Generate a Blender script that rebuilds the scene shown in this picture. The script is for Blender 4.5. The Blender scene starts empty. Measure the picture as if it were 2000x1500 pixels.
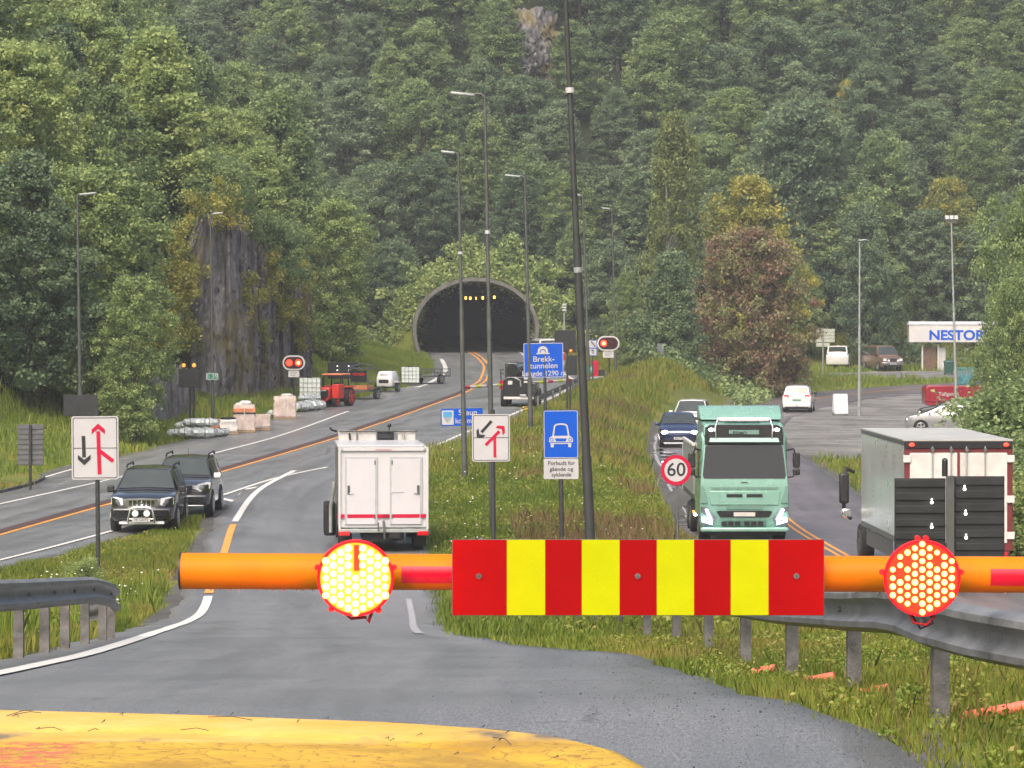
import bpy, bmesh, math, random
import numpy as np
from mathutils import Vector, Matrix
rad = math.radians
scn = bpy.context.scene
C = scn.collection
# ------------------------------------------------------------------ camera, sky, sun, exposure
F = 6500.0            # focal length in pixels of the 2000 px wide photograph (a long telephoto)
CZ = 2.45             # eye height over the near road
HORIZON = 600.0
cam_d = bpy.data.cameras.new('camera'); cam = bpy.data.objects.new('camera', cam_d); C.objects.link(cam)
cam.location = (0, 0, CZ); cam.rotation_euler = (rad(90), 0, 0)
cam_d.sensor_width = 36; cam_d.lens = F/2000*36; cam_d.shift_y = -(750-HORIZON)/2000
cam_d.clip_start = 0.5; cam_d.clip_end = 3000
scn.camera = cam
SUN_EL, SUN_AZ = 50, 200          # high soft sun behind cloud, behind the camera
world = bpy.data.worlds.new('World'); scn.world = world; world.use_nodes = True
nt = world.node_tree; nt.nodes.clear()
sky = nt.nodes.new('ShaderNodeTexSky'); sky.sky_type = 'NISHITA'; sky.sun_disc = False
sky.sun_elevation = rad(SUN_EL); sky.sun_rotation = rad(SUN_AZ)
sky.air_density = 1.0; sky.dust_density = 8.0; sky.ozone_density = 0.6
bg = nt.nodes.new('ShaderNodeBackground'); bg.inputs[1].default_value = 0.15
wo = nt.nodes.new('ShaderNodeOutputWorld')
nt.links.new(sky.outputs[0], bg.inputs[0]); nt.links.new(bg.outputs[0], wo.inputs[0])
sl = bpy.data.lights.new('sun', 'SUN'); sl.energy = .8; sl.angle = rad(60); sl.color = (1, .98, .95)
so = bpy.data.objects.new('sun', sl); C.objects.link(so)
so.rotation_euler = (rad(90-SUN_EL), 0, rad(180-SUN_AZ)); so.location = (0, 0, 80)
vs = scn.view_settings; vs.view_transform = 'Standard'; vs.look = 'None'; vs.exposure = 0.9; vs.gamma = 1
scn.cycles.max_bounces = 6; scn.cycles.diffuse_bounces = 3; scn.cycles.glossy_bounces = 3
scn.cycles.transparent_max_bounces = 8; scn.cycles.volume_bounces = 0

# ------------------------------------------------------------------ materials
MATS = {}
def _new(name):
    m = bpy.data.materials.new(name); m.use_nodes = True
    return m, m.node_tree, m.node_tree.nodes['Principled BSDF']
def N(t, typ, **k):
    n = t.nodes.new(typ)
    for a, b in k.items():
        if a.startswith('i_'):
            n.inputs[int(a[2:])].default_value = b
        else:
            setattr(n, a, b)
    return n
def noise(t, scale, detail=3, rough=.5, coord=None, vec=None):
    n = N(t, 'ShaderNodeTexNoise'); n.inputs['Scale'].default_value = scale
    n.inputs['Detail'].default_value = detail; n.inputs['Roughness'].default_value = rough
    if vec is not None: t.links.new(vec, n.inputs['Vector'])
    return n
def ramp(t, fac, stops):
    r = N(t, 'ShaderNodeValToRGB')
    while len(r.color_ramp.elements) < len(stops): r.color_ramp.elements.new(.5)
    for e, (p, c) in zip(r.color_ramp.elements, stops):
        e.position = p; e.color = (c, c, c, 1) if isinstance(c, (int, float)) else (*c, 1)
    t.links.new(fac, r.inputs[0]); return r
def mat(name, col, rough=.6, metal=0, var=.12, vscale=6, bump=0, bscale=40, coat=0, emit=None, estr=0, spec=.5):
    """a plain procedural material: base colour with a slight noise in it, roughness noise and optional bump"""
    if name in MATS: return MATS[name]
    m, t, b = _new(name)
    tc = N(t, 'ShaderNodeTexCoord')
    if var:
        n = noise(t, vscale, 5, .6, vec=tc.outputs['Object'])
        lo = tuple(max(0, c*(1-var)) for c in col); hi = tuple(min(1, c*(1+var)) for c in col)
        r = ramp(t, n.outputs[0], [(.3, lo), (.7, hi)])
        t.links.new(r.outputs[0], b.inputs['Base Color'])
        r2 = ramp(t, n.outputs[0], [(.3, max(.02, rough*.85)), (.7, min(1, rough*1.15))])
        t.links.new(r2.outputs[0], b.inputs['Roughness'])
    else:
        b.inputs['Base Color'].default_value = (*col, 1); b.inputs['Roughness'].default_value = rough
    b.inputs['Metallic'].default_value = metal
    b.inputs['Specular IOR Level'].default_value = spec
    if coat: b.inputs['Coat Weight'].default_value = coat; b.inputs['Coat Roughness'].default_value = .08
    if emit: b.inputs['Emission Color'].default_value = (*emit, 1); b.inputs['Emission Strength'].default_value = estr
    if bump:
        n = noise(t, bscale, 4, .6, vec=tc.outputs['Object'])
        bp = N(t, 'ShaderNodeBump'); bp.inputs['Strength'].default_value = bump; bp.inputs['Distance'].default_value = .02
        t.links.new(n.outputs[0], bp.inputs['Height']); t.links.new(bp.outputs[0], b.inputs['Normal'])
    MATS[name] = m; return m
def M(name): return MATS[name]

def glow(name, col, strength):
    return mat(name, tuple(min(1, c) for c in col), .4, var=0, emit=col, estr=strength)

mat('galvanised', (.17, .175, .175), .42, .75, .3, 5, .15, 60)
mat('rail_steel', (.175, .18, .18), .5, .5, .45, 3, .25, 30)
mat('weathered_post', (.13, .125, .12), .7, .2, .5, 7, .4, 50)
mat('pole_grey', (.075, .08, .075), .55, .25, .25, 3)
mat('pole_dark', (.035, .037, .036), .55, .2, .25, 3)
mat('pole_light', (.3, .32, .31), .5, .3, .2, 3)
mat('black_plastic', (.012, .012, .013), .5, 0, .25, 8)
mat('board_black', (.018, .02, .022), .5, .2, .35, 4)
mat('rubber', (.014, .014, .015), .85, 0, .3, 12)
mat('rim_alloy', (.4, .41, .42), .35, .8, .15, 9)
mat('chrome', (.75, .76, .77), .16, 1, .08, 5)
mat('car_glass', (.034, .043, .041), .06, 0, .2, 2, coat=.3)  # grey-green base stands in for some of the sky and tree reflections
mat('lamp_glass', (.66, .68, .7), .12, 0, .2, 30)
mat('lamp_dark', (.12, .13, .14), .15, .2, .3, 20)
mat('tail_red', (.45, .01, .012), .15, 0, .2, 20, coat=.6)
mat('amber_lens', (.75, .22, .02), .3, 0, .15, 20)
mat('sign_white', (.42, .415, .425), .5, 0, .04, 3, spec=.2)
mat('sign_black', (.012, .011, .016), .45, 0, 0)
mat('sign_red', (.42, .004, .035), .5, 0, .06, 4, spec=.2)
mat('sign_blue', (.0, .07, .45), .5, 0, .06, 3, spec=.2)
mat('sign_green', (.0, .22, .13), .4, 0, .08, 3)
mat('sign_grey', (.1, .105, .11), .5, .35, .2, 5)
mat('plate_white', (.45, .45, .45), .4, 0, .05, 4)
mat('white_paint', (.49, .485, .495), .38, 0, .04, 2, coat=.25)
mat('grime_white', (.52, .5, .475), .5, 0, .15, 2.5)

# ------------------------------------------------------------------ mesh builder
class MB:
    def __init__(s): s.v = []; s.f = []; s.m = []; s.mats = []
    def mi(s, m):
        if isinstance(m, str): m = MATS[m]
        if m not in s.mats: s.mats.append(m)
        return s.mats.index(m)
    def add(s, vs, fs, m):
        o = len(s.v); k = s.mi(m)
        s.v += [tuple(v) for v in vs]; s.f += [tuple(i+o for i in f) for f in fs]; s.m += [k]*len(fs); return s
    def box(s, c, size, m, rot=None, taper=(1, 1)):
        x, y, z = size[0]/2, size[1]/2, size[2]/2
        vs = []
        for dz in (-1, 1):
            tx, ty = taper if dz > 0 else (1, 1)
            vs += [Vector((-x*tx, -y*ty, dz*z)), Vector((x*tx, -y*ty, dz*z)), Vector((x*tx, y*ty, dz*z)), Vector((-x*tx, y*ty, dz*z))]
        if rot is not None: vs = [rot @ v for v in vs]
        vs = [v+Vector(c) for v in vs]
        return s.add(vs, [(3, 2, 1, 0), (4, 5, 6, 7), (0, 1, 5, 4), (1, 2, 6, 5), (2, 3, 7, 6), (3, 0, 4, 7)], m)
    def b2(s, lo, hi, m):
        return s.box([(a+b)/2 for a, b in zip(lo, hi)], [b-a for a, b in zip(lo, hi)], m)
    def cyl(s, p0, p1, r0, m, r1=None, n=14, caps=True):
        p0, p1 = Vector(p0), Vector(p1); r1 = r0 if r1 is None else r1
        d = (p1-p0).normalized(); a = d.orthogonal().normalized(); b = d.cross(a)
        vs = []
        for p, r in ((p0, r0), (p1, r1)):
            for i in range(n):
                t = 2*math.pi*i/n; vs.append(p+(a*math.cos(t)+b*math.sin(t))*r)
        fs = [(i, (i+1) % n, n+(i+1) % n, n+i) for i in range(n)]
        if caps: fs += [tuple(range(n-1, -1, -1)), tuple(range(n, 2*n))]
        return s.add(vs, fs, m)
    def tube(s, pts, r, m, n=8, closed=False):
        pts = [Vector(p) for p in pts]; k = len(pts)
        rr = r if isinstance(r, (list, tuple)) else [r]*k
        vs = []; ref = None
        for i, p in enumerate(pts):
            d = (pts[min(i+1, k-1)]-pts[max(i-1, 0)]).normalized()
            a = d.orthogonal().normalized() if ref is None else (ref-d*ref.dot(d)).normalized()
            ref = a; b = d.cross(a)
            for j in range(n):
                t = 2*math.pi*j/n; vs.append(p+(a*math.cos(t)+b*math.sin(t))*rr[i])
        fs = []
        for i in range(k-1):
            for j in range(n):
                fs.append((i*n+j, i*n+(j+1) % n, (i+1)*n+(j+1) % n, (i+1)*n+j))
        fs += [tuple(range(n-1, -1, -1)), tuple(range((k-1)*n, k*n))]
        return s.add(vs, fs, m)
    def loft(s, rings, m, caps=True, closed=True):
        n = len(rings[0]); vs = [v for r in rings for v in r]; fs = []
        for i in range(len(rings)-1):
            for j in range(n if closed else n-1):
                fs.append((i*n+j, i*n+(j+1) % n, (i+1)*n+(j+1) % n, (i+1)*n+j))
        if caps: fs += [tuple(range(n-1, -1, -1)), tuple(range((len(rings)-1)*n, len(rings)*n))]
        return s.add(vs, fs, m)
    def poly(s, pts, y0, y1, m):
        """an outline in x,z pushed from y0 (front, towards the viewer) to y1"""
        n = len(pts)
        vs = [(p[0], y0, p[1]) for p in pts]+[(p[0], y1, p[1]) for p in pts]
        fs = [tuple(range(n)), tuple(range(2*n-1, n-1, -1))]+[(i, n+i, n+(i+1) % n, (i+1) % n) for i in range(n)]
        return s.add(vs, fs, m)
    def disc(s, c, r, y0, y1, m, n=40, rx=None):
        rx = r if rx is None else rx
        return s.poly([(c[0]+rx*math.cos(2*math.pi*i/n), c[1]+r*math.sin(2*math.pi*i/n)) for i in range(n)], y0, y1, m)
    def sphere(s, c, r, m, n=10, k=6, sc=(1, 1, 1)):
        rings = []
        for i in range(k+1):
            p = -math.pi/2+math.pi*i/k; q = max(.02, math.cos(p))
            rings.append([(c[0]+r*sc[0]*q*math.cos(2*math.pi*j/n), c[1]+r*sc[1]*q*math.sin(2*math.pi*j/n), c[2]+r*sc[2]*math.sin(p)) for j in range(n)])
        return s.loft(rings, m)
    def build(s, name, parent=None, smooth=None, bevel=0, seg=2, loc=None, rotz=0):
        me = bpy.data.meshes.new(name); me.from_pydata(s.v, [], s.f)
        for m in s.mats: me.materials.append(m)
        me.polygons.foreach_set('material_index', s.m); me.update()
        bm = bmesh.new(); bm.from_mesh(me); bmesh.ops.recalc_face_normals(bm, faces=bm.faces); bm.to_mesh(me); bm.free()
        o = bpy.data.objects.new(name, me); C.objects.link(o)
        if parent is not None: o.parent = parent
        if loc is not None: o.location = loc
        o.rotation_euler.z = rotz
        if bevel:
            b = o.modifiers.new('edge', 'BEVEL'); b.width = bevel; b.segments = seg; b.limit_method = 'ANGLE'; b.angle_limit = rad(40)
            if smooth is None: smooth = 40
        if smooth:
            me.shade_smooth(); me.set_sharp_from_angle(angle=rad(smooth))
        return o

def thing(name, label, cat, loc=(0, 0, 0), rotz=0, group=None):
    o = bpy.data.objects.new(name, None); C.objects.link(o); o.empty_display_size = .3
    o.location = loc; o.rotation_euler.z = rotz
    return tag(o, label, cat, group)
def tag(o, label, cat, group=None):
    o['label'] = label; o['category'] = cat
    if group: o['group'] = group
    return o
def struct(o, kind='structure'):
    o['kind'] = kind; return o
def copy_tree(o, parent=None):
    c = o.copy(); C.objects.link(c); c.parent = parent
    for ch in list(o.children): copy_tree(ch, c)
    return c
def rrect(w, h, r, cx=0, cz=0, n=5):
    pts = []
    for qx, qz, a0 in ((1, -1, -90), (1, 1, 0), (-1, 1, 90), (-1, -1, 180)):
        for i in range(n+1):
            a = rad(a0+90*i/n)
            pts.append((cx+qx*(w/2-r)+r*math.cos(a), cz+qz*(h/2-r)+r*math.sin(a)))
    return pts
def letters(text, size, m, name, parent, loc, depth=.004, align='CENTER', rotz=0, bold=0, space=1, width=None):
    """raised flat lettering that faces -y"""
    cu = bpy.data.curves.new(name, 'FONT'); cu.body = text; cu.size = size; cu.align_x = align; cu.align_y = 'CENTER'
    cu.extrude = depth/2; cu.offset = bold; cu.space_character = space
    tmp = bpy.data.objects.new(name, cu); C.objects.link(tmp)
    dg = bpy.context.evaluated_depsgraph_get(); me = bpy.data.meshes.new_from_object(tmp.evaluated_get(dg))
    bpy.data.objects.remove(tmp); me.name = name
    R = Matrix.Rotation(rad(90), 4, 'X'); me.transform(R)
    if width:
        xs = [v.co.x for v in me.vertices]; w = max(xs)-min(xs); me.transform(Matrix.Diagonal((width/w, 1, 1, 1)))
    me.materials.clear(); me.materials.append(MATS[m] if isinstance(m, str) else m)
    o = bpy.data.objects.new(name, me); C.objects.link(o); o.parent = parent; o.location = loc; o.rotation_euler.z = rotz
    return o

# ------------------------------------------------------------------ the lie of the land
def pchip(xs, ys):
    xs = np.array(xs, float); ys = np.array(ys, float); h = np.diff(xs); d = np.diff(ys)/h
    m = np.zeros(len(xs)); m[0] = d[0]; m[-1] = d[-1]
    for i in range(1, len(xs)-1):
        m[i] = 0 if d[i-1]*d[i] <= 0 else 2/(1/d[i-1]+1/d[i])
    def f(x):
        x = np.asarray(x, float); i = np.clip(np.searchsorted(xs, x)-1, 0, len(xs)-2)
        t = np.clip((x-xs[i])/h[i], 0, 1)
        return ((1+2*t)*(1-t)**2*ys[i]+t*(1-t)**2*h[i]*m[i]+t*t*(3-2*t)*ys[i+1]+t*t*(t-1)*h[i]*m[i+1])
    return f
def sstep(a, b, x):
    t = np.clip((x-a)/(b-a), 0, 1); return t*t*(3-2*t)
P_near = pchip([-30, 0, 12, 20, 24.5, 28, 32, 40, 48, 56, 64, 70, 78, 90], [-2.2, -2.32, -2.43, -2.52, -2.86, -3.15, -3.46, -4.08, -4.75, -5.44, -6.08, -6.42, -6.6, -6.6])
P_right = pchip([90, 200, 285, 320], [-6.6, -6.55, -5.35, -5.0])
X_div = pchip([0, 90, 130, 158, 185, 208, 240, 280, 330], [1.2, 1.6, 2.0, 2.6, 5, 8, 10, 12, 14])
# main road: centre line (x at y), right edge, left edge
X_mid = pchip([60, 95.6, 122.8, 146.7, 156.6, 179.5, 197.5, 219, 239, 258, 275, 345], [-19.5, -14.7, -10.95, -7.9, -6.8, -4.5, -2.85, -1.85, -1.8, -2.3, -3.1, -8.0])
X_rgt = pchip([60, 87, 96.5, 110, 119, 139.5, 150, 173.5, 208, 218, 240, 263, 280, 345], [-16.4, -13.2, -11.5, -9.7, -8.5, -3.4, -2.2, .5, 3.7, 3.9, 2.6, 1.2, .7, -4.2])
X_lft = pchip([60, 104, 119, 133, 147.5, 170, 185, 210, 232, 255, 280, 345], [-23, -16.9, -14.3, -12.3, -10.4, -8.6, -7.4, -5.2, -5.1, -5.8, -7.1, -11.8])
# outer tarmac edge of the lay-by on the left
X_bay = pchip([60, 108, 127, 132, 142, 162.5, 176.5, 194.5, 210, 232, 255, 280, 345], [-28, -18.6, -16.9, -15.8, -14.6, -12.0, -10.2, -8.0, -6.2, -5.6, -6.2, -7.5, -12.2])
# side road on the right, centre as y -> x for the near part, then curving off
SIDE = [(11.5, 30), (10.4, 55), (9.0, 80), (8.4, 99), (8.7, 120), (9.4, 150), (10.6, 175), (13.3, 199), (17, 217), (21.7, 231), (26, 239.5), (31, 247), (38, 255), (48, 263)]
# the slip road that the camera looks along: left line and right edge
R_left = pchip([-10, 14, 20, 26, 29, 33, 37, 42, 50, 60, 70, 80, 89, 100, 112, 122, 135], [-4.3, -4.4, -4.4, -4.4, -4.4, -4.4, -4.5, -4.75, -5.3, -6.0, -6.5, -7.2, -7.7, -8.3, -8.6, -8.15, -7])
R_right = pchip([-10, 14, 17.8, 22, 26, 34, 39, 46, 56, 68, 80, 89, 100, 112, 125, 140], [3.2, 2.75, 2.2, 1.74, 1.6, 1.3, .1, -.6, -1.0, -1.4, -1.9, -2.2, -2.6, -3, -3.2, -3.3])
PORTAL_Y, PORTAL_X, PORTAL_W, PORTAL_H = 277.0, -3.05, 5.0, 6.35
def ground_rel(x, y):
    near = P_near(y); main = -7.9+.0145*y; right = P_right(np.maximum(y, 90))
    w = sstep(X_div(y)-4, X_div(y)+4, x)
    far = main*(1-w)+right*w
    t = sstep(84, 94, y)
    return near*(1-t)+far*t
def vnoise(x, y, s, seed=0):
    """cheap smooth noise"""
    a = np.sin(x/s*1.7+seed*1.3+1.9*np.sin(y/s*.9+seed))+np.sin(y/s*1.4-seed*.7+1.6*np.sin(x/s*1.1+2.1*seed))
    b = np.sin(x/s*3.9+y/s*2.3+seed)+np.sin(y/s*4.7-x/s*3.1+2*seed)
    return (a+.4*b)/2.8
def hill(x, y):
    """how far the land rises above the road level"""
    # left bank and slope
    dl = (X_bay(y)-1.0)-x
    hl = .28*np.clip(dl, 0, 7)+.75*np.clip(dl-5, 0, 75)
    hl = np.where(y > 100, hl, hl*sstep(78, 100, y)*.7)
    # the hillside behind, foot line
    foot = 286+np.clip(x-6, 0, 60)*.25
    db = y-foot
    hb = .25*np.clip(db, 0, 6)+.66*np.clip(db-4, 0, 100)
    h = np.maximum(hl*sstep(330, 250, y)+hl*.35*sstep(250, 330, y), hb)
    h = np.where(np.minimum(hl, hb) > .01, np.sqrt(hl*hl*.15+h*h), h)
    # mound between main road and side road
    xm = 6.6+(y-190)*.12
    mound = 1.9*np.exp(-((x-xm-1.0)/2.7)**2)*sstep(172, 205, y)*sstep(300, 262, y)
    mound2 = .5*np.exp(-((x-X_div(y)-.5)/2.4)**2)*sstep(88, 120, y)
    # slope beside the side road on the right
    dr = x-(13.0+np.clip(y-78, 0, 100)*.055)
    hr = .62*np.clip(dr, 0, 60)*sstep(62, 80, y)*sstep(134, 110, y)
    dr2 = x-27
    hr2 = .3*np.clip(dr2, 0, 40)*sstep(120, 140, y)*sstep(215, 190, y)
    h = h+mound+mound2+hr+hr2
    bump = np.where(h > .3, vnoise(x, y, 5, 3)*np.minimum(h*.12, .8), 0)
    return h+bump
def ground(x, y):
    x = np.asarray(x, float); y = np.asarray(y, float)
    rough = .05*vnoise(x, y, 2.1, 1)*0
    return ground_rel(x, y)+hill(x, y)+CZ+rough
def gz(x, y): return float(ground(np.array([x]), np.array([y]))[0])
def GP(px, py, d0=10, d1=420):
    """where the line of sight through a point of the photograph first meets the land"""
    d = np.arange(d0, d1, .25); x = (px-1000)*d/F; z = CZ+(HORIZON-py)*d/F
    g = ground(x, d); k = np.argmax(g >= z)
    return Vector((x[k], d[k], g[k]))
def at(px, d):
    x = (px-1000)*d/F; return Vector((x, d, gz(x, d)))
# ------------------------------------------------------------------ ground, roads, tunnel, rock
def uvnode(t): return N(t, 'ShaderNodeUVMap').outputs[0]
def asphalt(name, dark, light, rough=(.28, .5), crack=.5, grit=1):
    m, t, b = _new(name); uv = uvnode(t)
    mp = N(t, 'ShaderNodeMapping'); mp.inputs['Scale'].default_value = (1.1, .035, 1); t.links.new(uv, mp.inputs[0])
    streak = noise(t, 1.6, 4, .55, vec=mp.outputs[0])
    patch = noise(t, .22, 5, .62, vec=uv); mg = N(t, 'ShaderNodeMapping'); mg.inputs['Scale'].default_value = (1, .26, 1); t.links.new(uv, mg.inputs[0]); fine = noise(t, 34, 3, .7, vec=mg.outputs[0]); grain = noise(t, 85, 2, .75, vec=mg.outputs[0])
    mix = N(t, 'ShaderNodeMath', operation='ADD'); t.links.new(streak.outputs[0], mix.inputs[0]); t.links.new(patch.outputs[0], mix.inputs[1])
    h = N(t, 'ShaderNodeMath', operation='MULTIPLY', i_1=.5); t.links.new(mix.outputs[0], h.inputs[0])
    r = ramp(t, h.outputs[0], [(.36, dark), (.5, tuple((a+c)/2 for a, c in zip(dark, light))), (.64, light)])
    fr = ramp(t, fine.outputs[0], [(.3, 1-.5*grit), (.66, 1+.0)]); gr = ramp(t, grain.outputs[0], [(.36, 1-.75*grit), (.6, 1.0)])
    m1 = N(t, 'ShaderNodeMixRGB', blend_type='MULTIPLY', i_0=1.0); t.links.new(r.outputs[0], m1.inputs[1]); t.links.new(fr.outputs[0], m1.inputs[2])
    m2 = N(t, 'ShaderNodeMixRGB', blend_type='MULTIPLY', i_0=.8); t.links.new(m1.outputs[0], m2.inputs[1]); t.links.new(gr.outputs[0], m2.inputs[2])
    # cracks and tar seams
    wv = noise(t, .9, 4, .6, vec=uv); wm = N(t, 'ShaderNodeMixRGB', i_0=.35); t.links.new(uv, wm.inputs[1]); t.links.new(wv.outputs[1], wm.inputs[2])
    vo = N(t, 'ShaderNodeTexVoronoi', feature='DISTANCE_TO_EDGE'); vo.inputs['Scale'].default_value = .42; t.links.new(wm.outputs[0], vo.inputs['Vector'])
    cr = ramp(t, vo.outputs[0], [(0, 1), (.012, 0)]); gate = ramp(t, patch.outputs[0], [(.5, 0), (.56, 1)])
    cm = N(t, 'ShaderNodeMath', operation='MULTIPLY'); t.links.new(cr.outputs[0], cm.inputs[0]); t.links.new(gate.outputs[0], cm.inputs[1])
    cf = N(t, 'ShaderNodeMath', operation='MULTIPLY', i_1=crack); t.links.new(cm.outputs[0], cf.inputs[0])
    m3 = N(t, 'ShaderNodeMixRGB'); t.links.new(cf.outputs[0], m3.inputs[0]); t.links.new(m2.outputs[0], m3.inputs[1]); m3.inputs[2].default_value = (.02, .02, .022, 1)
    t.links.new(m3.outputs[0], b.inputs['Base Color'])
    rr = ramp(t, h.outputs[0], [(.38, rough[0]), (.62, rough[1])]); t.links.new(rr.outputs[0], b.inputs['Roughness'])
    bp = N(t, 'ShaderNodeBump'); bp.inputs['Strength'].default_value = .35; bp.inputs['Distance'].default_value = .01
    t.links.new(fine.outputs[0], bp.inputs['Height']); t.links.new(bp.outputs[0], b.inputs['Normal'])
    MATS[name] = m; return m
asphalt('asphalt_slip', (.185, .186, .184), (.285, .287, .283))
asphalt('asphalt_main', (.19, .193, .19), (.31, .315, .305))
asphalt('asphalt_side', (.16, .137, .143), (.25, .215, .222), (.28, .5))
def earth(name, cols, scale=1, bump=.5):
    m, t, b = _new(name); tc = N(t, 'ShaderNodeTexCoord')
    n1 = noise(t, .35*scale, 6, .6, vec=tc.outputs['Object']); n2 = noise(t, 5*scale, 4, .7, vec=tc.outputs['Object'])
    r1 = ramp(t, n1.outputs[0], [(.32, cols[0]), (.5, cols[1]), (.68, cols[2])]); r2 = ramp(t, n2.outputs[0], [(.3, .55), (.7, 1.1)])
    mm = N(t, 'ShaderNodeMixRGB', blend_type='MULTIPLY', i_0=1.0); t.links.new(r1.outputs[0], mm.inputs[1]); t.links.new(r2.outputs[0], mm.inputs[2])
    t.links.new(mm.outputs[0], b.inputs['Base Color']); b.inputs['Roughness'].default_value = .95; b.inputs['Specular IOR Level'].default_value = .2
    bp = N(t, 'ShaderNodeBump'); bp.inputs['Strength'].default_value = bump; bp.inputs['Distance'].default_value = .12
    t.links.new(n2.outputs[0], bp.inputs['Height']); t.links.new(bp.outputs[0], b.inputs['Normal'])
    MATS[name] = m; return m
earth('turf', [(.09, .11, .022), (.14, .17, .03), (.18, .17, .05)])
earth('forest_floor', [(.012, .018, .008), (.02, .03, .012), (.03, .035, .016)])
earth('gravel', [(.1, .1, .095), (.19, .19, .18), (.28, .27, .255)], 1.1)
earth('road_shoulder', [(.075, .075, .07), (.11, .11, .105), (.14, .14, .13)], 3)

xs_ = np.concatenate([np.linspace(-160, -62, 15)[:-1], np.arange(-62, -30, 2.0), np.arange(-30, 20, .5), np.arange(20, 62, 2.0), np.linspace(62, 160, 15)])
ys_ = np.concatenate([np.arange(-25, 12, 3.0), np.arange(12, 110, .6), np.arange(110, 300, 1.0), np.arange(300, 380, 2.5), np.arange(380, 452, 8.0)])
X, Y = np.meshgrid(xs_, ys_)
G0 = ground(X, Y)
side_c = []
for i in range(len(SIDE)-1):
    for k in range(12):
        t = k/12; side_c.append((SIDE[i][0]*(1-t)+SIDE[i+1][0]*t, SIDE[i][1]*(1-t)+SIDE[i+1][1]*t))
side_c.append(SIDE[-1]); side_c = np.array(side_c)
for _ in range(6):                                   # rounds the corners of the polyline
    side_c[1:-1] = (side_c[:-2]+2*side_c[1:-1]+side_c[2:])/4
def side_dist(X, Y):
    D = np.full(X.shape, 1e9)
    for cx, cy in side_c: D = np.minimum(D, (X-cx)**2+(Y-cy)**2)
    return np.sqrt(D)
SD = side_dist(X, Y)
on_main = (X > X_bay(Y)+.4) & (X < X_rgt(Y)+.5) & (Y > 58)
on_slip = (X > R_left(Y)-.35) & (X < R_right(Y)-.4) & (Y < 140)
on_side = SD < 3.0
def gravel_at(X, Y):
    return ((Y > 146+4*np.sin(X*.7)) & (Y < 243) & (X > 11) & (X < 20+np.clip(Y-146, 0, 60)*.3) & (X > np.interp(Y, side_c[:, 1], side_c[:, 0]))) | (((X-37)/12)**2+((Y-272)/9)**2 < 1) | ((Y > 196) & (Y < 262) & (X > 11) & (X > np.interp(Y, side_c[:, 1], side_c[:, 0])-4.4) & (X < 40) & (hill(X, Y) < .5))
lay = gravel_at(X, Y)
Z = G0-np.where(on_main | on_slip | on_side, .12, 0)
U = X-(PORTAL_X-.07*(Y-PORTAL_Y))
zroad = -7.9+.0145*Y+CZ
dome = zroad+7.35*(1-np.clip(np.abs(U)/7, 0, 1)**2.6)
foot_t = (np.abs(U) < 7) & (Y > 277.6) & (Y < 345)
lowtube = (np.abs(U) < 7) & (Y >= 272) & (Y <= 277.6)
Z = np.where(lowtube & (np.abs(U) < 5.2), zroad-.12, Z)
Z = np.where(foot_t, np.maximum(Z, dome), Z)
ny, nx = X.shape
verts = np.stack([X, Y, Z], -1).reshape(-1, 3)
ii, jj = np.meshgrid(np.arange(ny-1), np.arange(nx-1), indexing='ij')
a = ii*nx+jj
faces = np.stack([a, a+1, a+nx+1, a+nx], -1).reshape(-1, 4)
# leave the mouth of the tunnel open
mouth = ((np.abs(U[:-1, :-1]) < 5.3) & (Y[:-1, :-1] <= 277.6) & (Y[1:, 1:] > 277.6)).reshape(-1)
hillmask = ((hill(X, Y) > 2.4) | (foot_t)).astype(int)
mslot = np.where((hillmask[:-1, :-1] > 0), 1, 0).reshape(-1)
glay = (lay[:-1, :-1]).reshape(-1); mslot = np.where(glay, 2, mslot)
# bare shoulder beside the tarmac
sh = (((X > R_left(Y)-1.3) & (X < R_left(Y)+.6)) | ((X > R_right(Y)-.7) & (X < R_right(Y)+.05))) & (Y < 118) | ((X > X_rgt(Y)-.2) & (X < X_rgt(Y)+.75) & (Y > 60) & (Y < 270)) | ((SD > 2.6) & (SD < 4.0) & (Y > 70) & (hill(X, Y) < .35))
mslot = np.where(sh[:-1, :-1].reshape(-1) & (mslot == 0), 3, mslot)
def np_mesh(name, v, f, mats, mi=None, smooth=True):
    me = bpy.data.meshes.new(name); k = f.shape[1]
    me.vertices.add(len(v)); me.vertices.foreach_set('co', np.asarray(v, np.float32).ravel())
    me.loops.add(f.size); me.loops.foreach_set('vertex_index', f.astype(np.int32).ravel())
    me.polygons.add(len(f)); me.polygons.foreach_set('loop_start', np.arange(0, f.size, k, dtype=np.int32))
    me.polygons.foreach_set('loop_total', np.full(len(f), k, np.int32))
    for m in mats: me.materials.append(MATS[m] if isinstance(m, str) else m)
    if mi is not None: me.polygons.foreach_set('material_index', np.asarray(mi, np.int32))
    me.update(calc_edges=True)
    if smooth: me.shade_smooth()
    return me
def np_obj(name, *a, parent=None, **k):
    o = bpy.data.objects.new(name, np_mesh(name, *a, **k)); C.objects.link(o); o.parent = parent; return o
keep = ~mouth
terrain = struct(np_obj('ground', verts, faces[keep], ['turf', 'forest_floor', 'gravel', 'road_shoulder'], mslot[keep]))

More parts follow.
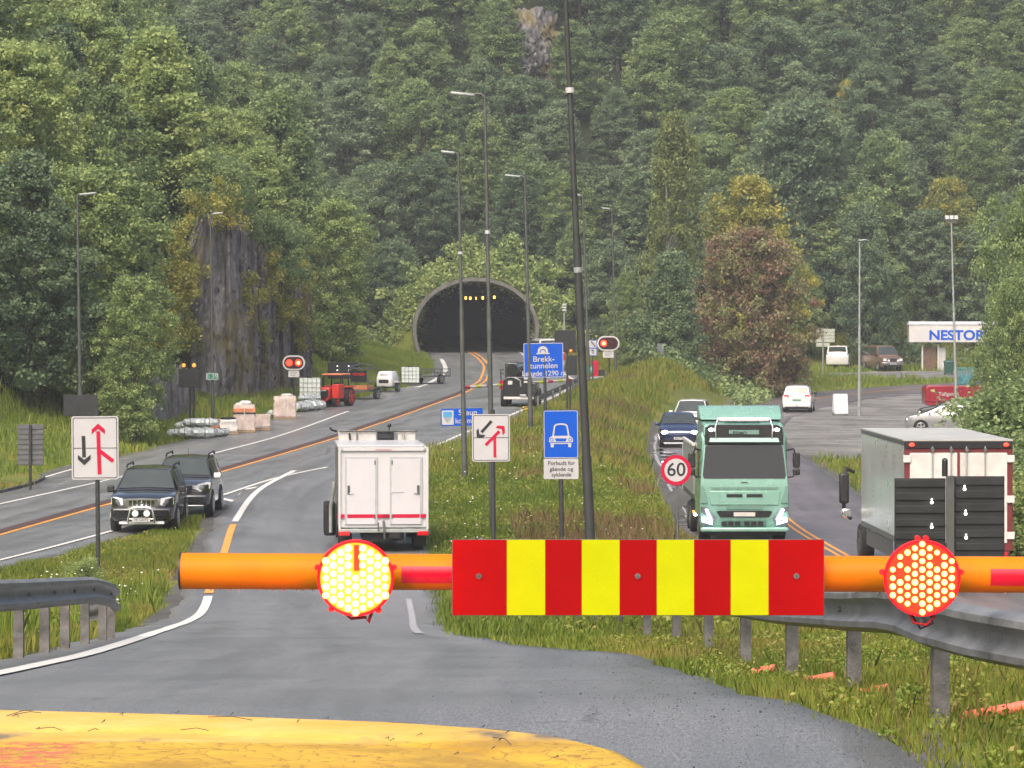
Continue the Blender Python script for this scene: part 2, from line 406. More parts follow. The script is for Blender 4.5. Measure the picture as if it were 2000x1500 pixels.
def ribbon(name, rows, matname, dz, parent=None, skirt=.2, zfn=None):
    """rows: for each step along, a list of (x, y) across; laid on the land, with UV in metres"""
    n = len(rows[0]); vs = []; uv = []; along = 0; prev = None
    for r in rows:
        mid = r[n//2]
        if prev: along += math.hypot(mid[0]-prev[0], mid[1]-prev[1])
        prev = mid; acc = 0
        for k, (x, y) in enumerate(r):
            if k: acc += math.hypot(x-r[k-1][0], y-r[k-1][1])
            vs.append((x, y)); uv.append((acc, along))
    xy = np.array(vs); z = (ground_rel(xy[:, 0], xy[:, 1])+np.where(xy[:, 1] < 262, hill_road(xy[:, 0], xy[:, 1]), 0)+CZ)+dz
    v3 = np.column_stack([xy, z]).tolist(); m = len(rows)
    fs = [(i*n+j, i*n+j+1, (i+1)*n+j+1, (i+1)*n+j) for i in range(m-1) for j in range(n-1)]
    if skirt:
        o = len(v3)
        for i in range(m):
            for j in (0, n-1):
                x, y, zz = v3[i*n+j]; v3.append((x, y, zz-skirt)); uv.append(uv[i*n+j])
        for i in range(m-1):
            fs.append((i*n, (i+1)*n, o+2*(i+1), o+2*i)); fs.append((i*n+n-1, o+2*i+1, o+2*i+3, (i+1)*n+n-1))
    me = bpy.data.meshes.new(name); me.from_pydata(v3, [], fs); me.materials.append(M(matname))
    ul = me.uv_layers.new(name='UVMap'); li = np.empty(len(me.loops), np.int32); me.loops.foreach_get('vertex_index', li)
    ul.data.foreach_set('uv', np.array(uv, np.float32)[li].ravel()); me.update(); me.shade_smooth()
    o = bpy.data.objects.new(name, me); C.objects.link(o); o.parent = parent; return o
def hill_road(x, y):
    return np.minimum(hill(x, y), .25)*0
def rows_between(fl, fr, ys, step=.7):
    out = []
    wmax = max(float(fr(y)-fl(y)) for y in ys); n = max(2, int(wmax/step)+1)
    for y in ys:
        a, b = float(fl(y)), float(fr(y)); out.append([(a+(b-a)*k/n, float(y)) for k in range(n+1)])
    return out
ysm = np.concatenate([np.arange(58, 270, 1.0), np.arange(270, 340, 2.0)])
jit = lambda s, a: (lambda y: a*math.sin(y*.83+s)+a*.7*math.sin(y*2.3+2*s))
def ragged(f, s, a=.07):
    j = jit(s, a); return lambda y: f(y)+j(float(y))
struct(ribbon('main_road', rows_between(ragged(X_bay, 1, .12), ragged(lambda y: X_rgt(y)+.8, 2), ysm), 'asphalt_main', .03))
yss = np.arange(-12, 139, .8)
def sl_right(y): return np.minimum(R_right(y), 5)
struct(ribbon('slip_road', rows_between(ragged(lambda y: R_left(y)-.6, 3), ragged(sl_right, 4), yss, .5), 'asphalt_slip', .045))
def side_rows(o0, o1, n, c=side_c):
    rows = []
    for i in range(len(c)):
        p = c[i]; d = c[min(i+1, len(c)-1)]-c[max(i-1, 0)]; d = d/np.linalg.norm(d); nrm = np.array([d[1], -d[0]])
        rows.append([tuple(p+nrm*(o0+(o1-o0)*k/n)) for k in range(n+1)])
    return rows
struct(ribbon('side_road', side_rows(-3.4, 3.4, 10), 'asphalt_side', .03))

# painted markings
def marking(name, col, wear=.35):
    m, t, b = _new(name); tc = N(t, 'ShaderNodeTexCoord')
    n = noise(t, 9, 6, .75, vec=tc.outputs['Object'])
    r = ramp(t, n.outputs[0], [(.34, tuple(c*.45 for c in col)), (.34+wear*.3, col)])
    t.links.new(r.outputs[0], b.inputs['Base Color']); b.inputs['Roughness'].default_value = .5
    MATS[name] = m
marking('line_white', (.62, .61, .57)); marking('line_orange', (.72, .3, .04)); marking('rumble_brown', (.075, .035, .025), .6)
marking('line_faint', (.36, .36, .36), .8)
def line(name, f, y0, y1, off, w, m, dz, step=.8, dash=None):
    if dash:
        y = y0
        parts = []
        while y < y1: parts.append((y, min(y+dash[0], y1))); y += dash[0]+dash[1]
    else: parts = [(y0, y1)]
    allrows = []
    out = None
    for a, b in parts:
        ys = np.arange(a, b+.01, min(step, (b-a)/2)); rows = []
        for y in ys:
            x = float(f(y))+off; dx = float(f(y+.2)-f(y-.2))/.4; k = math.hypot(1, dx); rows.append([(x-w/2*k, float(y)), (x+w/2*k, float(y))])
        o = ribbon(name, rows, m, dz, skirt=0); struct(o)
line('edge_line_white', X_rgt, 60, 126, 0, .15, 'line_white', .052)
line('edge_line_white', X_rgt, 134, 285, 0, .15, 'line_white', .04)
line('edge_line_white', X_lft, 60, 172, 0, .15, 'line_white', .04)
line('edge_line_white', lambda y: X_bay(y)+.75, 100, 128, 0, .14, 'line_white', .04)
line('edge_line_white', lambda y: X_bay(y)+.75, 130, 200, 0, .13, 'line_faint', .04, dash=(2, 4))
line('edge_line_white', lambda y: X_bay(y)+.9, 204, 262, 0, .3, 'line_white', .04)
line('centre_line_orange', X_mid, 60, 285, .2, .15, 'line_orange', .04)
line('rumble_strip', X_mid, 60, 205, -.13, .42, 'rumble_brown', .04)
line('centre_line_orange', X_mid, 205, 285, -.2, .15, 'line_orange', .04)
line('slip_line_white', R_left, -8, 75, 0, .2, 'line_white', .06, .5)
line('slip_line_orange', R_left, 76, 99, 0, .2, 'line_orange', .06)
line('slip_line_white', R_left, 99.4, 124, 0, .2, 'line_white', .06)
line('slip_line_white', lambda y: R_right(y)-.65, 47, 74, 0, .13, 'line_faint', .06, .5)
# hatching in the nose between slip road and main road
for k, y in enumerate((107.5, 110.2, 113.0)):
    xa = float(R_left(y))-.5; xb = float(X_rgt(y+1.2))+.4
    struct(ribbon('hatch_bar', [[(xa, y), (xa, y+.8)], [((xa+xb)/2, y+.5), ((xa+xb)/2, y+1.3)], [(xb, y+1.0), (xb, y+1.8)]], 'line_white', .056, skirt=0))
i0 = [i for i, p in enumerate(side_c) if p[1] > 70][0]
segs = [(84, 117, 'line_orange', .1, -.12), (84, 117, 'line_orange', .1, .12), (133, 147, 'line_faint', .12, 0), (160, 168, 'line_faint', .12, 0), (222, 229, 'line_orange', .13, 0), (231.5, 236.5, 'line_orange', .13, 0), (238.2, 244, 'line_orange', .13, 0), (246, 250, 'line_orange', .13, 0), (252.5, 257, 'line_orange', .13, 0)]
for a_, b_, m_, w_, o_ in segs:
    c = np.array([p for p in side_c if a_-1 < p[1] < b_+1])
    if len(c) > 2: struct(ribbon('centre_line_dash', side_rows(o_-w_/2, o_+w_/2, 1, c), m_, .04, skirt=0))
struct(ribbon('edge_line_white', side_rows(-3.05, -2.93, 1, np.array([p for p in side_c if 72 < p[1] < 190])), 'line_faint', .04, skirt=0))
# puddles along the edge of the side road
mat('puddle_water', (.05, .05, .05), .02, 0, 0)
rp_ = random.Random(3)
for k in range(16):
    yc = 98+k*3.6+rp_.uniform(-1, 1); xc = float(np.interp(yc, side_c[:, 1], side_c[:, 0]))-2.75+rp_.uniform(-.25, .25); a_, b_ = rp_.uniform(.18, .42), rp_.uniform(.7, 1.9)
    pm = MB(); ring = [(xc+a_*math.cos(q*.393)*(1+.3*math.sin(3*q+k)), yc+b_*math.sin(q*.393)*(1+.25*math.sin(2*q+k))) for q in range(16)]
    pm.add([(x, y, float(ground_rel(np.array([x]), np.array([y]))[0])+CZ+.036) for x, y in ring], [tuple(range(16))], 'puddle_water'); struct(pm.build('puddle'))
# grass islet with its kerb beside the main road
islet = MB(); pts = []
for k in range(28):
    a = 2*math.pi*k/28; y = 113.5+7.2*math.sin(a); x = float(X_lft(y))-2.9+1.25*math.cos(a)-.05*(y-113); pts.append((x, y))
lo = [(x, y, gz(x, y)-.1) for x, y in pts]; hi = [(x, y, gz(x, y)+.13) for x, y in pts]
cx = sum(p[0] for p in pts)/28; cy = sum(p[1] for p in pts)/28
inn = [(cx+(x-cx)*.9, cy+(y-cy)*.97, z+.0) for (x, y, z) in hi]
islet.loft([lo, hi, inn], 'road_shoulder', caps=False)
islet.add(inn+[(cx, cy, gz(cx, cy)+.28)], [(i, (i+1) % 28, 28) for i in range(28)], 'turf')
struct(islet.build('grass_islet'))
# stones on the near tarmac
mat('grit', (.05, .05, .05), .8); rs = random.Random(5); st = MB()
for k in range(900):
    y = rs.uniform(15, 34); x = float(R_right(y))-abs(rs.gauss(0, .8))-.02; r = rs.uniform(.002, .005)*(2.2 if rs.random() < .02 else 1)
    z = float(ground_rel(np.array([x]), np.array([y]))[0])+CZ+.045
    st.sphere((x, y, z+r*.3), r, 'grit', 5, 3)
struct(st.build('loose_grit'), 'stuff')

# tunnel portal
mat('concrete', (.12, .118, .11), .85, 0, .35, 1.2, .4, 14)
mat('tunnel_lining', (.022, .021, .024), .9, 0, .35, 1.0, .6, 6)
PZ = -7.9+.0145*PORTAL_Y+CZ
def arch(off, n=36):
    out = []
    for k in range(n+1):
        a = rad(-26)+(math.pi+2*rad(26))*k/n
        s = math.sin(a); out.append(((4.95+off)*math.cos(a), 2.1+(3.95+off if s > 0 else 5.1)*s))
    return out
pt = thing('tunnel_portal', 'dark arched road tunnel mouth with a grey concrete rim under green creepers', 'tunnel', (PORTAL_X, PORTAL_Y, PZ), rad(4))
m = MB(); A0, A1 = arch(0), arch(.3)
m.loft([[(x, -.9, z) for x, z in A1], [(x, -.9, z) for x, z in A0], [(x, 1.2, z) for x, z in A0], [(x, 1.2, z) for x, z in A1], [(x, -.9, z) for x, z in A1]], 'concrete', caps=False, closed=False)
m.build('rim', pt, smooth=30)
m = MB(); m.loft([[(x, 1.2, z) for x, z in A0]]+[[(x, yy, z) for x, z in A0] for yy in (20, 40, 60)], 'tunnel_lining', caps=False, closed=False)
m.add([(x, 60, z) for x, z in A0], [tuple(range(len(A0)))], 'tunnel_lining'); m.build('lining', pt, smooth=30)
glow('amber_lamp', (1.0, .5, .08), 2.2)
for k, x in enumerate((-1.05, -.68, -.3, .18, .75, 1.3, 1.72)):
    m = MB(); w = .09 if k == 3 else .22
    m.box((x, 2.2, 4.62+.06*abs(x)), (w, .08, .3), 'board_black'); m.box((x, 2.15, 4.62+.06*abs(x)), (w*.8, .02, .24), 'amber_lamp'); m.build('lane_lamp', pt)
m = MB(); m.cyl((-2.1, 2.25, 5.0), (2.1, 2.25, 4.95), .03, 'pole_dark'); m.build('lamp_rail', pt)

# rock
def rockmat(name, cols, sx=.6, sz=.12):
    mm, t, b = _new(name); tc = N(t, 'ShaderNodeTexCoord')
    mp = N(t, 'ShaderNodeMapping'); mp.inputs['Scale'].default_value = (sx, sx, sz); t.links.new(tc.outputs['Object'], mp.inputs[0])
    n1 = noise(t, 3.2, 7, .68, vec=mp.outputs[0]); n2 = noise(t, .32, 4, .6, vec=tc.outputs['Object']); n3 = noise(t, 9, 5, .7, vec=mp.outputs[0])
    r1 = ramp(t, n1.outputs[0], [(.3, cols[0]), (.5, cols[1]), (.68, cols[2])]); r2 = ramp(t, n2.outputs[0], [(.5, 0), (.62, 1)])
    mx = N(t, 'ShaderNodeMixRGB'); t.links.new(r2.outputs[0], mx.inputs[0]); t.links.new(r1.outputs[0], mx.inputs[1]); mx.inputs[2].default_value = (*cols[3], 1)
    t.links.new(mx.outputs[0], b.inputs['Base Color']); b.inputs['Roughness'].default_value = .75
    bp = N(t, 'ShaderNodeBump'); bp.inputs['Strength'].default_value = 1; bp.inputs['Distance'].default_value = .25
    t.links.new(n3.outputs[0], bp.inputs['Height']); t.links.new(bp.outputs[0], b.inputs['Normal']); MATS[name] = mm
rockmat('cliff_rock', [(.035, .034, .038), (.14, .134, .138), (.3, .29, .3), (.17, .14, .05)])
rockmat('pale_rock', [(.05, .05, .055), (.16, .16, .165), (.38, .38, .38), (.1, .1, .09)], .5, .3)
def cliff(name, base, tops, back, matname, seed=0, nz=54, amp=.9):
    """base: list of (x, y) along the foot, tops: heights at the same stations"""
    base = np.array(base, float); L = np.concatenate([[0], np.cumsum(np.hypot(*np.diff(base, axis=0).T))])
    s = np.arange(0, L[-1], .22); bx = np.interp(s, L, base[:, 0]); by = np.interp(s, L, base[:, 1]); th = np.interp(s, L, tops)
    rg = np.random.RandomState(seed); col = np.cumsum(rg.randn(len(s))*.5); col = col-np.convolve(col, np.ones(9)/9, 'same')
    th = th+np.clip(col, -1, 1)*.35+rg.randn(len(s))*.12
    nx_, ny_ = .22, -.975
    rows = []
    for k in range(nz+5):
        u = min(1, k/nz); z = gzv(bx, by)-.6+u*(th+.6)
        d = -u*1.1+amp*(.55*np.clip(col, -1.1, 1.1)+.4*vnoise(s*1.1+30, z*.35+seed, 1.2, seed)+.35*vnoise(s*.35, z*.5, 1.1, seed+4)+.09*rg.randn(len(s))+.16*vnoise(s*3.3, z*.9, 1.0, seed+7))
        if k > nz: d = d-(k-nz)*back/4; z = z-.35*(k-nz)
        rows.append(np.column_stack([bx+nx_*d, by+ny_*d, z]))
    v = np.concatenate(rows); w = len(s); f = [(i*w+j, i*w+j+1, (i+1)*w+j+1, (i+1)*w+j) for i in range(len(rows)-1) for j in range(w-1)]
    o = np_obj(name, v, np.array(f), [matname], smooth=False); return struct(o)
def gzv(x, y): return ground(np.asarray(x), np.asarray(y))
def PX(px, d): return ((px-1000)*d/F, d)
cliff('rock_cliff', [PX(362, 174), PX(375, 168), PX(400, 168.5), PX(450, 171), PX(490, 175), PX(530, 181), PX(570, 187), PX(606, 192), PX(612, 198)],
      [3.5, 7.4, 9.3, 9.7, 8.6, 7.4, 7.0, 6.6, 4], 6, 'cliff_rock', 2)
cliff('rock_cliff', [PX(283, 152), PX(300, 151), PX(330, 153), PX(368, 158), PX(385, 163)], [1.0, 2.0, 2.5, 2.2, 1.0], 4, 'cliff_rock', 7, 20, .5)
# bare rock high on the hillside
def rock_mass(name, x, y, z, sx, sy, sz, matname, seed, n=34):
    v, f = [], []
    rg = np.random.RandomState(seed)
    for i in range(n):
        for j in range(n):
            u = i/(n-1)*2-1; w = j/(n-1)*2-1
            dep = math.sqrt(max(0, 1-.55*u*u-.45*w*w)); k = .6*float(vnoise(np.array(u*3), np.array(w*3), .7, seed))+.25*rg.randn()
            v.append((x+u*sx*(1+.1*rg.randn()), y-dep*sy-.6*k, z+w*sz+.12*rg.randn()))
    f = [(i*n+j, i*n+j+1, (i+1)*n+j+1, (i+1)*n+j) for i in range(n-1) for j in range(n-1)]
    return struct(np_obj(name, np.array(v), np.array(f), [matname], smooth=False))
rock_mass('rock_outcrop', 34*322/F, 327, CZ+490*322/F, 2.6, 4.5, 4.8, 'cliff_rock', 4)
rock_mass('rock_outcrop', 22*320/F, 323.6, CZ+490*320/F-.6, 1.3, 2.2, 2.4, 'pale_rock', 6)
# ------------------------------------------------------------------ trees, shrubs, grass
def foliage(name, stops, trans=.42, hue=.12):
    m = bpy.data.materials.new(name); m.use_nodes = True; t = m.node_tree; b = t.nodes['Principled BSDF']; out = t.nodes['Material Output']
    at_ = N(t, 'ShaderNodeAttribute', attribute_name='tint'); oi = N(t, 'ShaderNodeObjectInfo')
    ad = N(t, 'ShaderNodeMath', operation='MULTIPLY_ADD'); t.links.new(oi.outputs['Random'], ad.inputs[0]); ad.inputs[1].default_value = hue*2; ad.inputs[2].default_value = -hue
    s = N(t, 'ShaderNodeMath', operation='ADD'); t.links.new(at_.outputs['Fac'], s.inputs[0]); t.links.new(ad.outputs[0], s.inputs[1])
    r = ramp(t, s.outputs[0], stops); t.links.new(r.outputs[0], b.inputs['Base Color'])
    b.inputs['Roughness'].default_value = .5; b.inputs['Specular IOR Level'].default_value = .3
    tr = N(t, 'ShaderNodeBsdfTranslucent'); t.links.new(r.outputs[0], tr.inputs[0])
    mx = N(t, 'ShaderNodeMixShader', i_0=trans); t.links.new(b.outputs[0], mx.inputs[1]); t.links.new(tr.outputs[0], mx.inputs[2]); t.links.new(mx.outputs[0], out.inputs[0])
    MATS[name] = m; return m
foliage('leaf_green', [(.1, (0.103, 0.166, 0.068)), (.5, (0.206, 0.290, 0.120)), (.9, (0.353, 0.430, 0.171))])
foliage('leaf_light', [(.1, (0.162, 0.232, 0.088)), (.5, (0.296, 0.388, 0.133)), (.9, (0.457, 0.515, 0.192))])
foliage('leaf_light2', [(.1, (0.123, 0.184, 0.076)), (.5, (0.230, 0.316, 0.118)), (.9, (0.384, 0.457, 0.168))])
foliage('leaf_dark', [(.1, (0.078, 0.130, 0.075)), (.5, (0.156, 0.231, 0.123)), (.9, (0.265, 0.332, 0.164))])
foliage('leaf_grey', [(.1, (0.112, 0.164, 0.094)), (.5, (0.203, 0.275, 0.149)), (.9, (0.292, 0.364, 0.202))])
foliage('leaf_yellow', [(.1, (0.145, 0.194, 0.053)), (.5, (0.324, 0.324, 0.079)), (.9, (0.551, 0.486, 0.105))])
foliage('leaf_reddish', [(.1, (.2, .13, .09)), (.34, (.32, .2, .125)), (.48, (.25, .25, .11)), (.9, (.36, .4, .17))])  # reddish brown tones running over into green
foliage('leaf_birch', [(.1, (0.146, 0.187, 0.067)), (.5, (0.260, 0.312, 0.112)), (.9, (0.395, 0.416, 0.157))])
foliage('grass_blade', [(.0, (0.087, 0.137, 0.017)), (.35, (0.166, 0.216, 0.028)), (.6, (0.262, 0.245, 0.050)), (.8, (0.350, 0.245, 0.085)), (1, (0.280, 0.144, 0.071))], .3, 0)
foliage('grass_bright', [(.0, (0.107, 0.176, 0.021)), (.5, (0.199, 0.257, 0.036)), (.8, (0.306, 0.284, 0.071)), (1, (0.367, 0.270, 0.114))], .3, 0)
foliage('weed_brown', [(.0, (0.102, 0.080, 0.038)), (.5, (0.187, 0.120, 0.060)), (1, (0.255, 0.176, 0.090))], .2, 0)
mat('bark', (.06, .052, .045), .9, 0, .4, 6, .5, 30)
mat('birch_bark', (.3, .29, .27), .8, 0, .4, 5, .3, 20)

def leaf_mesh(name, cen, rad_, cnt, size, rng, matname, up=.25, droop=0, shell=.5, aspect=.62, parent=None, tint_bias=0):
    """leaf-sized faces spread through clumps: cen (k,3), rad_ (k,3)"""
    cen = np.asarray(cen, float); rad_ = np.asarray(rad_, float); k = len(cen); tot = k*cnt
    ci = np.repeat(np.arange(k), cnt)
    d = rng.normal(size=(tot, 3)); d /= np.linalg.norm(d, axis=1)[:, None]
    rr = shell+(1-shell)*rng.random(tot)**.6
    rr *= 1+.6*np.abs(rng.normal(size=tot))*(rng.random(tot) < .4)
    p = cen[ci]+d*rad_[ci]*rr[:, None]
    nrm = d*.4+np.array([0, -.12, 0])*0+rng.normal(size=(tot, 3))*.6; nrm[:, 2] += up; nrm /= np.linalg.norm(nrm, axis=1)[:, None]
    t1 = np.cross(nrm, rng.normal(size=(tot, 3)))
    if droop: t1 = t1*(1-droop)+np.array([0, 0, -1.0])*droop
    t1 -= nrm*np.sum(t1*nrm, 1)[:, None]; t1 /= np.linalg.norm(t1, axis=1)[:, None]; t2 = np.cross(nrm, t1)
    s = size*(.55+.9*rng.random(tot))[:, None]
    bend = nrm*s*.12
    q = np.stack([p-t1*s*.5-bend, p+t2*s*.5*aspect+bend*.5, p+t1*s*.5-bend, p-t2*s*.5*aspect+bend*.5], 1).reshape(-1, 3)
    f = np.arange(tot*4).reshape(-1, 4)
    ct = rng.normal(size=k)*.17; tint = np.clip(.5+tint_bias+ct[ci]+rng.normal(size=tot)*.14, 0, 1)
    o = np_obj(name, q, f, [matname], smooth=False, parent=parent)
    at_ = o.data.attributes.new('tint', 'FLOAT', 'POINT'); at_.data.foreach_set('value', np.repeat(tint, 4).astype(np.float32))
    return o
def crown_clumps(rng, H, R, base, n, shape):
    """clump centres on the limbs of a crown; shape gives the half width at a height 0..1 of the crown"""
    cs, rs_ = [], []
    lob = rng.random(6)*2*np.pi; lam = .12+.16*rng.random(6)
    while len(cs) < n:
        u = rng.random(); a = rng.random()*2*np.pi
        w = R*shape(u)*(1+sum(lam[i]*np.cos((i+1)*a+lob[i]+u*4) for i in range(3)))
        r = w*np.sqrt(.12+.88*rng.random())*.86
        z = base+u*(H-base)
        cr = (.2+.34*rng.random()**1.5)*(.55+.45*R/3.2)*(1 if n > 100 else 1.6)
        cs.append((r*np.cos(a), r*np.sin(a), z)); e1, e2 = rng.uniform(.75, 1.45, 2); rs_.append((cr*e1, cr*e2, cr*rng.uniform(.6, 1.15)))
    return np.array(cs), np.array(rs_)
TREES = {}
def tree_model(key, H, R, base, n, cnt, size, shape, matname, bark='bark', seed=0, droop=0, up=.25, name='deciduous_tree', limbs=9, el=1.0):
    rng = np.random.default_rng(seed)
    root = bpy.data.objects.new(name, None); C.objects.link(root)
    cs, rs_ = crown_clumps(rng, H, R, base, n, shape)
    if el != 1: rs_[:, 2] *= el
    leaf_mesh('crown', cs, rs_, cnt, size, rng, matname, up, droop, parent=root)
    m = MB(); r0 = .011*H+.04; top = H*.86
    pts = [Vector((.25*math.sin(i*1.1+seed), .25*math.cos(i*.9+seed), top*i/6)) for i in range(7)]
    pts[0].z = -1.0
    m.tube(pts, [r0*(1-.13*i) for i in range(7)], bark, 7)
    for k in range(limbs):
        c = cs[int(k*len(cs)/limbs)]; t = min(.8, max(.2, (c[2]-1.2)/top*.75)); i = int(t*6); p = pts[i].lerp(pts[min(6, i+1)], t*6-i)
        m.tube([p, p.lerp(Vector(c), .5)+Vector((0, 0, .25)), Vector(c)], [r0*.4, r0*.25, r0*.1], bark, 5)
    m.build('trunk', root, smooth=60)
    TREES[key] = [root, H, False]; return root
dome_s = lambda u: (max(0, 1-(abs(u-.38)/.64)**2.3))**.55
tall_s = lambda u: (max(0, 1-(abs(u-.35)/.67)**1.7))**.75
cone_s = lambda u: .25+.75*max(0, 1-u)**.8 if u > .15 else .6+2*u
full_s = lambda u: (max(0, 1-(abs(u-.3)/.72)**2.6))**.5
tree_model('g0', 12, 3.3, 1.5, 300, 150, .19, dome_s, 'leaf_green', seed=1)
tree_model('g1', 13, 3.0, 1.5, 300, 150, .19, tall_s, 'leaf_green', seed=2)
tree_model('g2', 11, 3.7, 1.0, 310, 150, .19, full_s, 'leaf_dark', seed=3)
tree_model('d0', 13, 3.2, 1.5, 300, 150, .19, tall_s, 'leaf_dark', seed=4)
tree_model('y0', 12, 3.2, 1.2, 300, 150, .19, dome_s, 'leaf_grey', seed=5)
tree_model('y1', 13, 2.9, 1.2, 300, 150, .19, tall_s, 'leaf_grey', seed=6)
tree_model('l0', 12, 3.0, .8, 330, 150, .16, full_s, 'leaf_light', seed=7)
tree_model('l1', 13, 3.2, 1.0, 340, 150, .16, tall_s, 'leaf_light', seed=8)
tree_model('l2', 12, 3.1, .8, 330, 150, .16, dome_s, 'leaf_light2', seed=9)
tree_model('birch', 18, 2.7, 2.0, 300, 110, .19, tall_s, 'leaf_birch', 'birch_bark', 10, droop=.75, up=.1, name='birch_tree', el=1.7)
tree_model('copper', 11, 4.6, .3, 380, 125, .21, full_s, 'leaf_reddish', seed=11, name='reddish_tree')
tree_model('yellow', 11, 3.4, 1.0, 300, 120, .2, dome_s, 'leaf_yellow', seed=12, name='yellowing_tree')
tree_model('bushd', 8, 3.0, 0, 300, 120, .19, cone_s, 'leaf_dark', seed=13, name='rowan_tree')
tree_model('willow', 12, 4.0, .3, 360, 150, .16, full_s, 'leaf_green', seed=14, droop=.6, up=.1, name='willow_tree', el=1.4)
tree_model('shrub', 3, 1.9, .0, 40, 420, .12, full_s, 'leaf_green', seed=15, name='shrub', limbs=4)
tree_model('shrubl', 2.6, 1.6, .0, 36, 420, .11, full_s, 'leaf_light', seed=16, name='shrub', limbs=4)
def plant(key, x, y, h, label=None, cat='tree', group=None, wid=1.0, rz=None, z=None):
    root, H, used = TREES[key]
    if used: root = copy_tree(root)
    else: TREES[key][2] = True
    s = h/H; root.location = (x, y, gz(x, y)-.1 if z is None else z); root.scale = (s*wid, s*wid, s)
    root.rotation_euler.z = random.uniform(0, 6.28) if rz is None else rz
    tag(root, label, cat, group); return root
random.seed(11)
def plant_px(key, px, top, d, label, wid=1.0, cat='tree', group=None, rz=None):
    """a tree at depth d whose top shows at (px, top) from the camera's standpoint"""
    p = at(px, d); h = CZ+(HORIZON-top)*d/F-p.z
    return plant(key, p.x, p.y, h, label, cat, group, wid, rz)
# trees that stand out one by one
ONES = [
 ('birch', 1312, 222, 240, 'tall pale birch with drooping branches, above the dark bushy tree beside the tunnel road', 1.05),
 ('bushd', 1312, 492, 222, 'dark green bushy tree at the foot of the tall pale birch', 1.0),
 ('copper', 1464, 448, 231, 'reddish brown broad tree on the grassy mound', .93),
 ('yellow', 1462, 352, 247, 'round yellow-topped tree directly behind the reddish brown tree', .9),
 ('g0', 1572, 520, 293, 'low green tree between the reddish brown tree and the direction sign', .9),
 ('g1', 1168, 205, 318, 'tall grey-green tree on the hillside, seen just beside the upper thick dark pole', 1.3),
 ('y0', 1182, 325, 301, 'pale grey-green tree on the hillside over the top of the slim street lamp', 1.3),
 ('g2', 1018, 150, 311, 'rounded green tree directly below the bare rock', 1.25),
 ('d0', 955, 130, 315, 'dark tree on the hillside behind the top of the tall long-armed street lamp', 1.2),
 ('g1', 1125, 430, 291, 'grey-green tree standing right beside the tunnel rim, behind the thick dark pole', 1.2),
 ('y0', 1190, 470, 287, 'pale tree between the tunnel and the mound, behind the slim street lamp', 1.25),
 ('d0', 1085, 400, 296, 'dark tree on the slope directly over the shoulder of the tunnel arch', 1.2),
 ('g2', 770, 470, 290, 'green tree on the slope beside the tunnel arch, above the grassy bank', 1.15),
 ('l2', 1225, 530, 238, 'small olive green tree between the tunnel and the dark bushy tree', .7),
 ('g2', 1545, 205, 300, 'broad rounded green tree high behind the yellow-topped tree', 1.05),
 ('yellow', 1655, 158, 322, 'yellow-crowned tree rising behind the broad rounded green trees', .6),
 ('g0', 1720, 262, 305, 'wide green tree behind the street lamp pole near the parked vans', 1.0),
 ('d0', 1690, 400, 292, 'dark tree behind the parked brown van', .9),
 ('yellow', 1850, 352, 302, 'tree with yellow-green leaves behind the floodlight mast', .85),
 ('y0', 1390, 400, 262, 'grey-green tree behind the pale birch and the yellow-topped tree', 1.2),
 ('l0', 1760, 560, 298, 'light green young tree between brown van and the white canopy', .8),
 ('willow', 2016, 372, 150, 'large drooping green tree partly hiding the white canopy sign', .8),
 ('willow', 1984, 545, 146, 'lower drooping tree overhanging the red van', .75),
 ('l1', 300, 62, 178, 'tall light green tree with rounded top rising above the rock cliff slope', 1.25),
 ('l0', 455, 250, 205, 'pale green tree high above the rock cliff', .95),
 ('l0', 655, 395, 214, 'broad light green tree just behind the rock cliff', 1.1),
 ('d0', 60, 300, 142, 'big dark green tree above the grey back of a road sign', 1.1),
 ('l2', 180, 330, 146, 'bushy tree overhanging the dark road sign and lamp pole', 1.15),
 ('l2', 258, 540, 141, 'lower green tree beside the amber-lamped dark sign', 1.0),
]
for key, px, top, d, lab, w in ONES: plant_px(key, px, top, d, lab, w)
for px, d, z0, h, lab in ((425, 176, 8.6, 3.2, 'pale bush growing on top of the rock cliff'), (520, 184, 6.0, 3.0, 'leafy bush on the lower shoulder of the rock cliff'), (470, 180, 7.6, 4.4, 'slender young tree on the cliff top between two bushes')):
    x, y = PX(px, d); plant('l2' if h > 4 else 'shrub', x, y, h, lab, 'tree' if h > 4 else 'shrub', None, 1.15, z=gz(x, y)+z0)
# the wood on the slopes: many trees alike
taken = []
def scatter(n, xr, yr, ok, gap, keys, hr, label, group, tries=9000, wr=(.95, 1.3)):
    k = 0; made = 0
    while k < tries and made < n:
        k += 1; y = random.uniform(*yr); x = random.uniform(*xr)
        if abs(x) > 1000*y/F*1.12+3 or not ok(x, y): continue
        if any((x-a)**2+(y-b)**2 < gap*gap for a, b in taken): continue
        taken.append((x, y)); made += 1
        key = random.choices([q[0] for q in keys], [q[1] for q in keys])[0]
        plant(key, x, y, random.uniform(*hr), label, 'tree', group, random.uniform(*wr))
    return made
def cliff_front(x, y):
    px = 1000+x*F/y
    return 360 < px < 625 and y < 196 and x > -19
def left_ok(x, y):
    off = float(X_bay(y))-x; px = 1000+x*F/y
    if off < (8.5 if y < 200 else 7.5+.055*(y-200)) or cliff_front(x, y): return False
    if px > 610 and off < 9.5: return False
    return True
def back_ok(x, y):
    u = x-(PORTAL_X-.07*(y-PORTAL_Y)); foot = 286+max(0, min(60, x-6))*.25
    if y < foot+3: return False
    if abs(u) < 8.5 and y < 294: return False
    px = 1000+x*F/y
    z = gz(x, y); py = 600-(z+6-CZ)*F/y
    if 978 < px < 1082 and 303 < y < 340: return False
    return True
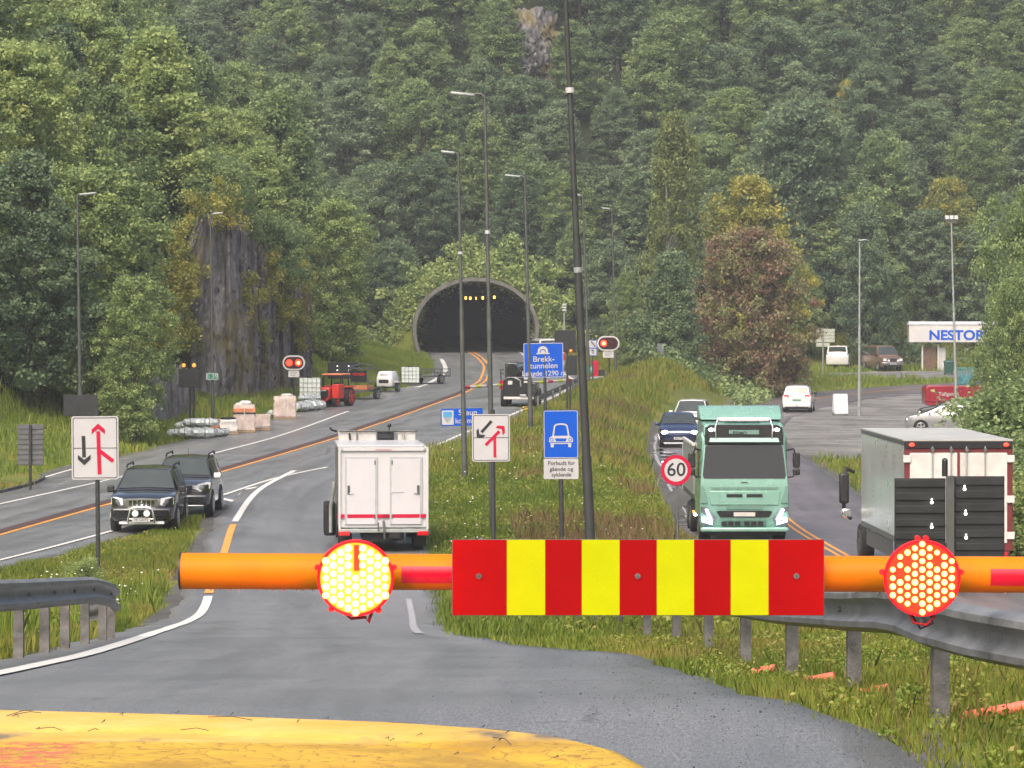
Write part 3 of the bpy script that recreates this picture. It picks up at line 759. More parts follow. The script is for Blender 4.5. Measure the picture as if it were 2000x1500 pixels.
n1 = scatter(88, (-45, 0), (116, 285), left_ok, 4.1, [('l0', 3), ('l1', 3), ('l2', 4), ('g1', 2), ('d0', 1)], (9.5, 15), 'leafy green tree in the wood on the slope above the lay-by and rock cliff', 'trees on the slope above the lay-by')
n2 = 0
KEYS = [('g0', 3), ('g1', 3), ('g2', 3), ('d0', 3), ('y0', 3), ('y1', 3), ('l2', 1)]
row = 0
for y in np.arange(291, 372, 7.4):
    half = 1000*y/F*1.1+2; stp = 6.0+.25*row; x = -half+(row % 2)*stp/2; row += 1
    while x < half:
        xx, yy = x+random.uniform(-1.6, 1.6), y+random.uniform(-2.2, 2.2); x += stp
        if not back_ok(xx, yy): continue
        key = random.choices([q[0] for q in KEYS], [q[1] for q in KEYS])[0]; n2 += 1
        plant(key, xx, yy, random.uniform(8.5, 12.5), 'grey-green tree in the dense wood on the hillside above the tunnel', 'tree', 'trees on the hillside above the tunnel', random.uniform(1.15, 1.5))
print('TREES', n1, n2)
# shrubs along the foot of the wood and on the banks
def shrub(px, py, d, h, key, label, w=1.0):
    p = at(px, d); plant(key, p.x, p.y, h, label, 'shrub', None, w)
SH = [(1965, 92, 2.4, 'shrub', 'dense bush on the bank, beside the silver lorry roof'), (2015, 100, 3.2, 'shrub', 'taller dense bush on the bank below the drooping tree'),
      (1990, 84, 2.2, 'shrubl', 'pale leafy bush beside the rear doors of the silver lorry'), (1950, 118, 2.2, 'shrub', 'bush on the bank in front of the silver car')]
SH += [(1000, 312, 4.5, 'shrub', 'low bush under the bare rock on the hillside'), (1060, 309, 4.2, 'shrubl', 'pale low bush under the bare rock on the hillside'), (1030, 305, 4.8, 'shrub', 'rounded bush below the pale part of the bare rock'), (985, 306, 5.0, 'shrub', 'broad bush on the slope below the bare rock, beside the long lamp arm'), (168, 80, .6, 'shrubl', 'small leafy bush at the foot of the long red arrow sign')]
for px, d, h, k, lab in SH: shrub(px, 0, d, h, k, lab, 1.3)
# undergrowth that nobody could count
rng = np.random.default_rng(3)
def cover(name, n, region, size, cnt, matname, hr, seed):
    rng = np.random.default_rng(seed); cs, rs_ = [], []
    (x0, x1), (y0, y1), ok = region; tries = 0
    while len(cs) < n and tries < n*40:
        tries += 1; x = rng.uniform(x0, x1); y = rng.uniform(y0, y1)
        if abs(x) > 1000*y/F*1.1+2 or not ok(x, y): continue
        h = rng.uniform(*hr); cs.append((x, y, gz(x, y)+h*.35)); rs_.append((h*1.1, h*1.1, h*.8))
    return struct(leaf_mesh(name, cs, rs_, cnt, size, rng, matname, .5), 'stuff')
def foot_left(x, y):
    off = float(X_bay(y))-x; return off > 6.5+(1.5 if y > 200 else 0)+.02*max(0, y-200) and not cliff_front(x, y)
cover('undergrowth', 420, ((-40, 2), (112, 285), foot_left), .3, 110, 'leaf_green', (.5, 1.4), 21)
cover('undergrowth', 520, ((-66, 72), (287, 365), lambda x, y: back_ok(x, y+3)), .4, 100, 'leaf_dark', (.6, 1.8), 22)
cover('undergrowth', 90, ((-14, 16), (279, 292), lambda x, y: abs(x-PORTAL_X) > 5.4), .24, 150, 'leaf_light2', (.5, 1.2), 26)
cover('undergrowth', 60, ((9, 20), (212, 255), lambda x, y: abs(x-(8.8+(y-190)*.12)) < 4), .28, 130, 'leaf_green', (.4, 1.1), 23)
cover('undergrowth', 110, ((12, 30), (66, 132), lambda x, y: x > 15.0+max(0, y-78)*.06), .16, 200, 'leaf_light', (.4, 1.0), 24)
# creepers round the tunnel rim
cs, rs_ = [], []
rng = np.random.default_rng(8)
for k in range(250):
    a = rng.uniform(rad(-22), rad(202)); off = .6+rng.gamma(1.2, .8); s = math.sin(a)
    if rng.random() < .25: off = .35+.3*rng.random()
    u = (4.95+off)*math.cos(a); z = 2.1+(3.95+off if s > 0 else 5.1)*s
    if z < .2: continue
    r = rng.uniform(.35, .75)
    cs.append((u, -.1+.5*rng.random()+off*.5, z)); rs_.append((r, r*.7, r*.8))
for k in range(150):
    sg = rng.choice((-1, 1)); u = sg*rng.uniform(4.9, 7.2); yy = rng.uniform(-.2, 5); z = 7.35*(1-min(1, abs(u)/7)**2.6); r = rng.uniform(.35, .7)
    cs.append((u, yy, z*rng.uniform(.75, 1.0)+.15)); rs_.append((r, r, r*.8))
cr = leaf_mesh('creeper', cs, rs_, 120, .28, rng, 'leaf_light', .3)
cr.location = (PORTAL_X, PORTAL_Y+.6, PZ); tag(cr, 'green creepers and shrubs hanging over the tunnel rim', 'creeper')
# ochre grass tufts on the rock
cs, rs_ = [], []
for px, d, z0, n in ((345, 166, 5.5, 40), (352, 166, 3.2, 34), (362, 166.5, 7.2, 22), (480, 174, 5.5, 16), (545, 183, 4.5, 30), (585, 188, 3.5, 22), (330, 168, 4.5, 24), (395, 169, 9.4, 14), (440, 171, 10, 26), (520, 180, 6.6, 26), (570, 187, 6.4, 26), (500, 178, 3.5, 14), (350, 168, 6, 20), (310, 160, 3, 18)):
    for k in range(n):
        x, y = PX(px+rng.normal()*16, d); cs.append((x, y-.2+1.2*rng.random(), gz(x, y)+z0+rng.normal()*.55)); r = rng.uniform(.15, .35); rs_.append((r, r, r*1.2))
leafo = leaf_mesh('rock_grass', cs, rs_, 110, .13, rng, 'leaf_yellow', .3, .5, tint_bias=-.1); struct(leafo, 'stuff')

# grass and weeds
def grass(name, n, region, h, w, matname, seed, tint=None, lean=.35, tuft=5, spread=.1):
    rng = np.random.default_rng(seed); (x0, x1), (y0, y1), ok = region
    k = n//tuft; xs = rng.uniform(x0, x1, k*6); ys = rng.uniform(y0, y1, k*6); g = ok(xs, ys) & (np.abs(xs) < 1000*ys/F*1.1+.6)
    xs = xs[g][:k]; ys = ys[g][:k]; k = len(xs)
    tt = (.38+.3*vnoise(xs, ys, 3.0, seed)+.12*rng.normal(size=k)) if tint is None else tint(xs, ys)+.1*rng.normal(size=k)
    xs = np.repeat(xs, tuft)+rng.normal(size=k*tuft)*spread; ys = np.repeat(ys, tuft)+rng.normal(size=k*tuft)*spread; tt = np.repeat(tt, tuft)+.07*rng.normal(size=k*tuft)
    z = gzv(xs, ys)-.02; hh = rng.uniform(h[0], h[1], len(xs))*(.7+.3*vnoise(xs, ys, 1.7, seed+1)); a = rng.uniform(0, 2*np.pi, len(xs)); l = lean*hh*rng.random(len(xs))*1.4; b = rng.uniform(0, 2*np.pi, len(xs))
    ww = w*(.6+.8*rng.random(len(xs)))
    p0 = np.column_stack([xs-np.cos(a)*ww, ys-np.sin(a)*ww, z]); p1 = np.column_stack([xs+np.cos(a)*ww, ys+np.sin(a)*ww, z])
    mx_ = np.column_stack([xs+np.cos(b)*l*.35, ys+np.sin(b)*l*.35, z+hh*.6]); d_ = np.column_stack([np.cos(a)*ww*.7, np.sin(a)*ww*.7, 0*ww])
    p4 = np.column_stack([xs+np.cos(b)*l, ys+np.sin(b)*l, z+hh])
    v = np.stack([p0, p1, mx_+d_, p4, mx_-d_], 1).reshape(-1, 3); f = np.arange(len(v)).reshape(-1, 5)
    o = np_obj(name, v, f, [matname], smooth=False)
    at_ = o.data.attributes.new('tint', 'FLOAT', 'POINT'); at_.data.foreach_set('value', np.repeat(np.clip(tt, 0, 1), 5).astype(np.float32))
    return struct(o, 'stuff')
def side_left_x(y):
    o = np.argsort(side_c[:, 1]); return np.interp(y, side_c[o, 1], side_c[o, 0])-3.6
med_l = lambda y: np.where(y < 136, R_right(y)-.05, X_rgt(y)+1.0)
grass('verge_grass', 90000, ((1, 9), (14, 46), lambda x, y: (x > R_right(y)+.02) & (x < R_right(y)+5.5)), (.06, .22), .006, 'grass_blade', 31, spread=.05)
grass('verge_grass', 60000, ((-12, -4), (22, 62), lambda x, y: x < R_left(y)-.85), (.12, .34), .009, 'grass_blade', 32, spread=.06)
grass('verge_grass', 60000, ((-13, -5), (60, 110), lambda x, y: (x < R_left(y)-1.1) & (x > X_rgt(y)+1.3)), (.12, .38), .014, 'grass_blade', 33, spread=.09)
grass('median_grass', 110000, ((-3, 9), (44, 125), lambda x, y: (x > med_l(y)) & (x < np.minimum(side_left_x(y), R_right(y)+9))), (.1, .4), .014, 'grass_blade', 34, tint=lambda x, y: .2+.2*sstep(1, 4.5, x-(y-80)*.01)+.2*vnoise(x, y, 2.6, 4), spread=.1)
grass('median_grass', 70000, ((-4, 14), (120, 265), lambda x, y: (x > med_l(y)) & (x < side_left_x(y)) & (hill(x, y) < 2.6)), (.3, .8), .026, 'grass_blade', 35, tint=lambda x, y: .42+.22*vnoise(x, y, 3.5, 5), spread=.15)
grass('bank_grass', 70000, ((-32, -4), (100, 285), lambda x, y: (x < X_bay(y)-.05) & (x > X_bay(y)-9.5)), (.2, .5), .024, 'grass_bright', 36, spread=.15)
grass('bank_grass', 26000, ((10, 50), (66, 300), lambda x, y: (x > side_left_x(y)+7.4) & ~gravel_at(x, y) & (y < 215)), (.2, .6), .026, 'grass_blade', 37, spread=.15)
grass('bank_grass', 26000, ((8, 60), (214, 300), lambda x, y: (np.min((x[:, None]-side_c[None, :, 0])**2+(y[:, None]-side_c[None, :, 1])**2, 1) > 14) & ~gravel_at(x, y) & (x > 10)), (.25, .7), .035, 'grass_bright', 38, spread=.18)
grass('islet_grass', 5000, ((-19, -15), (106, 121), lambda x, y: ((x-(X_lft(y)-2.9-.05*(y-113)))/1.1)**2+((y-113.5)/6.8)**2 < 1), (.2, .42), .02, 'grass_blade', 39, tint=lambda x, y: .6+0*x)
grass('verge_grass', 30000, ((-2, 5), (36, 72), lambda x, y: (x > R_right(y)-.05)), (.06, .2), .011, 'grass_blade', 43, spread=.08)
# dry brown weeds in the median
grass('dry_weeds', 15000, ((0, 9), (70, 200), lambda x, y: (x > med_l(y)+2.2) & (x < side_left_x(y)-.3) & (vnoise(x, y, 5, 9) > .2)), (.35, .85), .011, 'weed_brown', 40, tint=lambda x, y: .5+.2*vnoise(x, y, 2, 2), lean=.25, spread=.12)
grass('dry_weeds', 900, ((1.5, 7), (16, 46), lambda x, y: (x > R_right(y)+.15) & (x < R_right(y)+4)), (.2, .45), .003, 'weed_brown', 41, lean=.3, tuft=3, spread=.12)
grass('tall_weeds', 2600, ((-9, -5.2), (34, 80), lambda x, y: x < R_left(y)-1.2), (.4, .85), .012, 'grass_bright', 42, lean=.3, tuft=4, spread=.12)
# broad-leaved weeds among the grass
def weeds(name, n, region, size, cnt, matname, hr, seed):
    rng = np.random.default_rng(seed); (x0, x1), (y0, y1), ok = region; xs = rng.uniform(x0, x1, n*6); ys = rng.uniform(y0, y1, n*6)
    g = ok(xs, ys) & (vnoise(xs, ys, 2.4, seed) > -.25); xs, ys = xs[g][:n], ys[g][:n]; h = rng.uniform(hr[0], hr[1], len(xs))
    cs = np.column_stack([xs, ys, gzv(xs, ys)+h*.5]); return struct(leaf_mesh(name, cs, np.column_stack([h*.7, h*.7, h*.6]), cnt, size, rng, matname, .5), 'stuff')
weeds('verge_weeds', 420, ((1.2, 8), (15, 42), lambda x, y: (x > R_right(y)+.1) & (x < R_right(y)+5)), .035, 60, 'grass_bright', (.06, .2), 51)
weeds('verge_weeds', 520, ((-12, -4.5), (26, 100), lambda x, y: (x < R_left(y)-1.2) & (x > np.where(y > 60, X_rgt(y)+1.4, -12))), .055, 60, 'grass_bright', (.1, .32), 52)
weeds('verge_weeds', 900, ((-3, 9), (46, 150), lambda x, y: (x > med_l(y)+.4) & (x < side_left_x(y)-.2) & (y < 150)), .07, 60, 'grass_bright', (.12, .42), 53)
# white flower heads
mat('flower_white', (.75, .75, .7), .7, var=0)
fl = MB(); rr = random.Random(4)
for k in range(260):
    if k % 2: y = rr.uniform(40, 80); x = float(R_left(y))-1.2-rr.random()*2.6
    else: y = rr.uniform(60, 130); x = float(R_right(y))+.5+rr.random()*6
    z = gz(x, y)+rr.uniform(.3, .65); fl.sphere((x, y, z), rr.uniform(.015, .035), 'flower_white', 5, 3, (1, 1, .5))
struct(fl.build('weed_flowers'), 'stuff')

# ------------------------------------------------------------------ barrier in front of the camera
mat('barrier_orange', (.52, .155, .004), .45, 0, .12, 3, .1, 120, spec=.12)
mat('barrier_red', (.42, .0, .02), .3, 0, .08, 5)
def speckle(name, col, dots):
    m, t, b = _new(name); tc = N(t, 'ShaderNodeTexCoord')
    v = N(t, 'ShaderNodeTexVoronoi'); v.inputs['Scale'].default_value = 55; t.links.new(tc.outputs['Object'], v.inputs['Vector'])
    n = noise(t, 9, 3, .6, vec=tc.outputs['Object']); nr = ramp(t, n.outputs[0], [(.35, tuple(c*.93 for c in col)), (.65, col)])
    r = ramp(t, v.outputs['Distance'], [(.06, 1), (.16, 0)]); mx = N(t, 'ShaderNodeMixRGB'); f = N(t, 'ShaderNodeMath', operation='MULTIPLY', i_1=dots[3])
    t.links.new(r.outputs[0], f.inputs[0]); t.links.new(f.outputs[0], mx.inputs[0]); t.links.new(nr.outputs[0], mx.inputs[1]); mx.inputs[2].default_value = (*dots[:3], 1)
    t.links.new(mx.outputs[0], b.inputs['Base Color']); b.inputs['Roughness'].default_value = .55; b.inputs['Specular IOR Level'].default_value = .08; MATS[name] = m
speckle('panel_red', (.27, .001, .002), (.5, .03, .01, .25)); speckle('panel_yellow', (.4, .44, .0), (.55, .56, .05, .6))
glow('led_hot', (1.0, .52, .1), 1.7); glow('led_core', (1.0, .85, .5), 4); glow('led_lens', (1.0, .02, .002), .6); glow('led_lens_hot', (1.0, .2, .006), 1.0); glow('lamp_rim', (1.0, .0, .008), .5)
mat('lamp_housing', (.3, .006, .01), .4, 0, .2, 8)
BD = 13.7; BS = F/BD
def bx_(px): return (px-1000)/BS
def bz_(py): return CZ+(HORIZON-py)/BS
bt = thing('barrier_gate', 'orange lowered barrier arm with red and yellow striped panel and two red warning lamps', 'barrier', (3.35, BD, 0))
BX, BZ = 3.35, bz_(1118)
m = MB(); tilt = -.0045
def arm(x): return (x-BX, 0, BZ+(x-bx_(1000))*tilt)
m.cyl(arm(bx_(354)), arm(3.6), .0745, 'barrier_orange', n=40); m.build('arm_pole', bt, smooth=40)
m = MB(); m.cyl(arm(bx_(351)), arm(bx_(355)), .0765, 'black_plastic', n=40); m.build('end_cap', bt, smooth=40)
def pole_strip(x0, x1):
    m = MB(); r = .0765; ring = []
    for x in (x0, x1):
        p = arm(x); ring.append([(p[0], -r*math.cos(a), p[2]+r*math.sin(a)) for a in [rad(22-54*k/8) for k in range(9)]])
    m.loft(ring, 'barrier_red', caps=False, closed=False); m.build('red_strip', bt, smooth=60)
pole_strip(bx_(785), bx_(925)); pole_strip(bx_(1930), 2.9)
pn = bpy.data.objects.new('striped_panel', None)
m = MB(); edges = [885, 990, 1064, 1135, 1208, 1280, 1352, 1423, 1496, 1603]
zt, zb = bz_(1050), bz_(1195.5)
for k in range(9):
    e = .0
    m.b2((bx_(edges[k])-BX, -.135, zb), (bx_(edges[k+1])-BX, -.131, zt), 'panel_red' if k % 2 == 0 else 'panel_yellow')
m.b2((bx_(884)-BX, -.1305, zb-.002), (bx_(1604)-BX, -.127, zt+.002), 'galvanised')
panel = m.build('striped_panel', bt)
for px in (936, 1243, 1550):
    m = MB(); m.cyl((bx_(px)-BX, -.142, bz_(1120)), (bx_(px)-BX, -.1355, bz_(1120)), .0115, 'galvanised', n=18); m.cyl((bx_(px)-BX, -.146, bz_(1120)), (bx_(px)-BX, -.1425, bz_(1120)), .006, 'pole_grey', n=6)
    m.build('bolt', panel, smooth=40)
    m = MB(); m.b2((bx_(px)-BX-.02, -.126, BZ-.11), (bx_(px)-BX+.02, -.076, BZ+.11), 'galvanised'); m.build('bracket', bt)
for px, hot, dark in ((699, 1, [(1, 70), (0, 62)]), (1789, 0, [])):
    x = bx_(px)-BX; z = bz_(1121); r = .149
    m = MB(); m.cyl((x, -.205, z), (x, -.075, z), r, 'lamp_housing', n=48, r1=r*.9)
    m.tube([(x+r*1.0*math.cos(rad(a)), -.205, z+r*1.0*math.sin(rad(a))) for a in range(0, 361, 10)], .0075, 'lamp_rim', 6)
    lamp = m.build('warning_lamp', bt, smooth=40)
    m = MB(); m.disc((x, z), r*.965, -.2095, -.206, 'led_lens_hot' if hot else 'led_lens', 48); m.build('lens', lamp)
    m = MB(); sp = .0345
    for i in range(-6, 7):
        for j in range(-6, 7):
            lx = (i)*sp*.866; lz = (j+.5*(i % 2))*sp
            if math.hypot(lx, lz) > r*.93: continue
            if hot and abs(lx-.005) < .012 and .03 < lz < .15: continue
            rr_ = .0135*(1.2 if hot else .92)*random.uniform(.88, 1.08)
            if not hot and random.random() < .04: continue
            m.disc((x+lx, z+lz), rr_, -.2125, -.2097, 'led_hot', 12); m.disc((x+lx, z+lz), rr_*(.62 if hot else .4), -.2145, -.2127, 'led_core', 10)
    o_ = m.build('led_dots', lamp)
    if hot: m = MB(); m.b2((x-.006, -.2105, z+.03), (x+.016, -.2096, z+r*.9), 'led_lens'); m.build('dead_strip', lamp)
    for a in ((165, 15, 232, 305) if hot else (172, 8, 96, 84)):
        m = MB(); ca, sa = math.cos(rad(a)), math.sin(rad(a)); m.cyl((x+ca*(r+.012), -.2, z+sa*(r+.012)), (x+ca*(r+.012), -.17, z+sa*(r+.012)), .012, 'lamp_housing', n=10); m.build('lug', lamp, smooth=40)
    pl_ = bpy.data.lights.new('warning_light', 'POINT'); pl_.energy = 10 if hot else 6; pl_.color = (1, .02, .01); pl_.shadow_soft_size = .12; po_ = bpy.data.objects.new('warning_light', pl_); C.objects.link(po_); po_.parent = lamp; po_.location = (x, -.34, z)
    m = MB(); zz = z-r
    if hot:
        m.tube([(x-.06, -.15, zz+.015), (x-.02, -.16, zz-.02), (x+.04, -.15, zz-.015), (x+.05, -.16, zz-.035), (x+.065, -.15, zz+.01)], .007, 'lamp_housing', 6)
    else:
        m.tube([(x-.055, -.15, zz+.02), (x-.03, -.17, zz-.035), (x+.02, -.17, zz-.045), (x+.06, -.15, zz-.01)], .006, 'lamp_housing', 6)
        m.tube([(x-.045, -.14, zz+.01), (x, -.15, zz-.062), (x+.05, -.15, zz-.04), (x+.04, -.15, zz+.01)], .005, 'black_plastic', 6)
    m.build('cable', lamp, smooth=60)
# water drops hanging along the lower edge of the pole
m = MB()
for k in range(46):
    x = random.uniform(bx_(370), bx_(640)) if k < 30 else random.uniform(bx_(1640), bx_(1990)); p = arm(x); q = random.uniform(.0025, .0055)
    m.sphere((p[0], random.uniform(-.012, .0), p[2]-.0745-q*.4), q, 'lamp_glass', 6, 4, (1, 1, 1.2))
m.build('raindrops', bt, smooth=60)['kind'] = 'stuff'
m = MB(); m.box((.1, .05, BZ/2+.02), (.42, .4, BZ+.3), 'barrier_orange'); m.build('drive_cabinet', bt, bevel=.02)

# ------------------------------------------------------------------ guardrails
def rail_profile(h=.31):
    # (outwards, up) of a steel beam with two waves
    return [(0, 0), (.075, .035), (.08, .075), (.02, .115), (.012, .155), (.02, .195), (.08, .235), (.075, .275), (0, .31)]
def guardrail(label, path, posts, top, side, group=None, end_drop=None):
    """path: list of (x, y); the beam faces to the side (+1 right of travel)"""
    p0 = path[0]; root = thing('guardrail', label, 'guardrail', (p0[0], p0[1], gz(*p0)), 0, group)
    L = root.location
    rings = []; n = len(path)
    for i, (x, y) in enumerate(path):
        a, b = path[max(i-1, 0)], path[min(i+1, n-1)]; d = Vector((b[0]-a[0], b[1]-a[1])).normalized(); nr = Vector((d.y, -d.x))*side
        drop = 0 if end_drop is None else end_drop[i]
        zb = gz(x, y)+top-.31-drop
        rings.append([(x+nr.x*(.085+o)-L.x, y+nr.y*(.085+o)-L.y, zb+u-L.z) for o, u in rail_profile()]+[(x+nr.x*(.08+o)-L.x, y+nr.y*(.08+o)-L.y, zb+u-L.z) for o, u in reversed(rail_profile())])
    m = MB(); m.loft(rings, 'rail_steel'); rail = m.build('rail_beam', root, smooth=50)
    m = MB()
    for x, y in posts:
        i = min(range(n), key=lambda k: (path[k][0]-x)**2+(path[k][1]-y)**2); a, b = path[max(i-1, 0)], path[min(i+1, n-1)]; d = Vector((b[0]-a[0], b[1]-a[1])).normalized(); nr = Vector((d.y, -d.x))*side
        z0 = gz(x, y); drop = 0 if end_drop is None else end_drop[i]
        mb = MB(); ang = math.atan2(d.y, d.x); R = Matrix.Rotation(ang, 3, 'Z'); hh = top-drop-.03+.5
        c = Vector((x-L.x, y-L.y, z0-.5+hh/2-L.z))
        for off, s in (((0, 0, 0), (.02, .1, hh)), ((.035, .045, 0), (.07, .012, hh)), ((.035, -.045, 0), (.07, .012, hh))):
            mb.box(c+R @ Vector(off), s, 'weathered_post', R)
        mb.build('post', root)
        mb = MB(); q = Vector((x+nr.x*.105-L.x, y+nr.y*.105-L.y, z0+top-.155-drop-L.z)); mb.cyl(q, q+Vector((nr.x*.02, nr.y*.02, 0)), .018, 'galvanised', n=8); mb.build('bolt', rail)
    return root
rp = [(4.2, 17.2), (3.2, 18.0), (2.58, 20), (2.52, 24.5), (2.36, 28), (2.25, 32), (2.13, 36), (1.98, 40), (1.79, 44), (1.55, 48), (1.32, 52), (1.08, 56), (.83, 60), (.57, 64), (.31, 68), (.06, 72), (-.18, 76), (-.43, 80), (-.7, 84)]
fx = pchip([p[1] for p in rp[2:]], [p[0] for p in rp[2:]])
path = [(9, 16.2), (7, 16.35), (5.4, 16.6), (4.2, 17.1), (3.5, 17.6), (3.0, 18.3), (2.74, 19.1)]+[(float(fx(y)), float(y)) for y in np.arange(20, 84.1, 1.0)]
guardrail('grey steel guardrail on weathered posts along the grass edge of the slip road', path, rp[2:]+[(3.32, 17.8), (5.4, 16.6)], .79, -1)
lp = [(-5.2, 26), (-5.1, 30), (-4.97, 33.5), (-4.99, 35.5), (-5.0, 37.2), (-5.06, 39.4), (-5.12, 41.6), (-5.18, 43)]
path = [(-5.3, 22), (-5.2, 26), (-5.1, 30), (-5.02, 32), (-4.97, 33.5), (-4.99, 35.5), (-5.0, 37.2), (-5.06, 39.4), (-5.12, 41.6), (-5.22, 43.0), (-5.42, 43.8), (-5.75, 44.2)]
guardrail('grey steel guardrail ending in a bent-round beam beside the white slip road line', path, lp, .84, 1, None, [0]*8+[.06, .14, .22, .3])
path = [(float(X_rgt(y))+.9, float(y)) for y in np.arange(173, 217, 2.0)]
guardrail('long low guardrail beside the main road, behind the black and yellow striped marker', path, path[::2], .78, -1)

# ------------------------------------------------------------------ road signs
def sign_root(name, label, px, d, lean=0, cat='road sign', x=None, dz=0):
    x = (px-1000)*d/F if x is None else x
    r = thing(name, label, cat, (x, d, gz(x, d)+dz)); r.rotation_euler.y = rad(lean); return r
def zof(py, d, root): return CZ+(HORIZON-py)*d/F-root.location.z
def pole(root, x, top, r, matname='pole_dark', y=0, name='pole'):
    m = MB(); m.cyl((x, y, -.4), (x, y, top), r, matname, n=14); return m.build(name, root, smooth=40)
def plate(root, w, h, cx, cz, face, border=None, back='sign_grey', rad_=.06, y=-.06, bw=.03, bi=.03, name='plate'):
    m = MB(); m.poly(rrect(w, h, rad_, cx, cz), y, y+.018, back); m.poly(rrect(w-.004, h-.004, rad_, cx, cz), y-.004, y-.0005, face)
    o = m.build(name, root)
    if border:
        m = MB(); outer = rrect(w-2*bi, h-2*bi, rad_*.8, cx, cz); inner = rrect(w-2*bi-2*bw, h-2*bi-2*bw, rad_*.6, cx, cz); n = len(outer)
        m.add([(a, y-.008, b) for a, b in outer]+[(a, y-.008, b) for a, b in inner], [(i, (i+1) % n, n+(i+1) % n, n+i) for i in range(n)], border); m.build('border', root)
    return o
def bar(m, p, q, w, y, matname, t=.003):
    p, q = Vector(p), Vector(q); d = (q-p).normalized(); n = Vector((-d.y, d.x))*w/2
    m.poly([tuple(v) for v in (p+n, q+n, q-n, p-n)], y-t, y, matname)
def head(m, tip, d, w, l, y, matname, notch=.25, t=.003):
    d = Vector(d).normalized(); n = Vector((-d.y, d.x)); tip = Vector(tip); b = tip-d*l
    R1 = tip-d*l*1.05+n*w/2; L1 = tip-d*l*1.05-n*w/2; k_ = d*l*.8
    m.poly([tuple(v) for v in (tip, R1, R1-k_, tip-d*l*.95, tip)][:4], y-t, y, matname); m.poly([tuple(v) for v in (tip, tip-d*l*.95, L1-k_, L1)], y-t, y, matname)
# merge sign on the left
d = 81; s1 = sign_root('merge_sign', 'white sign with a long red merging arrow and a black arrow pointing down', 192, d, -.5)
k = F/d; u = lambda px: (px-190)/k
v = lambda py: zof(py, d, s1)
pole(s1, 0, v(800), .055); plate(s1, 92/k, 124/k, u(186.5), v(874.5), 'sign_white', 'sign_black', bw=.018, bi=.035)
m = MB(); Y = -.07
m.poly([(u(143), v(874.2)), (u(230), v(874.2)), (u(230), v(875.2)), (u(143), v(875.2))], Y-.002, Y, 'sign_black')
bar(m, (u(164), v(851)), (u(165), v(893)), 7/k, Y, 'sign_black'); head(m, (u(165.3), v(908)), (0, -1), 25/k, 11/k, Y, 'sign_black'); m.build('down_arrow', s1)
m = MB(); bar(m, (u(195), v(926)), (u(193), v(842)), 7.5/k, Y-.002, 'sign_red'); head(m, (u(193), v(827)), (0, 1), 26/k, 11/k, Y-.002, 'sign_red'); bar(m, (u(195), v(880)), (u(222), v(901)), 7.5/k, Y-.0015, 'sign_red'); m.build('merge_arrow', s1)
# merge sign in the middle
d = 88; s2 = sign_root('merge_sign', 'white sign with crossing black and red slanting arrows in front of the blue place sign', 964, d, -.4)
k2 = F/d; u2 = lambda px: (px-962)/k2
v2 = lambda py: zof(py, d, s2)
pole(s2, 0, v2(800), .06); plate(s2, 74/k2, 93/k2, u2(958.5), v2(855), 'sign_white', 'sign_black', bw=.016, bi=.03)
m = MB(); m.poly([(u2(923.5), v2(854)), (u2(993.5), v2(854)), (u2(993.5), v2(855)), (u2(923.5), v2(855))], Y-.002, Y, 'sign_black')
bar(m, (u2(960), v2(822)), (u2(940), v2(844)), 5.5/k2, Y, 'sign_black'); head(m, (u2(931), v2(853.5)), (-1, -1.05), 19/k2, 8/k2, Y, 'sign_black'); m.build('slant_arrow', s2)
m = MB(); bar(m, (u2(948), v2(869)), (u2(975), v2(842)), 5.5/k2, Y-.002, 'sign_red'); head(m, (u2(985), v2(832)), (1, 1.0), 20/k2, 8/k2, Y-.002, 'sign_red'); bar(m, (u2(966), v2(893)), (u2(966), v2(852)), 5.5/k2, Y-.0015, 'sign_red'); m.build('merge_arrow', s2)
# place sign
d = 121; s3 = sign_root('place_sign', 'blue place name sign with a shield, partly behind the slanting arrow sign', 935, d, -1)
k3 = F/d; u3 = lambda px: (px-935)/k3
v3 = lambda py: zof(py, d, s3)
for px in (909,): pole(s3, u3(px), v3(800), .04)
plate(s3, 82/k3, 34/k3, u3(904), v3(814), 'sign_blue', None, rad_=.05)
m = MB(); m.poly(rrect(23/k3, 28/k3, .02, u3(876.5), v3(814.5)), Y-.002, Y, 'sign_white'); m.build('crest_field', s3)
mat('crest_blue', (.06, .28, .5), .4); mat('crest_grey', (.25, .28, .3), .4)
def shield(cx, cz, w, h, top, bot):
    pts = []
    for i in range(9): pts.append((cx-w/2*math.cos(i/8*math.pi/2)**.6 if i < 8 else cx, cz-h/2+h*(1-(i/8)**1.4)*.0+h*(1-i/8)))
    return pts
m = MB(); cx, cz = u3(876.5), v3(803); w_, h_ = 17/k3, 22/k3
prof = [(0, 0), (.5, 0), (.5, .3), (.46, .5), (.33, .72), (.15, .9), (0, 1)]
full = [(cx+a*w_, cz-b*h_) for a, b in prof[1:]]+[(cx-a*w_, cz-b*h_) for a, b in reversed(prof[1:-1])]
m.poly(full, Y-.004, Y-.002, 'crest_blue'); low = [(cx+a*w_, cz-b*h_) for a, b in [(.46, .5), (.33, .72), (.15, .9), (0, 1), (-.15, .9), (-.33, .72), (-.46, .5)]]
m.poly(low, Y-.006, Y-.0045, 'crest_grey'); m.build('shield', s3)
letters('Skaun', .29, 'sign_white', 'lettering', s3, (u3(916), Y-.002, v3(805.5)), bold=.003)
letters('kommune', .27, 'sign_white', 'lettering', s3, (u3(916.5), Y-.002, v3(821.5)), bold=.003, width=50/k3)
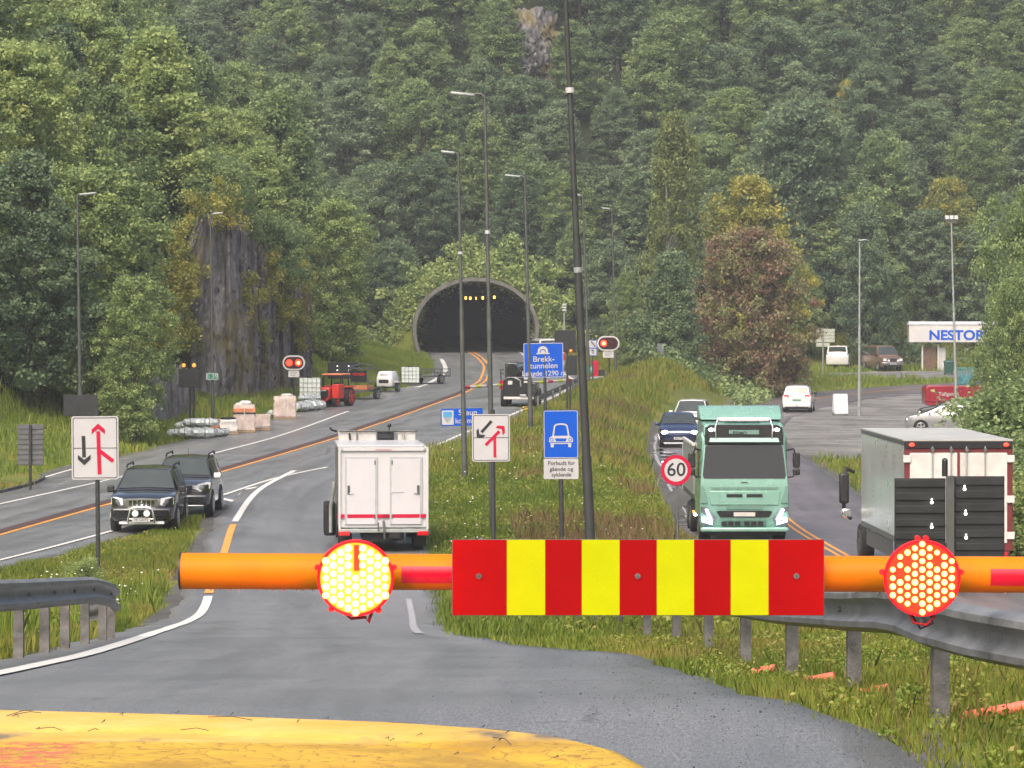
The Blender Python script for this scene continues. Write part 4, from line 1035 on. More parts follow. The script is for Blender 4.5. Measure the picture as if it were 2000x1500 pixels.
# motor road sign
d = 90; s4 = sign_root('motor_road_sign', 'blue sign with a white car front above a white text plate', 1097, d, -.4)
k4 = F/d; u4 = lambda px: (px-1096)/k4
v4 = lambda py: zof(py, d, s4)
pole(s4, 0, v4(800), .06); plate(s4, 68/k4, 94/k4, u4(1096), v4(848), 'sign_blue', 'sign_white', bw=.016, bi=.012)
plate(s4, 68/k4, 40/k4, u4(1096), v4(915.5), 'sign_white', None, rad_=.03, name='text_plate')
def sym(pts): return [(u4(1096+a), v4(852+b)) for a, b in pts]
m = MB(); W_ = 'sign_white'
def ringpoly(m, outer, inner, y, mm_):
    n = len(outer); m.add([(a, y, b) for a, b in outer]+[(a, y, b) for a, b in inner], [(i, (i+1) % n, n+(i+1) % n, n+i) for i in range(n)], mm_)
ringpoly(m, sym([(-17, 1), (-13.5, -21), (-9, -24.5), (0, -25.5), (9, -24.5), (13.5, -21), (17, 1)]), sym([(-13.5, -1), (-11, -19), (-8, -21.5), (0, -22.5), (8, -21.5), (11, -19), (13.5, -1)]), Y-.003, W_)
body = [(-13, -1), (13, -1), (19, 0), (23, 4), (23.5, 10), (22, 13.5), (17, 15), (-17, 15), (-22, 13.5), (-23.5, 10), (-23, 4), (-19, 0)]
m.poly(sym(body), Y-.004, Y-.001, W_)
for s_ in (-1, 1): m.poly(sym([(s_*14, 14), (s_*20, 14), (s_*20, 20), (s_*19, 21.5), (s_*15, 21.5), (s_*14, 20)]), Y-.003, Y-.001, W_)
m.build('car_symbol', s4)
m = MB(); gr = sym([(-12, 4), (12, 4), (9, 10), (-9, 10)]); m.poly(gr, Y-.007, Y-.0045, 'sign_blue')
for s_ in (-1, 1): m.disc((u4(1096+s_*18), v4(852+6.5)), 3.6/k4, Y-.007, Y-.0045, 'sign_blue', 16); m.disc((u4(1096+s_*18), v4(852+6.5)), 2.3/k4, Y-.0095, Y-.0075, 'sign_white', 16)
m.poly(sym([(-23, 11.5), (23, 11.5), (22.4, 13), (-22.4, 13)]), Y-.007, Y-.0045, 'sign_blue'); m.build('car_symbol_lines', s4)
for txt, py in (('Forbudt for', 904.5), ('gående og', 916), ('syklende', 927)): letters(txt, .155, 'sign_black', 'lettering', s4, (u4(1096.5), Y, v4(py)), .003, bold=.001)
# tunnel sign
d = 150; s5 = sign_root('tunnel_sign', 'blue tunnel information sign with a white tunnel symbol and three text lines', 1066, d, -1)
k5 = F/d; u5 = lambda px: (px-1065)/k5
v5 = lambda py: zof(py, d, s5)
pole(s5, 0, v5(672), .07); plate(s5, 78/k5, 68/k5, u5(1063), v5(703.5), 'sign_blue', 'sign_white', bw=.025, bi=.012)
m = MB(); cxx, czz = u5(1062), v5(691.5)
ar = lambda R, h: [(cxx+R*math.cos(rad(a)), czz+h+R*.95*math.sin(rad(a))) for a in range(0, 181, 12)]
m.poly([(cxx-13/k5, czz), (cxx+13/k5, czz), (cxx+13/k5, czz+2/k5), (cxx-13/k5, czz+2/k5)], Y-.006, Y-.002, W_)
ringpoly(m, [(cxx+10/k5, czz+2/k5)]+ar(10/k5, 6/k5)+[(cxx-10/k5, czz+2/k5)], [(cxx+6/k5, czz+2/k5)]+ar(6/k5, 4/k5)+[(cxx-6/k5, czz+2/k5)], Y-.006, W_)
m.poly([(cxx+4.6/k5, czz+2/k5)]+ar(4.6/k5, 3.5/k5)+[(cxx-4.6/k5, czz+2/k5)], Y-.006, Y-.002, W_); m.build('tunnel_symbol', s5)
for txt, py, sz in (('Brekk-', 701.5, .36), ('tunnelen', 714.5, .36), ('Lengde 1290 m', 729.5, .32)): letters(txt, sz, 'sign_white', 'lettering', s5, (u5(1063.5), Y-.002, v5(py)), .004, bold=.003)
# speed limit
d = 88; s6 = sign_root('speed_sign', 'round red-rimmed 60 speed limit sign above a grey diamond back', 1323, d, 0)
k6 = F/d; u6 = lambda px: (px-1323)/k6
v6 = lambda py: zof(py, d, s6)
pole(s6, 0, v6(892), .035, 'galvanised')
m = MB(); m.disc((u6(1320), v6(918)), 30/k6, -.058, -.04, 'sign_grey'); m.disc((u6(1320), v6(918)), 29.8/k6, -.062, -.0585, 'sign_red'); m.build('red_disc', s6)
m = MB(); m.disc((u6(1320), v6(918)), 22.5/k6, -.067, -.0625, 'sign_white'); m.build('white_disc', s6)
letters('60', .5, 'sign_black', 'numerals', s6, (u6(1320.5), -.069, v6(918)), .003, bold=.005, width=.48)
m = MB(); cx, cz, q = u6(1324), v6(973), 27/k6; m.poly([(cx-q, cz), (cx, cz-q*.92), (cx+q, cz), (cx, cz+q*.92)], -.05, -.035, 'sign_grey'); m.build('diamond_back', s6)

# backs of signs and the other roadside boards
def slat_back(name, label, px0, px1, py0, py1, d, polepx, slats, matname, lamps=(), cat='road sign', pole_r=.05, polemat='pole_dark', lean=0):
    r = sign_root(name, label, polepx, d, lean, cat); k = F/d
    uu = lambda px: (px-polepx)/k
    zt, zb = zof(py0, d, r), zof(py1, d, r); m = MB()
    m.b2((uu(px0), -.02, zb), (uu(px1), .0, zt), matname)
    if slats:
        h = (zt-zb)/slats
        for i in range(slats): m.b2((uu(px0)+.01, -.045, zb+h*(i+.12)), (uu(px1)-.01, -.0205, zb+h*(i+.62)), matname)
    m.build('sign_back', r, bevel=.004 if slats else .01)
    if slats and not lamps or slats == 0:
        pole(r, 0, zt-.02, pole_r, polemat, y=-.045-pole_r if slats else pole_r+.01)
    for (px, py, mm_, rr_) in lamps:
        m = MB(); m.sphere((uu(px), -.05, zof(py, d, r)), rr_, mm_, 8, 6); m.build('lamp', r, smooth=60)
    return r, uu
glow('white_led', (1, .97, .9), 3.0); glow('amber_glow', (1.0, .3, .04), .9)
slat_back('road_sign', 'grey slatted back of a road sign on the grass islet', 35, 85, 829, 909, 113.5, 60, 8, 'sign_grey')
slat_back('road_sign', 'dark board half hidden behind the long red arrow sign', 124, 191, 771, 812, 132, 150, 0, 'board_black')
r, uu = slat_back('matrix_sign', 'blank black board with two amber lamps on top beside the rock', 349, 390, 721, 757, 152, 371, 0, 'board_black', ((359, 713.5, 'amber_glow', .09), (379, 713.5, 'amber_glow', .09)))
pole(r, uu(378), zof(752, 152, r), .05, y=.06)
m = MB(); m.b2((uu(350), -.03, zof(756, 152, r)), (uu(389), -.0205, zof(722, 152, r)), 'pole_dark'); m.build('screen', r)
r, uu = slat_back('direction_board', 'black board with six tiny white lights behind the box trailer', 640, 700, 708, 740, 193, 669, 0, 'board_black', [(a, b, 'white_led', .03) for a in (659, 681) for b in (715, 723, 731)])
r, uu = slat_back('variable_sign', 'tall dark back of a sign behind the tunnel name sign', 1083, 1125, 645, 688, 168, 1108, 0, 'board_black', (), pole_r=.05)
m = MB(); m.b2((uu(1106), -.02, zof(733, 168, r)), (uu(1127), 0, zof(694, 168, r)), 'board_black'); m.build('lower_board', r, bevel=.01)
m = MB(); m.sphere((uu(1115), -.06, zof(686, 168, r)), .1, 'amber_lens', 10, 6); m.build('lamp', r, smooth=60)
pole(r, uu(1113.5), zof(740, 168, r), .05, y=.06)
# the big slatted board back beside the silver lorry
d = 45; r = sign_root('direction_board', 'large black slatted back of a direction board in front of the silver lorry', 1855, d, 0)
k = F/d; uu = lambda px: (px-1855)/k; vv = lambda py: zof(py, d, r)
for a, b, c0, c1 in ((1747, 1847, 934, 1152), (1864, 1962, 930, 1152)):
    m = MB(); m.b2((uu(a), 0, vv(c1)), (uu(b), .015, vv(c0)), 'board_black'); h = 25.5/k; z = vv(c0)-.02
    while z-h > vv(c1): m.b2((uu(a)+.012, -.028, z-h*.55), (uu(b)-.012, -.0005, z), 'board_black'); z -= h
    m.build('slatted_half', r, bevel=.004)
m = MB(); m.b2((uu(1848), -.06, -.4), (uu(1863), .03, vv(929)), 'pole_grey'); m.build('post', r, bevel=.006)
m = MB(); m.cyl((uu(1845), -.02, vv(930)), (uu(1845), -.02, vv(902)), .04, 'black_plastic'); m.sphere((uu(1845), -.02, vv(900)), .042, 'pole_dark'); m.build('top_lamp', r, smooth=40)
for px, py in ((1819, 981), (1819, 1029), (1883, 955), (1885, 1003), (1886, 1050)):
    m = MB(); m.sphere((uu(px), -.05, vv(py)), .021, 'white_led', 8, 5); m.sphere((uu(px), -.05, vv(py-6)), .012, 'white_led', 6, 4); m.build('pilot_light', r, smooth=60)
# red light signals
glow('signal_red', (1.0, .02, .008), 4); glow('signal_hot', (1.0, .28, .05), 9); mat('signal_dark', (.03, .005, .006), .3)
def signal(label, cx, cy, d, lit, polepx, polebase=True):
    r = sign_root('traffic_signal', label, polepx, d, 0, 'traffic signal'); k = F/d
    uu = lambda px: (px-polepx)/k; vv = lambda py: zof(py, d, r)
    m = MB(); m.poly(rrect(44/k, 29/k, 14.4/k, uu(cx), vv(cy)), -.1, -.05, 'plate_white'); m.build('backing_board', r)
    m = MB(); m.poly(rrect(38/k, 23/k, 11.4/k, uu(cx), vv(cy)), -.115, -.101, 'signal_dark'); m.build('signal_face', r)
    for i, dx in enumerate((-9, 9)):
        m = MB(); m.disc((uu(cx+dx), vv(cy)), 6.2/k, -.13, -.116, 'signal_red' if lit[i] else 'signal_dark', 20)
        l = m.build('red_lamp', r)
        if lit[i] > 1: m = MB(); m.disc((uu(cx+dx), vv(cy)), 2.8/k, -.134, -.131, 'signal_hot', 16); m.build('lamp_core', l)
    m = MB(); m.poly(rrect(21/k, 12/k, .03, uu(cx), vv(cy+22)), -.07, -.05, 'plate_white')
    m.build('text_plate', r)
    m = MB()
    for i in range(3): m.b2((uu(cx-7), -.074, vv(cy+19+i*3)), (uu(cx+7-2*i), -.0705, vv(cy+18.2+i*3)), 'sign_grey')
    m.build('small_print', r)
    pole(r, 0, vv(cy-8), .05, 'pole_dark'); return r
signal('oval red stop signal with both lamps lit beside the pallets', 574, 708.5, 172, (1, 2), 575)
signal('oval red stop signal with one lit lamp above the far barrier', 1188, 670.5, 212, (2, 0), 1190)
# route number sign on the lamp pole, small white sign near the tunnel
def small_sign(name, label, cx, cy, w, h, d, face, border=None, txt=None, tm='sign_white', cat='road sign', ts=.3, post=False):
    x = (cx-1000)*d/F; r = thing(name, label, cat, (x, d, gz(x, d))); k = F/d; z = zof(cy, d, r)
    plate(r, w/k, h/k, 0, z, face, border, rad_=.04, y=-.14, bw=.03, bi=.01)
    if post: pole(r, 0, z+h/k/2-.02, .04, y=-.08)
    else: m = MB(); m.b2((-.05, -.12, z-.05), (.05, -.04, z+.05), 'galvanised'); m.build('clamp', r)
    if txt: letters(txt, ts, tm, 'lettering', r, (0, -.152, z), .004, bold=.004)
    return r
small_sign('route_sign', 'small green E 39 route sign fixed to the slim lamp pole by the rock', 415, 735, 24, 14, 156, 'sign_green', 'sign_white', 'E 39', ts=.3)
r = small_sign('lane_sign', 'white and blue framed lane sign beside the thick pole', 1157.5, 679.5, 17, 31, 204, 'sign_white', 'sign_blue', post=True)
k = F/204
m = MB()
for (a, b) in (((-.1, .35), (.12, .12)), ((.12, .12), (.15, .02))): bar(m, (a[0], zof(677, 204, r)+a[1]-.05), (b[0], zof(677, 204, r)+b[1]-.05), .06, -.153, 'sign_black')
bar(m, (.02, zof(691, 204, r)), (.02, zof(683, 204, r)), .06, -.153, 'sign_black'); bar(m, (-.1, zof(684, 204, r)), (.02, zof(683, 204, r)), .05, -.153, 'sign_black')
m.b2((-.25, -.152, zof(680.8, 204, r)), (.25, -.146, zof(679, 204, r)), 'sign_blue'); m.build('symbol', r)
# emergency cabinet
x, y = (1158-1000)*210/F, 210; r = thing('emergency_cabinet', 'red cabinet with a green sign beside the far barrier', 'cabinet', (x, y, gz(x, y)))
k = F/y; m = MB(); m.b2((-.1, -.2, -.2), (.34, .25, zof(705, y, r)), 'sign_red'); m.build('cabinet_body', r, bevel=.02)
m = MB(); m.b2((-.4, -.3, zof(728, y, r)), (.04, -.27, zof(714, y, r)), 'sign_green'); m.build('green_plate', r); letters('39', .28, 'sign_white', 'lettering', r, (-.18, -.304, zof(721, y, r)), .004, bold=.006)
m = MB(); m.b2((.36, -.1, -.2), (.75, .25, zof(722, y, r)), 'board_black'); m.build('control_box', r, bevel=.02)
# chevron marker
x, y = (1026-1000)*172/F, 172; r = thing('hazard_marker', 'black and yellow striped marker plate at the guardrail end', 'road marker', (x, y, gz(x, y)))
mat('marker_yellow', (.8, .5, .03), .4); m = MB(); k = F/y; w, h = 11/k, 22/k; z0 = zof(816, y, r)
m.b2((-w/2, -.05, z0), (w/2, -.03, z0+h), 'marker_yellow'); m.build('plate', r)
m = MB()
for i in range(4):
    a = z0+h*(.02+i*.25); m.poly([(-w/2, a), (w/2, a+h*.14), (w/2, min(z0+h, a+h*.27)), (-w/2, min(z0+h, a+h*.12))], -.056, -.051, 'sign_black')
m.build('stripe', r); pole(r, 0, z0+h*.9, .03)
# far barrier
p1 = Vector(((1180-1000)*206/F, 206, CZ+(HORIZON-738)*206/F)); p0 = Vector(((906-1000)*187/F, 187, CZ+(HORIZON-757)*187/F))
r = thing('barrier_gate', 'thin white, red and yellow barrier arm lowered across the main road before the tunnel', 'barrier', (p1.x, p1.y, gz(p1.x, p1.y)))
L = r.location; m = MB(); nseg = 28
for i in range(nseg):
    a = p0.lerp(p1, i/nseg)-L; b = p0.lerp(p1, (i+1)/nseg)-L; c = ['sign_red', 'plate_white', 'panel_yellow', 'plate_white'][i % 4] if i < 24 else 'plate_white'
    if i == 7: c = 'sign_red'
    m.cyl(a, b, .085 if i < 24 else .11, c, n=8, caps=i in (0, nseg-1))
m.build('arm_pole', r, smooth=50)
q = p0.lerp(p1, .27)-L; m = MB(); m.box(q+Vector((0, -.12, 0)), (.6, .03, .5), 'sign_red'); m.build('red_plate', r)
m = MB(); m.box((.25, .1, (p1.z-L.z)/2), (.5, .45, p1.z-L.z+.35), 'board_black'); m.build('drive_cabinet', r, bevel=.03)

# ------------------------------------------------------------------ street lamps
def lamp(label, top, basepx, d, arm_len, matname='pole_grey', r0=.09, r1=.045, bands=(), headlen=.7, flood=False, group='street lamps along the main road', base_y=None):
    """top = (px, py) of the pole top"""
    xb = (basepx-1000)*d/F; root = thing('street_lamp', label, 'street lamp', (xb, d, gz(xb, d)), 0, group)
    k = F/d; xt = (top[0]-1000)*d/F-xb; zt = zof(top[1], d, root); z3 = [0, .22, .55, 1]
    P = lambda t: Vector((xt*t, 0, zt*t))
    m = MB(); m.tube([P(-.03), P(.2), P(.2), P(.52), P(.52), P(1)], [r0*1.25, r0*1.2, r0, r0*.95, r0*.78, r1], matname, 12); pl = m.build('pole', root, smooth=40)
    for t, c in bands:
        m = MB(); m.cyl(P(t), P(t+.008), r0*1.05, c, n=12); m.build('band', pl, smooth=40)
    m = MB()
    if flood:
        m.cyl(P(.99)+Vector((-.35, 0, 0)), P(.99)+Vector((.35, 0, 0)), .04, 'pole_light'); m.build('crossbar', root, smooth=40)
        for dx in (-.28, 0, .28):
            m = MB(); m.box(P(1)+Vector((dx, -.1, .12)), (.24, .2, .3), 'pole_light', Matrix.Rotation(rad(-35), 3, 'X')); m.build('floodlight', root, bevel=.02)
        return root
    sgn = 1 if arm_len > 0 else -1
    if abs(arm_len) > .5:
        m.tube([P(.995), P(1)+Vector((sgn*.12, 0, .04)), P(1)+Vector((arm_len-sgn*headlen, 0, .03))], [r1, r1*.9, r1*.7], matname, 8); m.build('arm', root, smooth=40)
    m = MB(); e = P(1)+Vector((arm_len-sgn*headlen/2, 0, .03)); m.box(e, (headlen, .26, .09), 'pole_light' if matname != 'pole_dark' else matname, Matrix.Rotation(sgn*rad(-6), 3, 'Y')); m.build('lamp_head', root, bevel=.03)
    return root
lamp('thick dark lamp pole rising past the top of the view beside the blue car sign', (1098, -150), 1157, 78, -1.6, 'pole_dark', .1, .05, ((.745, 'plate_white'), (.475, 'pole_light')))
lamp('tall street lamp with a long arm, its pole behind the slanting arrow sign', (947, 186), 963, 95, -.98, 'pole_grey', .075, .045, ((.685, 'plate_white'),))
lamp('street lamp whose pole stands in front of the blue place sign', (895, 299), 908, 119, -.62, 'pole_grey', .085, .045, ((.69, 'plate_white'),), .5)
lamp('street lamp behind the tunnel name sign with a short arm', (1025, 345), 1037, 150, -.9, 'pole_grey', .095, .05, (), .7)
lamp('slim street lamp beyond the oval signal at the far barrier', (1195, 408), 1203, 218, -.65, 'pole_grey', .075, .045, (), .5)
lamp('slim street lamp close behind the thick dark pole', (1138, 382), 1151, 200, -.6, 'pole_grey', .08, .045, (), .5)
lamp('slim lamp pole carrying the green route sign by the rock', (411, 418), 416, 156, .6, 'pole_grey', .07, .04, (), .5)
lamp('lamp pole among the trees by the half hidden dark board', (151, 380), 157, 139, .8, 'pole_grey', .08, .045, (), .7)
lamp('pale street lamp with a flat head beside the white A-board', (1679, 470), 1678, 201, .42, 'pole_light', .08, .05, (), .5, group='lamp poles by the side road')
lamp('pale floodlight mast in front of the red van', (1858, 430), 1868, 205, 0, 'pole_light', .08, .05, (), .5, True, group='lamp poles by the side road')
x, y = PX(1102, 240); r = thing('camera_mast', 'slim grey mast with three small white units beside the tunnel', 'mast', (x, y, gz(x, y)))
k = F/y; zt = zof(592, y, r); m = MB(); m.cyl((0, 0, -.4), (0, 0, zt), .07, 'pole_light'); m.build('pole', r, smooth=40)
for i in range(3): m = MB(); m.box((0, -.08, zt-.12-.2*i), (.3, .25, .12), 'plate_white'); m.build('camera_unit', r, bevel=.02)
# fallen marker tubes in the grass
mat('marker_orange', (.8, .16, .1), .5, 0, .15, 9)
for i, (px, d, L_, a, lab, up) in enumerate(((1588, 26.5, .36, 205, 'pink-orange plastic tube lying in grass between two guardrail posts', .13), (1490, 29, .22, 185, 'orange tube end in the grass behind the post at the striped panel corner', .14), (1700, 24, .26, 190, 'short orange tube beside a guardrail post foot', .12), (1945, 20.5, .42, 168, 'long orange tube in the grass beyond the thickest guardrail post', .12), (967, 72, .5, 90, 'pink tube standing in the grass under the striped panel', .25))):
    x = (px-1000)*d/F; r = thing('marker_tube', lab, 'marker tube', (x, d, gz(x, d)+up-(.075 if i < 4 else 0)), 0, None)
    dr = Vector((math.cos(rad(a)), .3, -.22)) if i < 4 else Vector((-.2, 0, 1)); m = MB(); m.tube([dr*-L_/2, dr*(L_/2-.03), dr*L_/2], [.036, .036, .022], 'marker_orange', 10); m.build('tube_body', r, smooth=50)
# ------------------------------------------------------------------ vehicles
mat('paint_black', (.012, .013, .018), .16, .3, .1, 3, coat=1)
mat('paint_graphite', (.03, .032, .036), .18, .4, .1, 3, coat=1)
mat('paint_blue', (.012, .022, .075), .2, .3, .1, 3, coat=.6)
mat('paint_white', (.6, .6, .6), .22, 0, .03, 3, coat=.6)
mat('paint_brown', (.17, .105, .075), .3, .2, .12, 3, coat=.4)
mat('paint_silver', (.42, .43, .44), .25, .7, .08, 3, coat=.5)
mat('paint_darkred', (.24, .006, .02), .3, 0, .1, 3, coat=.4)
mat('paint_mint', (.18, .35, .28), .27, .1, .06, 2, coat=.6)
mat('mint_dark', (.13, .24, .2), .35, .1, .1, 3)
mat('aluminium', (.66, .68, .66), .3, .6, .1, 1.2)
mat('lorry_glass', (.01, .011, .012), .08)
mat('arch_black', (.008, .008, .009), .8, 0, .2, 9)
glow('headlight_on', (1.0, .97, 1.0), 6.0); glow('drl_violet', (.85, .82, 1.0), 6.0); glow('tail_on', (1.0, .03, .015), 2.5)
def seg_face(m, pts, matname): m.add(pts, [tuple(range(len(pts)))], matname)
def wheel(root, x, y, r, w, alloy='rim_alloy'):
    """a wheel whose axle runs along x; its outer face on the side of sign(x)"""
    s = 1 if x > 0 else -1
    m = MB(); prof = [(-w/2, r*.72), (-w/2, r*.93), (-w*.36, r), (w*.36, r), (w/2, r*.93), (w/2, r*.66)]
    n = 24; m.loft([[(x+a, y+b*math.cos(2*math.pi*i/n), r+b*math.sin(2*math.pi*i/n)) for i in range(n)] for a, b in prof], 'rubber'); t = m.build('wheel', root, smooth=40)
    m = MB(); xo = x+s*w*.44
    m.cyl((xo-s*.02, y, r), (xo+s*.004, y, r), r*.64, alloy if False else 'arch_black', n=20)
    for k in range(5):
        a = 2*math.pi*k/5+.3; d = Vector((0, math.cos(a), math.sin(a))); q = Vector((0, -math.sin(a), math.cos(a))); c = Vector((xo+s*.012, y, r))
        vs = []
        for dx in (0, s*.02):
            for rr_, ww in ((.06, .07), (.62, .11)):
                for sg in (-1, 1): vs.append(c+d*rr_*r+q*sg*ww*r+Vector((dx, 0, 0)))
        m.add(vs, [(0, 1, 3, 2), (4, 6, 7, 5), (0, 2, 6, 4), (1, 5, 7, 3), (2, 3, 7, 6), (0, 4, 5, 1)], alloy)
    m.cyl((xo, y, r), (xo+s*.035, y, r), r*.17, alloy, n=12)
    m.tube([(xo+s*.02, y+r*.65*math.cos(2*math.pi*i/20), r+r*.65*math.sin(2*math.pi*i/20)) for i in range(21)], r*.045, alloy, 5); m.build('rim', t, smooth=40)
    return t
def heading(bearing): return rad(-bearing)
def place(root, px, py, bearing, d=None):
    """puts a vehicle on the road where its contact line shows at (px, py); bearing in degrees clockwise from straight ahead"""
    p = at(px, d) if d else GP(px, py, 20); root.location = p; root.rotation_euler = (0, 0, heading(bearing)); return p
def car(name, label, cat, paint, st, wheels, wr=.36, ww=.24, group=None, glass=None, zg=0):
    """front at +y. st: stations front to back (y, z sill, z belt, z roof, half sill, half belt, half roof); roof == belt where there is no cabin"""
    root = thing(name, label, cat, (0, 0, 0), 0, group)
    rings = []
    for (y, zs, zb, zr, ws, wb, wr_) in st:
        cab = zr > zb+.05
        top = [(wb*.985, zb), (wr_, zr-.05 if cab else zb+(zr-zb)*.5), (wr_*.82, zr), (0, zr+.025)]
        half = [(0, zs), (ws*.92, zs), (ws, zs+.06), (wb*1.0, zs+(zb-zs)*.45), (wb, zb-.05)]+top
        rings.append([(x, y, z) for x, z in half]+[(-x, y, z) for x, z in reversed(half[1:-1])])
    m = MB(); m.loft(rings, paint); body = m.build('body', root, smooth=32)
    root['st'] = 0
    del root['st']
    cabs = [i for i, s in enumerate(st) if s[3] > s[2]+.05]
    i0, i1 = cabs[0], cabs[-1]
    def P(i, t, f, off=0):   # point on the cabin side: t 0 belt .. 1 roof edge, f = +-1 side
        y, zs, zb, zr, ws, wb, wr_ = st[i]; return Vector((f*(wb*.985*(1-t)+wr_*t+off), y, zb*(1-t)+(zr-.05)*t))
    # windscreen between the last bonnet station and the first roof station
    a, b = st[i0-1], st[i0]
    def screen(a, b, nm, lo=.1, hi=.93, ins=.9, nout=1):
        m = MB(); vs = []; nrm = Vector((0, (a[3]-b[3])*-1, 0))
        dy, dz = b[0]-a[0], (b[3]-a[3]); n = Vector((0, abs(dz), abs(dy))).normalized(); n.y *= nout
        for t in (lo, .5*(lo+hi), hi):
            for k in range(7):
                u = -1+2*k/6; w = (a[5]*.985*(1-t)+b[6]*t)*ins; z = a[3]*(1-t)+b[3]*t; y = a[0]*(1-t)+b[0]*t
                vs.append(Vector((u*w, y, z+.025*(1-abs(u))))+n*.012)
        m.add(vs, [(r*7+c, r*7+c+1, (r+1)*7+c+1, (r+1)*7+c) for r in range(2) for c in range(6)], 'car_glass'); return m.build(nm, root, smooth=60)
    screen(a, b, 'windscreen')
    screen(st[i1+1], st[i1], 'rear_window', .28, .9, .86, -1)
    for f in (-1, 1):
        segs = list(zip(cabs[:-1], cabs[1:]))
        for (p, q) in segs:
            m = MB(); g = .045; e = Vector((0, g, 0))
            qd = [P(p, .08, f, .006)-e, P(q, .08, f, .006)+e, P(q, .9, f, .006)+e, P(p, .9, f, .006)-e]
            seg_face(m, qd, 'car_glass'); m.build('side_window', root)
        # triangular front quarter
        m = MB(); fr = st[i0-1]; pt = Vector((f*(fr[5]*.985+.004), (fr[0]+st[i0][0])/2, (st[i0][2])+.03))
        seg_face(m, [pt, P(i0, .08, f, .006)+Vector((0, .03, 0)), P(i0, .85, f, .006)+Vector((0, .03, 0))], 'car_glass'); m.build('side_window', root)
    for (wx, wy) in wheels:
        for s in (-1, 1):
            m = MB(); n = 18; xs = s*(wx+.015)
            pts = [(wy+wr*1.2*math.cos(math.pi*i/n), wr+wr*1.17*math.sin(math.pi*i/n)) for i in range(n+1)]
            m.add([(xs, a, z) for a, z in pts]+[(xs-s*.2, a, z) for a, z in pts], [tuple(range(n+1)), tuple(range(2*n+1, n, -1))]+[(i, i+1, n+2+i, n+1+i) for i in range(n)], 'arch_black'); m.build('wheel_arch', root)
            wheel(root, s*(wx-ww*.38), wy, wr, ww)
    return root
def cbox(root, name, c, size, matname, bevel=.012, parent=None, rx=0, rz=0, ry=0):
    m = MB(); m.box((0, 0, 0), size, matname); o = m.build(name, parent or root, bevel=bevel); o.location = c; o.rotation_euler = (rx, ry, rz); return o
def number_plate(root, y, z, txt, w=.52, out=1, mat_='plate_white', tm='sign_black'):
    o = cbox(root, 'number_plate', (0, y, z), (w, .015, .115), mat_, .003)
    l = letters(txt, .105, tm, 'characters', o, (0, out*.0095, 0), .003, rotz=rad(180) if out > 0 else 0, bold=.001); return o
def mirrors(root, y, z, x, matname, sz=(.2, .1, .15)):
    for s in (-1, 1):
        o = cbox(root, 'mirror', (s*(x+.11), y, z), sz, matname, .04)
        cbox(root, 'mirror_stem', (s*(x+.0), y, z-.05), (.1, .05, .04), 'black_plastic', .01)
# --- big dark SUV with the chrome bull bar
def suv_st(w=.93, h=1.78, L=2.38):
    return [(L, .5, .78, .8, .6, .66, .6), (L-.05, .36, .95, .98, .74, .78, .72), (L-.2, .34, 1.02, 1.05, .86, .88, .8), (L-.45, .34, 1.08, 1.11, .9, .92, .84), (L-1.15, .34, 1.14, 1.18, .91, w, .83),
            (L-1.32, .34, 1.13, 1.16, .91, w, .84), (L-1.95, .34, 1.12, h-.03, .91, w, .67), (L-2.4, .34, 1.11, h, .91, w, .7), (L-3.2, .34, 1.11, h, .91, w, .7), (L-4.1, .34, 1.12, h-.02, .91, w-.01, .69), (L-4.55, .36, 1.1, h-.08, .9, w-.03, .66), (L-4.7, .4, 1.02, 1.05, .86, .88, .78), (L-4.76, .5, .9, .93, .8, .82, .7)]
s = car('suv', 'black four-wheel drive with chrome bull bar and two round spotlights, parked first on the verge', 'car', 'paint_black', suv_st(), [(.93, 1.45), (.93, -1.35)], .385, .26)
place(s, 293, 1032, 179.5)
m = MB()
for px_ in (-.68, .68): m.tube([(px_, -.05, 1.79), (px_, -.15, 1.85), (px_, -1.75, 1.86), (px_, -1.85, 1.78)], .028, 'black_plastic', 8)
m.build('roof_rail', s, smooth=60)
for f in (-1, 1):
    m = MB(); m.loft([[(f*.5, 2.36, .8), (f*.52, 2.345, .98), (f*.74, 2.2, 1.02), (f*.86, 2.08, 1.0), (f*.87, 2.08, .8), (f*.7, 2.28, .76)], [(f*.5, 2.2, .8), (f*.52, 2.2, .98), (f*.74, 2.1, 1.02), (f*.84, 2.0, 1.0), (f*.84, 2.0, .8), (f*.7, 2.2, .76)]], 'lamp_glass'); hl_ = m.build('headlight', s, smooth=40); hl_.location = (f*.03, .06, .02)
    cbox(s, 'fog_lamp', (f*.68, 2.37, .5), (.24, .04, .1), 'lamp_glass', .015)
m = MB(); m.b2((-.43, 2.36, .76), (.43, 2.375, .96), 'arch_black'); g = m.build('grille', s)
m = MB()
for q in range(7): m.b2((-.39+q*.13-.018, 2.376, .77), (-.39+q*.13+.018, 2.395, .95), 'chrome')
m.b2((-.43, 2.376, .945), (.43, 2.4, .975), 'chrome'); m.b2((-.4, 2.376, .745), (.4, 2.4, .77), 'chrome'); m.b2((-.455, 2.376, .77), (-.42, 2.4, .96), 'chrome'); m.b2((.42, 2.376, .77), (.455, 2.4, .96), 'chrome')
m.tube([(.05*math.cos(a*.628), 2.4, .86+.05*math.sin(a*.628)) for a in range(11)], .008, 'chrome', 5); m.build('grille_bars', g)
cbox(s, 'bumper', (0, 2.36, .58), (1.72, .22, .32), 'paint_black', .07); cbox(s, 'bumper_lip', (0, 2.34, .3), (1.3, .12, .08), 'lamp_glass', .02)
